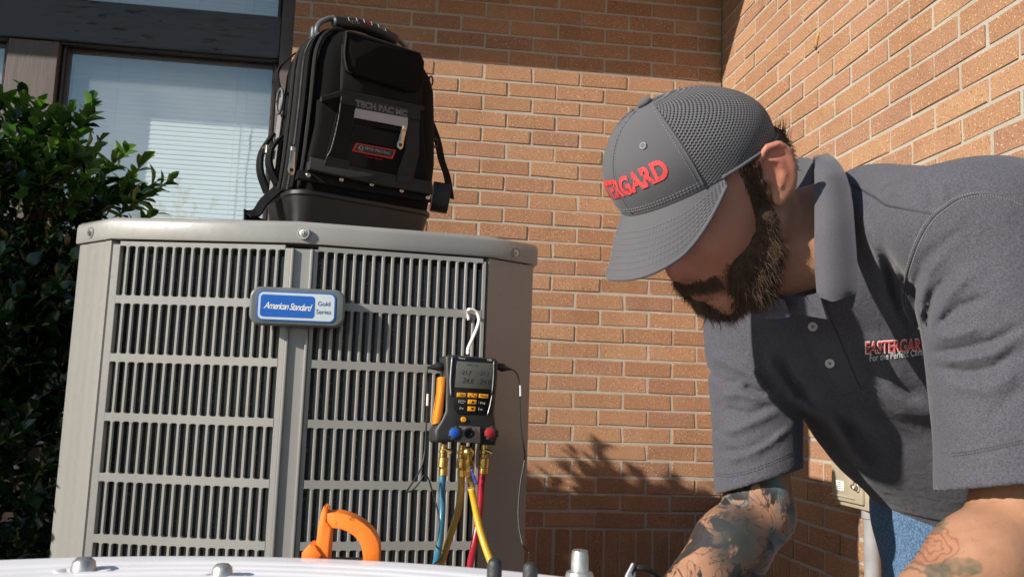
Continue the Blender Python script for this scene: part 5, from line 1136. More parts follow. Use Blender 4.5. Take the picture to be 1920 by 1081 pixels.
# ---- head frame
_th, _ps = R(62), R(31)
_F0 = np.array([-math.sin(_th), 0, -math.cos(_th)]); HF = _F0*math.cos(_ps)-np.array([0, math.sin(_ps), 0]); HU = _F0*math.sin(_ps)+np.array([0, math.cos(_ps), 0]); HL = np.array([math.cos(_th), 0, -math.sin(_th)])
HC = np.array([.2146, .1355, 1.0]); HB = np.stack([HF, HU, HL])
def Hp(f, u, l): return HC+HF*f+HU*u+HL*l
def local(fn, c, r):
    """evaluate fn only within r of c; farther off a distance bound is enough"""
    def g(P):
        d0 = np.linalg.norm(P-np.array(c), axis=1); o = np.maximum(d0-r*.72, .06); k = d0 < r
        if k.any(): o[k] = fn(P[k])
        return o
    return g
def head_sdf(P):
    q = (P-HC)@HB.T; qa = q.copy(); qa[:, 2] = np.abs(qa[:, 2])
    d = d_ell(q, (-.008, -.014, 0), (.094, .092, .0735))
    d = smin(d, d_ell(q, (.034, -.062, 0), (.052, .088, .060)), .03)
    d = smin(d, d_cap(qa, (-.014, -.085, .050), (.044, -.142, .016), .021, .020), .02)
    d = smin(d, d_ell(q, (.046, -.142, 0), (.020, .020, .026)), .015)
    d = smin(d, d_cap(qa, (.084, -.026, .036), (.088, -.026, 0), .013, .012), .015)
    d = smin(d, d_ell(qa, (.046, -.062, .042), (.026, .022, .020)), .02)
    d = smax(d, -d_ell(qa, (.096, -.049, .031), (.018, .013, .018)), .01)
    d = smin(d, d_ell(qa, (.070, -.049, .030), (.0125, .0125, .0135)), .004)
    d = smin(d, d_cap(q, (.080, -.036, 0), (.0835, -.080, 0), .0085, .0125), .010)
    d = smin(d, d_ell(q, (.0845, -.0835, 0), (.0115, .0125, .0125)), .008)
    d = smin(d, d_ell(qa, (.071, -.088, .0155), (.0135, .0100, .0080)), .004)
    d = smax(d, -d_ell(qa, (.0745, -.0975, .0085), (.0065, .006, .0042)), .002)
    d = smin(d, d_ell(q, (.058, -.112, 0), (.018, .018, .030)), .012)
    d = smin(d, d_cap(qa, (.0735, -.113, 0), (.056, -.116, .024), .0052, .003), .005)
    d = smin(d, d_cap(qa, (.0715, -.1235, 0), (.056, -.120, .022), .0062, .003), .005)
    d = smax(d, -d_cap(qa, (.081, -.1182, 0), (.060, -.1185, .026), .0014, .001), .003)
    # ear (near and far alike)
    hx = [(-.011,-.024,.070),(-.013,-.008,.079),(-.024,.003,.087),(-.038,.000,.092),(-.0465,-.013,.0935),(-.0455,-.030,.091),(-.037,-.046,.085),(-.027,-.057,.079)]
    e = d_ell(qa, (-.031, -.027, .0820), (.0205, .0330, .0050), [np.array([.838, 0, -.545]), np.array([0, 1., 0]), np.array([.545, 0, .838])])
    e = smax(e, -d_ell(qa, (-.023, -.031, .0885), (.0085, .012, .008)), .004)
    e = smin(e, d_chain(qa, hx, [.0032, .0035, .0038, .004, .004, .0036, .0034, .004]), .004)
    e = smin(e, d_chain(qa, [(-.023, -.010, .085), (-.033, -.018, .0885), (-.033, -.032, .0875), (-.024, -.045, .082)], [.0024, .003, .003, .0026]), .004)
    e = smin(e, d_ell(qa, (-.021, -.0565, .0765), (.0075, .009, .0048)), .006)
    e = smin(e, d_ell(qa, (-.0105, -.031, .0755), (.0045, .006, .0055)), .004)
    e = smin(e, d_cap(qa, (-.020, -.020, .070), (-.028, -.034, .074), .009, .009), .006)
    return smin(d, e, .004)
def hand(w, fdir, pn, s):
    """palm and five fingers: w wrist, fdir along the hand, pn palm normal, s = +1 thumb on the side fdir x pn"""
    fdir = nrm(fdir); pn = nrm(np.array(pn)-fdir*(np.array(pn)@fdir)); sd = np.cross(fdir, pn)*s; L = []
    L.append(('e', w+fdir*.048, (.050, .041, .015), [fdir, sd, pn]))
    for i, (o, ln_, r) in enumerate(((.030, .078, .0092), (.010, .086, .0095), (-.010, .080, .009), (-.028, .062, .008))):
        a = w+fdir*.085+sd*o; b = a+(fdir*.95+pn*.30)*ln_*.45; c = b+(fdir*.55+pn*.83)*ln_*.32; e = c+(fdir*.05+pn*1.0)*ln_*.26; L.append(('c', [a-fdir*.03, a, b, c, e], [r, r, r*.95, r*.9, r*.72]))
    a = w+fdir*.022+sd*.028; b = a+(fdir*.5+sd*.75+pn*.3)*.042; c = b+(fdir*.85+pn*.55)*.032; L.append(('c', [a-sd*.012, a, b, c], [.012, .0125, .0105, .0085])); return L
HANDS = hand(WL, WL-EL_, (-.35, -.75, .3), 1) + hand(WR, WR-ER, (.2, -.8, -.3), -1)
def knee(px, py, D): return C(px, py, D)
HIR, HIL = C(1778, 985, 1.29), C(1925, 1005, 1.27)
KR, KL_ = C(1762, 1655, 1.17), C(1945, 1700, 1.10)
BK = np.array([.88, -.02, .45]); AR, AL = KR+BK*.40, KL_+BK*.40
def hands_sdf(P):
    o = None
    for h in HANDS:
        q = d_ell(P, h[1], h[2], h[3]) if h[0] == 'e' else d_chain(P, h[1], h[2]); o = q if o is None else smin(o, q, .007)
    return o
HEADL = local(head_sdf, Hp(0, -.03, 0), .22); HANL = local(hands_sdf, WL+nrm(WL-EL_)*.09, .17); HANR = local(hands_sdf, WR+nrm(WR-ER)*.09, .17)
def skin_sdf(P):
    d = HEADL(P)
    d = smin(d, d_chain(P, [Hp(-.030, -.060, 0), Hp(-.052, -.125, .006), NB+np.array([.010, .012, .012]), NB+np.array([.03, -.045, .05])], [.056, .054, .054, .038]), .022)
    d = smin(d, d_cap(P, Hp(.012, -.135, 0), NB+np.array([-.035, -.030, -.03]), .030, .036), .03)
    K_ = np.array([.015, .02, .03]); t = d_ecap(P, PE, CH+K_, SW, (.10, .06), (.10, .055)); t = smin(t, d_ecap(P, CH+K_, NB+np.array([.06, -.05, .06]), SW, (.10, .055), (.045, .04)), .03)
    M_ = (SL+SR)/2+np.array([.02, .0, .03]); t = smin(t, d_chain(P, [SL, M_, SR], [.022, .03, .022]), .03); d = smin(d, t, .02)
    fl = EL_+(WL-EL_)*.28; fr = ER+(WR-ER)*.28
    for s, e, fm, w, r in ((SL, EL_, fl, WL, (.043, .0445, .041, .0415, .028)), (SR, ER, fr, WR, (.042, .042, .043, .0465, .031))):
        q = d_cap(P, s, e, r[0], r[2]); q = smin(q, d_cap(P, e, fm, r[2], r[3]), .02); q = smin(q, d_cap(P, fm, w, r[3], r[4]), .02); d = smin(d, q, .02)
    d = smin(smin(d, HANL(P), .008), HANR(P), .008)
    for h, k, a in ((HIR, KR, AR), (HIL, KL_, AL)):
        d = smin(d, d_cap(P, h, k, .065, .048), .03); d = smin(d, d_chain(P, [k, k+(a-k)*.35, a], [.046, .048, .034]), .02); d = smin(d, d_cap(P, a, a+np.array([.03, -.16, .03]), .030, .022), .02)
    return d
FOLD_SR = [([(1324,660),(1362,680),(1413,702),(1447,745)], 9, .006), ([(1392,721),(1418,732),(1444,741)], 5, -.010), ([(1345,741),(1386,738),(1413,745),(1450,752)], 7, .006), ([(1351,763),(1403,777),(1454,760)], 7, -.005),
    ([(1342,818),(1403,795),(1465,766)], 9, .006), ([(1355,866),(1420,843),(1484,796)], 9, .007), ([(1348,842),(1392,848),(1437,826),(1478,792)], 6, -.006), ([(1326,690),(1340,705),(1352,712)], 7, -.005), ([(1338,800),(1350,812),(1372,818)], 6, -.004), ([(1356,715),(1390,716)], 5, -.004)]
FOLD_SL = [([(1813,426),(1762,458),(1727,493),(1712,560)], 7, -.008), ([(1775,470),(1742,510),(1722,570),(1728,610)], 8, .006), ([(1790,500),(1748,553),(1737,598),(1741,632)], 6, -.006), ([(1830,500),(1772,560),(1748,610)], 10, .005), ([(1850,556),(1800,573),(1758,610)], 7, -.006), ([(1846,613),(1793,628),(1748,634)], 9, .006),
    ([(1920,607),(1860,640),(1793,656),(1746,660)], 7, -.007), ([(1920,628),(1860,664),(1800,674),(1748,676)], 8, .005), ([(1920,650),(1860,690),(1813,698),(1752,688)], 7, -.006), ([(1920,690),(1850,730),(1762,720)], 14, .004), ([(1920,720),(1880,760),(1850,790)], 10, -.003)]
FOLD_T = [([(1437,650),(1448,692),(1492,752),(1562,782)], 10, .010), ([(1466,660),(1486,705),(1530,758)], 9, -.008), ([(1556,775),(1593,833),(1632,882)], 10, .009), ([(1585,770),(1630,830),(1665,870)], 14, -.006), ([(1640,700),(1700,760),(1770,790)], 22, .007), ([(1600,640),(1660,720),(1740,750)], 14, -.006), ([(1673,338),(1653,372)], 7, -.005), ([(1692,330),(1668,372)], 8, .004), ([(1745,345),(1752,395)], 8, -.005), ([(1765,340),(1770,380)], 9, .004),
    ([(1605,380),(1640,470),(1668,560),(1700,625)], 9, .006), ([(1660,470),(1675,540),(1690,590)], 8, -.005), ([(1500,600),(1540,690),(1600,760)], 16, -.004)]
HEM_T = nrm(PE-BE)
def sleeve(P, s, e, r, cut, tilt, Fo, detail):
    a = nrm(e-s); L = np.linalg.norm(e-s); d = d_chain(P, [s, s+(e-s)*.5, s+(e-s)*(cut+.12)], r); ax = (P-s)@a
    xh = nrm(np.array([1., 0, 0])-a*a[0]); ax = ax+tilt*((P-s)@xh)
    if detail:
        near = np.abs(d) < .035; q = P[near]; fade = np.clip((L*cut-.012-ax[near])/.03, 0, 1); d[near] -= (1.05*folds(q, Fo)+vnoise(q, 12)*.0025)*(.15+.85*fade)+vnoise(q, 30)*.0008
    core = d_cap(P, s, e+a*.1, r[2]-.0095, r[2]-.0095)
    d = np.maximum(d, ax-L*cut); return np.maximum(d, -np.maximum(core, L*cut-.012-ax))
def shirt_sdf(P, detail=True):
    t = d_ecap(P, PE, BE, SW, (.156, .116), (.172, .122)); t = smin(t, d_ecap(P, BE, CH, SW, (.172, .122), (.178, .120)), .04)
    t = smin(t, d_ecap(P, CH, NB+np.array([.045, -.045, .045]), SW, (.178, .120), (.10, .085)), .04)
    t = smin(t, d_cap(P, C(1632, 400, 1.08), SL+np.array([-.035, .004, .012]), .062, .066), .035)
    t = smin(t, d_cap(P, C(1560, 470, 1.12), SR+np.array([.035, .004, -.012]), .055, .062), .035)
    t = smin(t, d_ell(P, C(1735, 455, 1.10), (.10, .088, .09)), .05)
    t = np.maximum(t, (P-(PE+HEM_T*.055))@HEM_T)
    cut = d_cap(P, NB+np.array([-.012, .002, -.010]), NB+np.array([-.03, .12, -.02]), .060, .075); t = smax(t, -np.maximum(cut, P[:, 0]-.352*P[:, 2]), .006)
    if detail:
        near = np.abs(t) < .03; q = P[near]; t[near] -= 1.0*folds(q, FOLD_T) + vnoise(q, 9)*.0035 + vnoise(q, 22)*.0015
    s1 = sleeve(P, SL, EL_, (.077, .072, .074), .865, .16, FOLD_SL, detail); s2 = sleeve(P, SR, ER, (.069, .0605, .0575), .84, .34, FOLD_SR, detail)
    return smin(smin(t, s1, .022), s2, .016)
def jeans_sdf(P):
    d = d_ell(P, (HIR+HIL)/2+np.array([0, .03, .02]), (.155, .11, .12))
    for h, k, a in ((HIR, KR, AR), (HIL, KL_, AL)):
        q = d_cap(P, h, k, .090, .068); q = smin(q, d_cap(P, k, a-(a-k)*.05, .066, .052), .03); d = smin(d, q, .04)
    near = np.abs(d) < .03; q = P[near]; d[near] -= vnoise(q, 10)*.005+vnoise(q, 26)*.002
    return d
# ------------------------------------------------------------------ materials of the figure
def skin_material():
    m, t, b = nodes('skin'); tc = N(t, 'ShaderNodeTexCoord'); v = tc.outputs['Object']
    n1 = N(t, 'ShaderNodeTexNoise'); n1.inputs['Scale'].default_value = 45; n1.inputs['Detail'].default_value = 9; n1.inputs['Roughness'].default_value = 0.72; t.links.new(v, n1.inputs['Vector'])
    c = ramp(t, n1.outputs['Fac'], [(0.3, (0.33,0.163,0.095)), (0.7, (0.42,0.222,0.137))]).outputs[0]
    bl = N(t, 'ShaderNodeAttribute'); bl.attribute_name = 'blush_and_glow'; c = mixc(t, bl.outputs['Fac'], c, (0.47,0.17,0.12))
    lp = N(t, 'ShaderNodeAttribute'); lp.attribute_name = 'lips'; c = mixc(t, lp.outputs['Fac'], c, (0.40,0.13,0.12))
    # tattoos: ink shapes follow the arm's own coordinates
    ua = N(t, 'ShaderNodeAttribute'); ua.attribute_name = 'arm_s'; va = N(t, 'ShaderNodeAttribute'); va.attribute_name = 'arm_a'; tr = N(t, 'ShaderNodeAttribute'); tr.attribute_name = 'ink_right'; tl = N(t, 'ShaderNodeAttribute'); tl.attribute_name = 'ink_left'
    co = N(t, 'ShaderNodeCombineXYZ'); t.links.new(ua.outputs['Fac'], co.inputs[0]); t.links.new(va.outputs['Fac'], co.inputs[1])
    def nz(scale, det, dist, loc=0.0):
        mp = N(t, 'ShaderNodeMapping'); mp.inputs['Location'].default_value = (loc, loc*1.7, 0); t.links.new(co.outputs[0], mp.inputs[0])
        q = N(t, 'ShaderNodeTexNoise'); q.inputs['Scale'].default_value = scale; q.inputs['Detail'].default_value = det; q.inputs['Distortion'].default_value = dist; t.links.new(mp.outputs[0], q.inputs['Vector']); return q.outputs['Fac']
    def mul(a, b_):
        q = N(t, 'ShaderNodeMath', operation='MULTIPLY'); t.links.new(a, q.inputs[0]); t.links.new(b_, q.inputs[1]); return q.outputs[0]
    # teal wash near the elbow
    te = N(t, 'ShaderNodeAttribute'); te.attribute_name = 'ink_teal'
    c = mixc(t, mul(te.outputs['Fac'], ramp(t, nz(16, 3, 0.8, 4.0), [(0.44, 0.0), (0.54, 0.75)]).outputs[0]), c, (0.05,0.17,0.20))
    big = ramp(t, nz(15, 5, 1.5), [(0.485, 0.0), (0.51, 0.95)]).outputs[0]
    c = mixc(t, mul(tr.outputs['Fac'], big), c, (0.022,0.023,0.024))
    ln_ = ramp(t, nz(20, 2, 2.4, 2.0), [(0.475, 0.0), (0.488, 0.85), (0.512, 0.85), (0.525, 0.0)]).outputs[0]
    c = mixc(t, mul(tr.outputs['Fac'], ln_), c, (0.05,0.045,0.045))
    co_ = N(t, 'ShaderNodeAttribute'); co_.attribute_name = 'ink_core'
    core = ramp(t, nz(26, 6, 0.8, 7.0), [(0.28, 0.0), (0.40, 0.97)]).outputs[0]
    c = mixc(t, mul(co_.outputs['Fac'], core), c, (0.028,0.034,0.034))
    # left arm: an old rose with leaves above a banner
    rx = N(t, 'ShaderNodeAttribute'); rx.attribute_name = 'rose_x'; ry = N(t, 'ShaderNodeAttribute'); ry.attribute_name = 'rose_y'
    def mt(op, a, b_=None, c_=None):
        q = N(t, 'ShaderNodeMath', operation=op)
        for i, v_ in enumerate((a, b_, c_)):
            if v_ is None: continue
            if isinstance(v_, (int, float)): q.inputs[i].default_value = v_
            else: t.links.new(v_, q.inputs[i])
        return q.outputs[0]
    wob = nz(60, 3, 0.5, 3.0); X = mt('ADD', rx.outputs['Fac'], mt('MULTIPLY_ADD', wob, .5, -.25)); Y = mt('ADD', ry.outputs['Fac'], mt('MULTIPLY_ADD', nz(60, 3, 0.5, 8.0), .5, -.25))
    def polar(cx, cy, kx=1.0, ky=1.0):
        dx = mt('MULTIPLY', mt('SUBTRACT', X, cx), kx); dy = mt('MULTIPLY', mt('SUBTRACT', Y, cy), ky); return mt('SQRT', mt('ADD', mt('MULTIPLY', dx, dx), mt('MULTIPLY', dy, dy))), mt('ARCTAN2', dy, dx)
    def below(v_, lim, soft): return mt('SUBTRACT', 1.0, mt('SMOOTH_MIN', 1.0, mt('MAXIMUM', mt('DIVIDE', mt('SUBTRACT', v_, lim), soft), 0.0), 0.02))
    r0, th = polar(0, 0); inside = below(r0, .92, .12)
    petals = mt('ABSOLUTE', mt('SINE', mt('ADD', mt('MULTIPLY', r0, 10.5), mt('MULTIPLY', mt('SINE', mt('ADD', mt('MULTIPLY', th, 5.0), mt('MULTIPLY', r0, 5.0))), .75))))
    c = mixc(t, mul(mul(tl.outputs['Fac'], inside), ramp(t, petals, [(0.3, 0.42), (0.9, 0.12)]).outputs[0]), c, (0.33,0.085,0.05))
    c = mixc(t, mul(mul(tl.outputs['Fac'], inside), ramp(t, petals, [(0.08, 0.55), (0.42, 0.0)]).outputs[0]), c, (0.07,0.075,0.06))
    for cx, cy, kx, ky in ((1.05, 1.0, 1.1, 1.9), (.25, 1.35, 1.7, 1.4), (.1, -1.05, 2.4, 1.6)):
        r1, t1 = polar(cx, cy, kx, ky); c = mixc(t, mul(mul(tl.outputs['Fac'], below(r1, .75, .2)), ramp(t, nz(70, 3, 1.0, cx*5), [(0.35, 0.75), (0.65, 0.35)]).outputs[0]), c, (0.055,0.085,0.055))
    r2, t2 = polar(-.9, 1.5, .75, 1.3); bn = ramp(t, mt('ABSOLUTE', mt('SUBTRACT', mt('ABSOLUTE', mt('SUBTRACT', r2, .75)), .2)), [(0.03, 0.6), (0.11, 0.0)]).outputs[0]
    c = mixc(t, mul(tl.outputs['Fac'], bn), c, (0.08,0.085,0.075))
    t.links.new(c, b.inputs['Base Color']); b.inputs['Roughness'].default_value = 0.48; b.inputs['Specular IOR Level'].default_value = 0.4
    b.inputs['Subsurface Weight'].default_value = 0.12; b.inputs['Subsurface Radius'].default_value = (0.012, 0.004, 0.002); b.inputs['Subsurface Scale'].default_value = 0.6
    vo = N(t, 'ShaderNodeTexVoronoi'); vo.inputs['Scale'].default_value = 700; t.links.new(v, vo.inputs['Vector']); n2 = N(t, 'ShaderNodeTexNoise'); n2.inputs['Scale'].default_value = 180; n2.inputs['Detail'].default_value = 4; t.links.new(v, n2.inputs['Vector'])
    ad = N(t, 'ShaderNodeMath', operation='ADD'); t.links.new(vo.outputs['Distance'], ad.inputs[0]); t.links.new(n2.outputs['Fac'], ad.inputs[1])
    bp = N(t, 'ShaderNodeBump'); bp.inputs['Strength'].default_value = 0.16; bp.inputs['Distance'].default_value = 0.0008; t.links.new(ad.outputs[0], bp.inputs['Height']); t.links.new(bp.outputs[0], b.inputs['Normal']); return m
MAT_SKIN = skin_material()
def jersey():
    m, t, b = nodes('heather_grey_jersey'); tc = N(t, 'ShaderNodeTexCoord'); v = tc.outputs['Object']
    n0 = N(t, 'ShaderNodeTexNoise'); n0.inputs['Scale'].default_value = 14; n0.inputs['Detail'].default_value = 4; t.links.new(v, n0.inputs['Vector'])
    c = ramp(t, n0.outputs['Fac'], [(0.3, (0.054,0.0535,0.067)), (0.7, (0.066,0.0655,0.081))]).outputs[0]
    mp = N(t, 'ShaderNodeMapping'); mp.inputs['Scale'].default_value = (0.45, 0.45, 1.3); t.links.new(v, mp.inputs['Vector'])
    n1 = N(t, 'ShaderNodeTexNoise'); n1.inputs['Scale'].default_value = 1300; n1.inputs['Detail'].default_value = 3; t.links.new(mp.outputs[0], n1.inputs['Vector'])
    c = mixc(t, ramp(t, n1.outputs['Fac'], [(0.42, 0.0), (0.66, 0.6)]).outputs[0], c, (0.142,0.139,0.167)); c = mixc(t, ramp(t, n1.outputs['Fac'], [(0.30, 0.6), (0.42, 0.0)]).outputs[0], c, (0.028,0.028,0.036))
    t.links.new(c, b.inputs['Base Color']); b.inputs['Roughness'].default_value = 0.92; b.inputs['Specular IOR Level'].default_value = 0.15; b.inputs['Sheen Weight'].default_value = 0.15; b.inputs['Sheen Roughness'].default_value = 0.5
    n2 = N(t, 'ShaderNodeTexNoise'); n2.inputs['Scale'].default_value = 1600; n2.inputs['Detail'].default_value = 2; t.links.new(v, n2.inputs['Vector'])
    n3 = N(t, 'ShaderNodeTexNoise'); n3.inputs['Scale'].default_value = 55; n3.inputs['Detail'].default_value = 4; n3.inputs['Distortion'].default_value = 0.6; t.links.new(v, n3.inputs['Vector'])
    b1 = N(t, 'ShaderNodeBump'); b1.inputs['Strength'].default_value = 0.35; b1.inputs['Distance'].default_value = 0.006; t.links.new(n3.outputs['Fac'], b1.inputs['Height'])
    b2 = N(t, 'ShaderNodeBump'); b2.inputs['Strength'].default_value = 0.3; b2.inputs['Distance'].default_value = 0.0008; t.links.new(n2.outputs['Fac'], b2.inputs['Height']); t.links.new(b1.outputs[0], b2.inputs['Normal']); t.links.new(b2.outputs[0], b.inputs['Normal']); return m
MAT_SHIRT = jersey()
def rib():
    m, t, b = nodes('ribbed_collar'); uv = N(t, 'ShaderNodeTexCoord'); mp = N(t, 'ShaderNodeMapping'); mp.inputs['Rotation'].default_value = (0.0, R(38), R(20)); t.links.new(uv.outputs['Object'], mp.inputs['Vector'])
    w = N(t, 'ShaderNodeTexWave'); w.bands_direction = 'Z'; w.inputs['Scale'].default_value = 190; w.inputs['Distortion'].default_value = 0.5; w.inputs['Detail Scale'].default_value = 30; t.links.new(mp.outputs[0], w.inputs['Vector'])
    n = N(t, 'ShaderNodeTexNoise'); n.inputs['Scale'].default_value = 900; t.links.new(uv.outputs['Object'], n.inputs['Vector'])
    c = ramp(t, w.outputs['Fac'], [(0.25, (0.075,0.074,0.088)), (0.75, (0.108,0.106,0.126))]).outputs[0]; c = mixc(t, ramp(t, n.outputs['Fac'], [(0.45, 0.0), (0.65, 0.4)]).outputs[0], c, (0.17,0.168,0.19))
    t.links.new(c, b.inputs['Base Color']); b.inputs['Roughness'].default_value = 0.9; b.inputs['Specular IOR Level'].default_value = 0.15; b.inputs['Sheen Weight'].default_value = 0.15
    bp = N(t, 'ShaderNodeBump'); bp.inputs['Strength'].default_value = 0.6; bp.inputs['Distance'].default_value = 0.001; t.links.new(w.outputs['Fac'], bp.inputs['Height']); t.links.new(bp.outputs[0], b.inputs['Normal']); return m
MAT_RIB = rib()
def denim():
    m = fabric('denim', (0.045,0.10,0.20), 420, 0.7, 0.85, 0.5, 0.7, (0.16,0.25,0.36), 0.1); return m
MAT_DENIM = denim(); MAT_THREAD = simple('pale_thread', (0.24,0.24,0.26), 0.8); MAT_DTHREAD = simple('dark_thread', (0.045,0.045,0.055), 0.8)
MAT_HAIR = simple('dark_brown_hair', (0.060,0.035,0.021), 0.65, var=0.4, vscale=60, spec=0.18)
MAT_MOUST = simple('moustache_hair', (0.10,0.058,0.036), 0.65, var=0.4, vscale=60, spec=0.2)
MAT_HAIRL = simple('brown_hair', (0.10,0.06,0.036), 0.6, var=0.4, vscale=60, spec=0.2)
MAT_EMBRED = simple('embroidery_red', (0.74,0.06,0.065), 0.55, var=0.15, vscale=200, bump=0.6, bscale=900)
MAT_CAP = fabric('cap_twill', (0.098,0.096,0.106), 1100, 0.25, 0.85, 0.10, 0.25, (0.12,0.12,0.13), 0.15)
def cap_mesh_material():
    m, t, b = nodes('cap_air_mesh'); uv = N(t, 'ShaderNodeUVMap'); uv.uv_map = 'weave'; sp = N(t, 'ShaderNodeSeparateXYZ'); t.links.new(uv.outputs[0], sp.inputs[0])
    def cosw(s, k):
        a = N(t, 'ShaderNodeMath', operation='MULTIPLY'); a.inputs[1].default_value = 2*math.pi*k; t.links.new(s, a.inputs[0]); c = N(t, 'ShaderNodeMath', operation='COSINE'); t.links.new(a.outputs[0], c.inputs[0]); return c.outputs[0]
    mu = N(t, 'ShaderNodeMath', operation='MULTIPLY'); t.links.new(cosw(sp.outputs[0], 1000/7.4), mu.inputs[0]); t.links.new(cosw(sp.outputs[1], 1000/5.4), mu.inputs[1])
    ab = N(t, 'ShaderNodeMath', operation='ABSOLUTE'); t.links.new(mu.outputs[0], ab.inputs[0])
    mp_ = N(t, 'ShaderNodeMath', operation='ADD'); mp_.inputs[1].default_value = 0.0; t.links.new(mu.outputs[0], mp_.inputs[0])
    hole = ramp(t, mp_.outputs[0], [(0.30, 0.0), (0.52, 1.0)]).outputs[0]
    t.links.new(mixc(t, hole, (0.135,0.132,0.145), (0.020,0.020,0.024)), b.inputs['Base Color']); b.inputs['Roughness'].default_value = 0.6; b.inputs['Sheen Weight'].default_value = 0.2
    bp = N(t, 'ShaderNodeBump'); bp.invert = True; bp.inputs['Strength'].default_value = 0.9; bp.inputs['Distance'].default_value = 0.003; t.links.new(mp_.outputs[0], bp.inputs['Height']); t.links.new(bp.outputs[0], b.inputs['Normal']); return m
MAT_CAPMESH = cap_mesh_material()

# ------------------------------------------------------------------ body
V, Fc = surface_nets(skin_sdf, (-.05, -1.0, .60), (1.05, .32, 1.75), .0030); V = relax(V, Fc, 1, .4)
q = (V-HC)@HB.T; qa = q.copy(); qa[:, 2] = np.abs(qa[:, 2])
ear = np.exp(-((qa[:, 0]+.032)/.020)**2-((qa[:, 1]+.015)/.034)**2)*(qa[:, 2] > .070)*.95  # ear redness also paints in the light glowing through it
nose = np.exp(-(np.linalg.norm(q-np.array([.084,-.084,0]), axis=1)/.022)**2)*.55; chk = np.exp(-(np.linalg.norm(qa-np.array([.058,-.065,.045]), axis=1)/.028)**2)*.30
lips = np.clip(1.35-np.minimum(d_cap(qa, (.0735,-.113,0), (.056,-.116,.024), .0052, .003), d_cap(qa, (.0715,-.1235,0), (.056,-.120,.022), .0062, .003))/.0016, 0, 1)*(np.linalg.norm(q-np.array([.066,-.118,0]), axis=1) < .034)
def arm_uv(P, e, w):
    a = nrm(w-e); s = (P-e)@a; x = nrm(np.cross(a, [0, 0, 1])); y = np.cross(a, x); r = P-e-s[:, None]*a; return s, np.arctan2(r@y, r@x), np.linalg.norm(r, axis=1)
sR, aR, rR = arm_uv(V, ER, WR); sL, aL, rL = arm_uv(V, EL_, WL)
mR = (rR < .075) & (sR > -.06) & (sR < .30); mL = (rL < .075) & (sL > -.04) & (sL < .30)
ss = lambda x, a, b: np.clip((x-a)/(b-a), 0, 1)**2*(3-2*np.clip((x-a)/(b-a), 0, 1))
pxv = pxy(V)
ink_r = mR*ss(sR, -.02, .004); teal = mR*ss(sR, -.028, -.016)*(1-ss(sR, .035, .06)); core = mR*np.exp(-(np.hypot((pxv[:, 0]-1385)/62, (pxv[:, 1]-1010)/78))**4)
ink_l = mL*np.clip(2.4-np.hypot((pxv[:, 0]-1750)/75, (pxv[:, 1]-1040)/65), 0, 1)
face = (np.linalg.norm(q-np.array([.05,-.06,0]), axis=1) < .13)*.38*np.clip((q[:, 0]+.03)/.04, 0, 1)
att = dict(blush_and_glow=np.clip(ear+nose+chk+face, 0, 1), lips=lips, arm_s=np.where(mR, sR, sL), arm_a=np.where(mR, aR, aL)*.045, ink_right=ink_r, ink_left=ink_l, rose_x=(pxv[:, 0]-1748)/52, rose_y=(pxv[:, 1]-1022)/40, ink_teal=teal, ink_core=core)
base_p = Cw((KR+KL_)/2); man = None
me = bpy.data.meshes.new('tmp'); bpy.data.meshes.remove(me)
manO = Vector((base_p.x, base_p.y, 0)); ORG['man'] = manO
me = to_mesh('person', V, Fc, MAT_SKIN, 'man', att)
man = link_mesh('person', me, MAT_SKIN, None, loc=manO)
tag(man, 'bearded man in a grey cap and grey polo shirt bending over on the right', 'person')
# ---- shirt and jeans
V, Fc = surface_nets(shirt_sdf, (.10, -.45, .70), (.85, .30, 1.55), .0032); V = relax(V, Fc, 1, .35)
SHV, SHF = V, Fc
shirt = link_mesh('polo_shirt', to_mesh('polo_shirt', V, Fc, MAT_SHIRT, man), MAT_SHIRT, man)
V, Fc = surface_nets(jeans_sdf, (.35, -1.0, .75), (1.15, -.10, 1.70), .006); jeans = link_mesh('jeans', to_mesh('jeans', V, Fc, MAT_DENIM, man), MAT_DENIM, man)
BVH = BVHTree.FromPolygons([tuple(v) for v in SHV], [tuple(int(i) for i in f) for f in SHF])
def hit(px, py, off=0.0, default=None):
    d = Vector(((px-960)/F_PX, (540.5-py)/F_PX, 1.0)); n = d.normalized(); r = BVH.ray_cast(Vector((0, 0, 0)), n)
    if r[0] is None: return None if default is None else np.array(d)*default
    return np.array(r[0]-n*off)
def wpts(L): return [Cw(p) for p in L if p is not None]
def dens(P, n=8): return [tuple(q)[:2] for q in catmull([(x, y, 0) for x, y in P], n)]
# seams: shoulder seam and sleeve seam with twin stitch rows
m = MB(); m.tube(wpts([hit(x, y, -.0004) for x, y in dens([(1590,343),(1612,354),(1640,370),(1662,384),(1700,392),(1730,397),(1752,402)])]), .0013, 6); m.build('shoulder_seam', MAT_DTHREAD, shirt, True)
SEAM = [(1920,384),(1880,368),(1840,363),(1800,371),(1772,388),(1748,408),(1727,440),(1712,475),(1700,515),(1694,550),(1698,580),(1710,603),(1724,616)]
m = MB(); m.tube(wpts([hit(x, y, -.0003) for x, y in dens(SEAM)]), .0015, 6); m.build('sleeve_seam', MAT_SHIRT, shirt, True)
m = MB()
for dx in (-4.5, 4.5):
    Q = [hit(x+dx*.8, y+dx*.6, .0004) for x, y in dens(SEAM, 16)]
    for a, b in list(zip(Q, Q[1:]))[::2]:
        if a is not None and b is not None and np.linalg.norm(a-b) < .02: m.tube([Cw(a), Cw(b)], .00055, 4)
o = m.build('stitching', MAT_THREAD, shirt); o['kind'] = 'stuff'
m = MB()
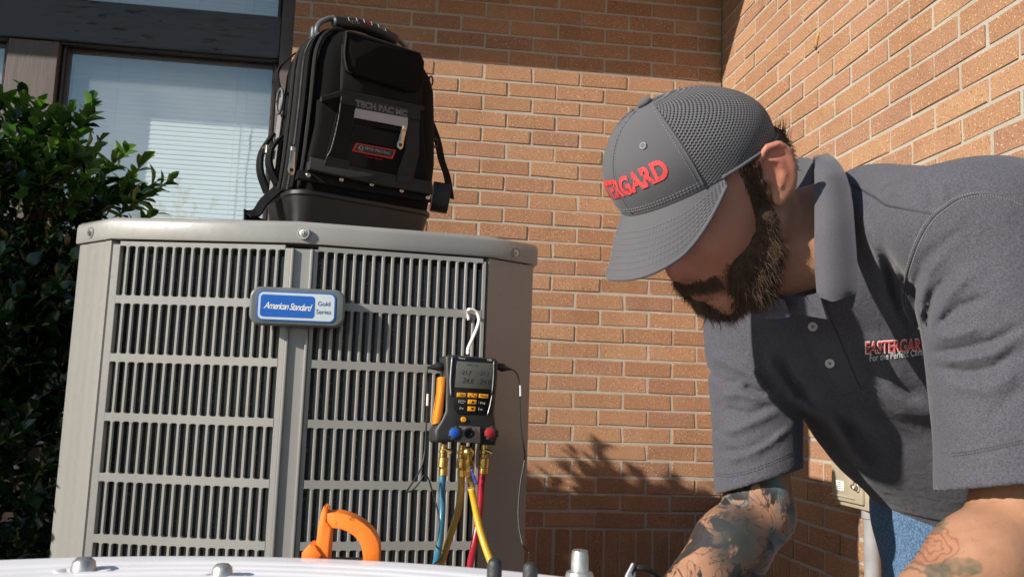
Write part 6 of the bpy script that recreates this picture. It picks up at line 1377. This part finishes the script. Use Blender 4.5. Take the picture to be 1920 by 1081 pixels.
for P in ([(1342,886),(1365,888),(1400,882),(1440,868),(1468,855),(1484,846)], [(1786,849),(1815,846),(1850,839),(1885,832),(1920,824)]):
    for dy in (0, 5):
        Q = [hit(x, y+dy, .0003) for x, y in dens(P, 12)]
        for a, b in list(zip(Q, Q[1:]))[::2]:
            if a is not None and b is not None and np.linalg.norm(a-b) < .02: m.tube([Cw(a), Cw(b)], .0005, 4)
o = m.build('hem_stitching', MAT_DTHREAD, shirt); o['kind'] = 'stuff'
# placket, buttons
def sheet(name, rows, mat, par, thick, sm=True, uv=None):
    """a cloth sheet through a grid of figure-frame points, given thickness away from the lens"""
    n = len(rows[0]); V = []; Fc = []
    for r in rows: V += [np.array(p) for p in r]
    V = np.array(V); m_ = len(rows); A = V.reshape(m_, n, 3)
    du = np.gradient(A, axis=1); dv = np.gradient(A, axis=0); nn = np.cross(du, dv); nn /= np.maximum(np.linalg.norm(nn, axis=2, keepdims=True), 1e-9)
    if (nn*A).sum() > 0: nn = -nn
    Bk = A-nn*thick; allv = np.concatenate([A.reshape(-1, 3), Bk.reshape(-1, 3)]); k = m_*n
    for i in range(m_-1):
        for j in range(n-1):
            a = i*n+j; Fc.append((a, a+1, a+n+1, a+n)); Fc.append((a+k, a+n+k, a+n+1+k, a+1+k))
    for j in range(n-1): Fc += [(j, j+k, j+1+k, j+1), ((m_-1)*n+j, (m_-1)*n+j+1, (m_-1)*n+j+1+k, (m_-1)*n+j+k)]
    for i in range(m_-1): Fc += [(i*n, (i+1)*n, (i+1)*n+k, i*n+k), (i*n+n-1, i*n+n-1+k, (i+1)*n+n-1+k, (i+1)*n+n-1)]
    m = MB(); m.mesh_data([Cw(p) for p in allv], Fc); return m.build(name, mat, par, sm)
PL = [(1500,575),(1512,605),(1527,642),(1545,682),(1560,715),(1574,742)]; PR_ = [(1545,560),(1556,596),(1572,632),(1588,672),(1602,705),(1614,730)]
rows = []
for a, b in zip(dens(PL, 4), dens(PR_, 4)): rows.append([hit(a[0]+(b[0]-a[0])*k/4, a[1]+(b[1]-a[1])*k/4, .0022, 1.0) for k in range(5)])
pk_ = sheet('placket', rows, MAT_SHIRT, shirt, .003, 50)
MAT_BUTTON = simple('shirt_button', (0.55,0.54,0.52), 0.3, var=0.06)
for x, y in ((1524, 612), (1556, 681)):
    p = hit(x, y, .0068); dd = nrm(-p); zz = Vector(dd); T = (CAMB @ zz).to_track_quat('Z', 'Y').to_matrix().to_4x4(); T.translation = Cw(p)
    m = MB(); m.lathe([(.0052,-.001),(.0057,.0003),(.0055,.0012),(.0044,.0014),(.0040,.0009),(0,.0009)], T, 22); bt = m.build('button', MAT_BUTTON, shirt, 40)
    m = MB(T); 
    for a in (45, 135): m.box((0, 0, .0011), (.0042, .0010, .0006), Matrix.Rotation(R(a), 3, 'Z'))
    m.build('button_thread', MAT_DTHREAD, bt)
# collar: stand and folded leaf on his left, smaller leaf under the beard
inner = [(1524,293),(1526,312),(1527,340),(1527,400),(1527,460),(1528,510),(1531,548)]; outer = [(1552,287),(1572,303),(1588,332),(1598,375),(1603,430),(1607,490),(1608,543)]
ii, oo = dens(inner, 5), dens(outer, 5); rows = []
nI = len(ii)
for k in range(nI):
    a, b = ii[k], oo[k]; fr = k/(nI-1); r = []
    Di = np.interp(fr, [0, .12, .3, .6, 1], [1.055, 1.015, .985, .957, .935]); Do = np.interp(fr, [0, .12, .3, .6, 1], [1.075, 1.02, .98, .955, .938])
    for j in range(9):
        s = j/8; px_, py_ = a[0]+(b[0]-a[0])*s, a[1]+(b[1]-a[1])*s; D = Di+(Do-Di)*s - .011*math.sin(math.pi*min(1, .12+s*.95))
        r.append(C(px_, py_, D))
    rows.append(r)
# lower edge: point of the collar
for s_ in (0.35, 0.7, 1.0):
    a, b = (1531, 548), (1608, 543); r = []
    for j in range(9):
        s = j/8; e = (a[0]+(b[0]-a[0])*s, a[1]+(b[1]-a[1])*s); tgt = (1545+(1568-1545)*0+ (e[0]-1531)*.55+0, 556+10*math.sin(math.pi*s)); base = rows[nI-1][j]
        px_ = e[0]+(tgt[0]-e[0])*s_*.35; py_ = e[1]+(566-4*abs(s-.4)*6-e[1])*s_; r.append(C(px_, py_, base[2]-.001*s_))
    rows.append(r)
collar = sheet('collar', rows, MAT_RIB, shirt, .0032, 60)
# inside of the collar behind the neck, and its roll
rows = []
for k in range(7):
    s = k/6; rows.append([C(1484+40*s, 300-5*math.sin(3.14*s)+q*26, 1.135-.075*s*s) for q in (0, .5, 1.2, 2.2, 3.2)])
sheet('collar_band', rows, MAT_RIB, collar, .003, 60)
rows = []
for k in range(6):
    s = k/5; a = (1402+ (1470-1402)*s, 570-10*s); b = (1412+(1482-1412)*s, 592+6*math.sin(3*s)); rows.append([C(a[0]+(b[0]-a[0])*j/3, a[1]+(b[1]-a[1])*j/3, .985-.006*s) for j in range(4)])
sheet('collar_leaf', rows, MAT_RIB, shirt, .003, 60)
rows = []
for k in range(8):
    s = k/7; a = (1440+95*s, 548+10*math.sin(3.14*s)); b = (1455+95*s, 582+16*s); rows.append([C(a[0]+(b[0]-a[0])*j/3, a[1]+(b[1]-a[1])*j/3, 1.020-.050*s) for j in range(4)])
sheet('collar_stand', rows, MAT_SHIRT, shirt, .003, 60)
# chest lettering, embroidered
def chest_text(body, c0, c1, hpx, mat, off, name, par, xs=1.0, thick=0.0, offset=0.0):
    V, Fc = text_geo(body, 1.0, xs=xs, offset=offset); V = np.array(V); w0, w1 = V[:, 0].min(), V[:, 0].max(); zc = (V[:, 2].min()+V[:, 2].max())/2; zh = V[:, 2].max()-V[:, 2].min()
    s = (V[:, 0]-w0)/(w1-w0); X = c0[0]+(c1[0]-c0[0])*s; Y = c0[1]+(c1[1]-c0[1])*s - (V[:, 2]-zc)/zh*hpx; H = [hit(x, y, off) for x, y in zip(X, Y)]
    Dm = np.median([h[2] for h in H if h is not None]); P = [C(x, y, Dm if (h is None or abs(h[2]-Dm) > .035) else h[2]) for h, x, y in zip(H, X, Y)]
    m = MB(); m.mesh_data([Cw(p) for p in P], Fc); return m.build(name, mat, par)
em = chest_text('EASTERGARD', (1622,652), (1741,645), 25, MAT_WHITE, .0012, 'logo_backing', shirt, offset=.035)
chest_text('EASTERGARD', (1623.5,652), (1740,645), 21, MAT_EMBRED, .0020, 'logo_lettering', em, offset=.012)
chest_text('For the Perfect Climate', (1631,671), (1744,657), 13, MAT_WHITE, .0015, 'lettering', shirt)

# ------------------------------------------------------------------ cap
def crown(al, t, out=0.0):
    rho = (1-min(1, t)**2.7)**(1/2.1) if t < 1 else 0.0; fa = .107 if math.cos(al) > 0 else .100; bul = 1+.045*math.sin(math.pi*min(1, t*1.3))
    f = (fa*rho*bul+out)*math.cos(al)+.020*t*t; l = (.0825*rho*bul+out)*math.sin(al); u = .0985*t + out*t + (.004*math.cos(al) if math.cos(al) < 0 else 0)*(1-t) 
    return np.array([f, u, l])
capR = bpy.data.objects.new('cap', None); capR.parent = man; COL.objects.link(capR); ORG[capR] = ORG[man]
A0 = R(57)
def crown_patch(name, a0, a1, na, mat, nt_=26, thick=True):
    V, Fc, UVs = [], [], []
    for i in range(na+1):
        al = a0+(a1-a0)*i/na
        for k in range(nt_+1):
            t = (k/nt_)**.85*.9995; p = crown(al, t); V.append(Cw(Hp(*p))); UVs.append((al*.1, t*.15*1.0))
    for i in range(na):
        for k in range(nt_): a = i*(nt_+1)+k; Fc.append((a, a+1, a+nt_+2, a+nt_+1))
    me = bpy.data.meshes.new(name); org = ORG[capR]; me.from_pydata([v-org for v in V], [], Fc); uvl = me.uv_layers.new(name='weave')
    for l in me.loops: uvl.data[l.index].uv = UVs[l.vertex_index]
    return link_mesh(name, me, mat, capR, True)
crown_patch('front_panel', -A0, A0, 36, MAT_CAP); crown_patch('mesh_panel', A0, 2*math.pi-A0, 70, MAT_CAPMESH)
def on_crown(al, t, out): return Cw(Hp(*crown(al, t, out)))
m = MB()
for al in (A0, -A0): m.tube([on_crown(al, t, .0006) for t in np.linspace(0.02, .98, 24)], .0011, 6)
m.tube([on_crown(0, t, .0003) for t in np.linspace(0.02, .98, 24)], .0007, 6); m.build('panel_seam', MAT_CAP, capR, True)
m = MB()
for al in (A0-.05, .035):
    T_ = np.linspace(0.04, .95, 66)
    for a, b in list(zip(T_, T_[1:]))[::2]: m.tube([on_crown(al, a, .0004), on_crown(al, b, .0004)], .00045, 4)
for dt in (.055, .085):
    T_ = np.linspace(-A0, A0, 100)
    for a, b in list(zip(T_, T_[1:]))[::2]: m.tube([on_crown(a, dt, .0004), on_crown(b, dt, .0004)], .00045, 4)
o = m.build('cap_stitching', MAT_THREAD, capR); o['kind'] = 'stuff'
m = MB(); m.tube([on_crown(al, .012, .0012) for al in np.linspace(R(69), 2*math.pi-R(69), 80)], .0019, 8); m.build('sweatband_edge', MAT_CAP, capR, True)
p = on_crown(0, .998, .001); zz = Vector(CAMB @ Vector(HU)); T = zz.to_track_quat('Z', 'Y').to_matrix().to_4x4(); T.translation = p
m = MB(); m.lathe([(.0085,-.002),(.0085,.001),(.0075,.0035),(.004,.0048),(0,.005)], T, 20); m.build('top_button', MAT_CAP, capR, True)
al_e, t_e = R(33), .68; p = Vector(Hp(*crown(al_e, t_e, .0006))); n_ = (Vector(Hp(*crown(al_e, t_e, .01)))-p).normalized(); T = (CAMB @ n_).to_track_quat('Z', 'Y').to_matrix().to_4x4(); T.translation = Cw(p)
m = MB(); m.tube([T @ Vector((.0032*math.cos(a), .0032*math.sin(a), 0)) for a in np.linspace(0, 2*math.pi, 18)], .0010, 6); ey = m.build('eyelet', MAT_THREAD, capR, True)
m = MB(); m.lathe([(.0024,0),(.0024,.0003),(0,.0003)], T, 12); m.build('eyelet_hole', MAT_PNAVY, ey)
V, Fc = text_geo('EASTERGARD', .0275, xs=.84, extrude=.00015, offset=.0012)
m = MB(); P = []
for x, y, z in V:
    al = x/.094; t = (.034+z+.006*math.sin(al))/.0985; P.append(on_crown(al, max(.02, t), .0007-y))
m.mesh_data(P, Fc); m.build('logo', MAT_EMBRED, capR)
# brim
NB1, NB2 = 40, 14; rows = []
for i in range(NB1+1):
    ph = -1+2*i/NB1; al = ph*R(72); b0 = np.array([.1055*math.cos(al), .001, .0815*math.sin(al)]); l_ = .079*math.sin(ph*math.pi/2); k = max(0.0, 1-abs(l_/.0791)**2.5)**.5
    e = np.array([.032+.127*k, 0, l_]); r = []
    for j in range(NB2+1):
        s = j/NB2; p = b0+(e-b0)*s; fx = max(0.0, (p[0]-.034)/.141); p[1] = -.004*s - .047*s*k - .021*(l_/.0791)**2*s*min(1, k*1.5) - .006*s*(1-s)*k*-1.0
        r.append(Hp(*p))
    rows.append(r)
brim = sheet('brim', rows, MAT_CAP, capR, .0032, 50)
m = MB(); A = np.array(rows)
for s in np.linspace(.30, .86, 7):
    j = s*NB2; j0 = int(j); fr = j-j0; line = A[:, j0]*(1-fr)+A[:, min(NB2, j0+1)]*fr; nr = HU*.0022
    Q = [Cw(p+HU*.0009) for p in line]; Q = catmull(Q, 3)
    for a, b in list(zip(Q, Q[1:]))[::2]: m.tube([a, b], .00042, 4)
o = m.build('brim_stitching', MAT_THREAD, brim); o['kind'] = 'stuff'
m = MB(); m.tube([Cw(p) for p in A[:, -1]], .0022, 8); m.build('brim_edge', MAT_CAP, brim, True)

# ------------------------------------------------------------------ beard and hair
def beard_sdf(P):
    q = (P-HC)@HB.T; qa = q.copy(); qa[:, 2] = np.abs(qa[:, 2])
    d = d_chain(qa, [(-.006, -.030, .0690), (-.002, -.070, .063), (.006, -.102, .055), (.030, -.130, .036), (.046, -.140, .0)], [.0035, .010, .0155, .020, .019], .02)
    d = smin(d, d_ell(qa, (.030, -.110, .050), (.028, .030, .014)), .02)
    d = smin(d, d_chain(qa, [(.0715, -.1075, .0), (.0655, -.1075, .018), (.051, -.1070, .036), (.038, -.108, .048)], [.0040, .0055, .0080, .010]), .006)
    d = smin(d, d_ell(q, (.050, -.142, 0), (.021, .022, .028)), .01)
    d = smax(d, -d_ell(qa, (.070, -.1205, .012), (.024, .0062, .020)), .003); d = smax(d, -d_ell(qa, (.058, -.130, .026), (.020, .009, .010)), .003)
    near = np.abs(d) < .02; d[near] -= vnoise(P[near], 90)*.0022+vnoise(P[near], 220)*.0012
    return d
V, Fc = surface_nets(beard_sdf, HC-np.array([.16, .26, .16]), HC+np.array([.14, .05, .14]), .0024); brd = link_mesh('beard', to_mesh('beard', V, Fc, MAT_HAIR, man), MAT_HAIR, man)
def vnormals(V, F):
    n = np.zeros_like(V); fn = np.cross(V[F[:, 2]]-V[F[:, 0]], V[F[:, 3]]-V[F[:, 1]])
    for k in range(4): np.add.at(n, F[:, k], fn)
    return n/np.maximum(np.linalg.norm(n, axis=1, keepdims=True), 1e-12)
def strands(name, pts, nrms, dirs, lens, mat, par, w=.00035, seed=1, curl=.25, lift=.75):
    rs = np.random.default_rng(seed); n = len(pts); V = np.zeros((n, 8, 3)); 
    d0 = nrms*lift+dirs+rs.normal(0, curl, (n, 3)); d0 /= np.linalg.norm(d0, axis=1, keepdims=True)
    d1 = nrms*.20+dirs*1.2+rs.normal(0, curl*1.3, (n, 3)); d1 /= np.linalg.norm(d1, axis=1, keepdims=True)
    p = pts-nrms*.002; view = p/np.linalg.norm(p, axis=1, keepdims=True); sd = np.cross(d1, view); sd /= np.maximum(np.linalg.norm(sd, axis=1, keepdims=True), 1e-9)
    for k in range(4):
        s = k/3; c = p+(d0*(s-.5*s*s)+d1*(.5*s*s))*lens[:, None]; ww = w*(1-s*.85); V[:, 2*k] = c+sd*ww; V[:, 2*k+1] = c-sd*ww
    F = np.array([[0, 1, 3, 2], [2, 3, 5, 4], [4, 5, 7, 6]]); Fa = (np.arange(n)[:, None, None]*8+F[None]).reshape(-1, 4)
    o = link_mesh(name, to_mesh(name, V.reshape(-1, 3), Fa, mat, par), mat, par); o['kind'] = 'stuff'; return o
Nn = vnormals(V, Fc); rs_ = np.random.default_rng(4); down = -HU*.95+HF*.20
vis_ = (Nn*V).sum(1) < .3*np.linalg.norm(V, axis=1)
idx = rs_.choice(np.flatnonzero(vis_), 24000); q = (V[idx]-HC)@HB.T
ln_ = (.005+.009*np.clip((-q[:, 1]-.06)/.09, 0, 1))*rs_.uniform(.5, 1.25, len(idx)); ln_[q[:, 0] > .058] *= .6
strands('beard_strands', V[idx]+rs_.normal(0, .0008, (len(idx), 3)), Nn[idx], np.tile(down, (len(idx), 1)), ln_, MAT_HAIR, brd, .00030, 1, .42)
i2 = rs_.choice(idx, 1500); q2 = (V[i2]-HC)@HB.T
strands('pale_beard_strands', V[i2]+rs_.normal(0, .0008, (len(i2), 3)), Nn[i2], np.tile(down, (len(i2), 1)), (.010+.014*np.clip((-q2[:, 1]-.06)/.09, 0, 1))*rs_.uniform(.6, 1.3, len(i2)), MAT_HAIRL, brd, .0003, 2, .38)
def hair_sdf(P):
    q = (P-HC)@HB.T; qa = q.copy(); qa[:, 2] = np.abs(qa[:, 2])
    d = d_ell(q, (-.022, -.020, 0), (.094, .070, .0735)); d = smin(d, d_ell(q, (-.060, -.062, 0), (.048, .050, .058)), .02)
    d = np.maximum(d, q[:, 0]-(.012)); d = np.maximum(d, -.35*(q[:, 0]+.02)-(q[:, 1]+.062)); d = np.maximum(d, -(q[:, 1]+.066)); d = np.maximum(d, q[:, 1]-.004)
    d = np.maximum(d, -d_ell(qa, (-.027, -.030, .085), (.036, .044, .030)))
    near = np.abs(d) < .02; d[near] -= vnoise(P[near], 80)*.003; return d
V, Fc = surface_nets(hair_sdf, HC-np.array([.16, .2, .16]), HC+np.array([.2, .12, .2]), .003); hr = link_mesh('hair', to_mesh('hair', V, Fc, MAT_HAIR, man), MAT_HAIR, man)
Nn = vnormals(V, Fc); idx = rs_.integers(0, len(V), 9000); q = (V[idx]-HC)@HB.T
strands('hair_strands', V[idx], Nn[idx], np.tile(-HU*.75-HF*.55, (len(idx), 1)), .010*rs_.uniform(.5, 1.4, len(idx)), MAT_HAIR, hr, .0004, 3, .22, .22)
# stray tuft at the back of the head under the cap
tb = np.array([Hp(-.088, -.012, .045)]*45)+rs_.normal(0, .005, (45, 3)); strands('stray_hair', tb, np.tile(-HF*.6+HU*.5, (45, 1)), np.tile(HU*.7-HF*.5, (45, 1)), rs_.uniform(.014, .030, 45), MAT_HAIR, hr, .0004, 6, .25)
# sideburn hair in front of the ear, brow and lashes
def patch_strands(name, f0, f1, u0, u1, l, n, ln0, dirn, par, seed):
    rs = np.random.default_rng(seed); f = rs.uniform(f0, f1, n); u = rs.uniform(u0, u1, n); P = np.array([Hp(a, b, l) for a, b in zip(f, u)])
    for _ in range(4): P = P-HL*head_sdf(P)[:, None]
    return strands(name, P, np.tile(HL, (n, 1))*.5, np.tile(dirn, (n, 1)), rs.uniform(.6, 1.3, n)*ln0, MAT_HAIR, par, .00034, seed, .2)
patch_strands('sideburn', -.012, .010, -.075, .002, .078, 1500, .012, -HU*.9+HF*.1, hr, 11)
def face_hair(name, u0, u1, l0, l1, n, ln0, dirn, par, seed, w=.00032, mat=None, keep=None):
    rs = np.random.default_rng(seed); u = rs.uniform(u0, u1, n); l = rs.uniform(l0, l1, n)
    if keep is not None: k = keep(u, l, rs.random(n)); u, l = u[k], l[k]
    P = np.array([Hp(.112, a, b) for a, b in zip(u, l)]); dr = nrm(HF*.8+HL*.35)
    for _ in range(14): P = P-dr*np.maximum(head_sdf(P), -.01)[:, None]*.8
    ok = (np.abs(head_sdf(P)) < .003) & (np.linalg.norm(P-np.array(Hp(.03, -.08, 0)), axis=1) < .13); P, l = P[ok], l[ok]
    e = .0015; G = np.stack([head_sdf(P+np.eye(3)[i]*e)-head_sdf(P-np.eye(3)[i]*e) for i in range(3)], 1); G /= np.maximum(np.linalg.norm(G, axis=1, keepdims=True), 1e-9)
    d = np.array(dirn) if np.ndim(dirn) == 1 else dirn; m_ = len(P)
    return strands(name, P+G*.001, G, np.tile(d, (m_, 1))+HL*(l[:, None]*6), rs.uniform(.6, 1.3, m_)*ln0, mat or MAT_HAIR, par, w, seed, .28, .45)
face_hair('moustache', -.1185, -.0965, -.048, .056, 5200, .0095, -HU*.85+HF*.15, brd, 31, .00028, MAT_MOUST, lambda u, l, r: (u < -.1045+.09*np.maximum(np.abs(l)-.012, 0)+.0055*r*r) & (u > -.1115-.12*np.maximum(np.abs(l)-.02, 0)-.002*r) & (r < 1.25-np.abs(l)*8))
face_hair('chin_patch', -.146, -.131, -.020, .020, 1500, .011, -HU*.9+HF*.2, brd, 33, .0003, MAT_MOUST)
def stubble_keep(u, l, r):
    P = np.array([Hp(.112, a, b) for a, b in zip(u, l)]); dr = nrm(HF*.8+HL*.35)
    for _ in range(14): P = P-dr*np.maximum(head_sdf(P), -.01)[:, None]*.8
    bd = beard_sdf(P); return (bd > -.002) & (r < np.clip(1-bd/.011, 0, 1)**1.5)
face_hair('cheek_stubble', -.130, -.035, .022, .076, 9000, .0040, -HU*.9+HF*.1, brd, 35, .00020, None, stubble_keep)
patch_strands('eyebrow', .058, .088, -.036, -.026, .06, 260, .009, -HF*.8-HU*.2, hr, 12)
def arm_hair(e, w, seed):
    rs = np.random.default_rng(seed); a = nrm(w-e); x = nrm(np.cross(a, [0, 0, 1])); y = np.cross(a, x); n = 700; s = rs.uniform(.02, .9, n); t = rs.uniform(0, 6.283, n)
    c = e+(w-e)*s[:, None]; dr = x*np.cos(t)[:, None]+y*np.sin(t)[:, None]; P = c+dr*.075
    for _ in range(7): P = P-dr*skin_sdf(P)[:, None]
    strands('arm_hair', P, dr, np.tile(a, (n, 1)), rs.uniform(.008, .016, n), MAT_HAIRL, man, .00009, seed, .35, .35)
arm_hair(EL_, WL, 21); arm_hair(ER, WR, 22)
m = MB()
for h, k, a in ((HIR, KR, AR), (HIL, KL_, AL)): pass
for a in (AR, AL):
    d = np.array([.12, -.9, .08]); d = nrm(d); m2 = MB(); up_ = -BK
    rings = []
    for s, w_, h_ in ((-.035, .030, .030), (-.02, .043, .045), (.03, .045, .052), (.08, .046, .045), (.13, .044, .034), (.16, .030, .022)):
        c = a+d*s+nrm(BK)*.02*(s > 0); x_ = nrm(np.cross(d, BK)); y_ = nrm(np.cross(x_, d)); rings.append([Cw(c+x_*w_*math.cos(t)+y_*h_*math.sin(t)) for t in np.linspace(0, 2*math.pi, 17)[:-1]])
    m2.loft(rings); m2.build('shoe', MAT_TRAY, man, 50)
m.bm.free()
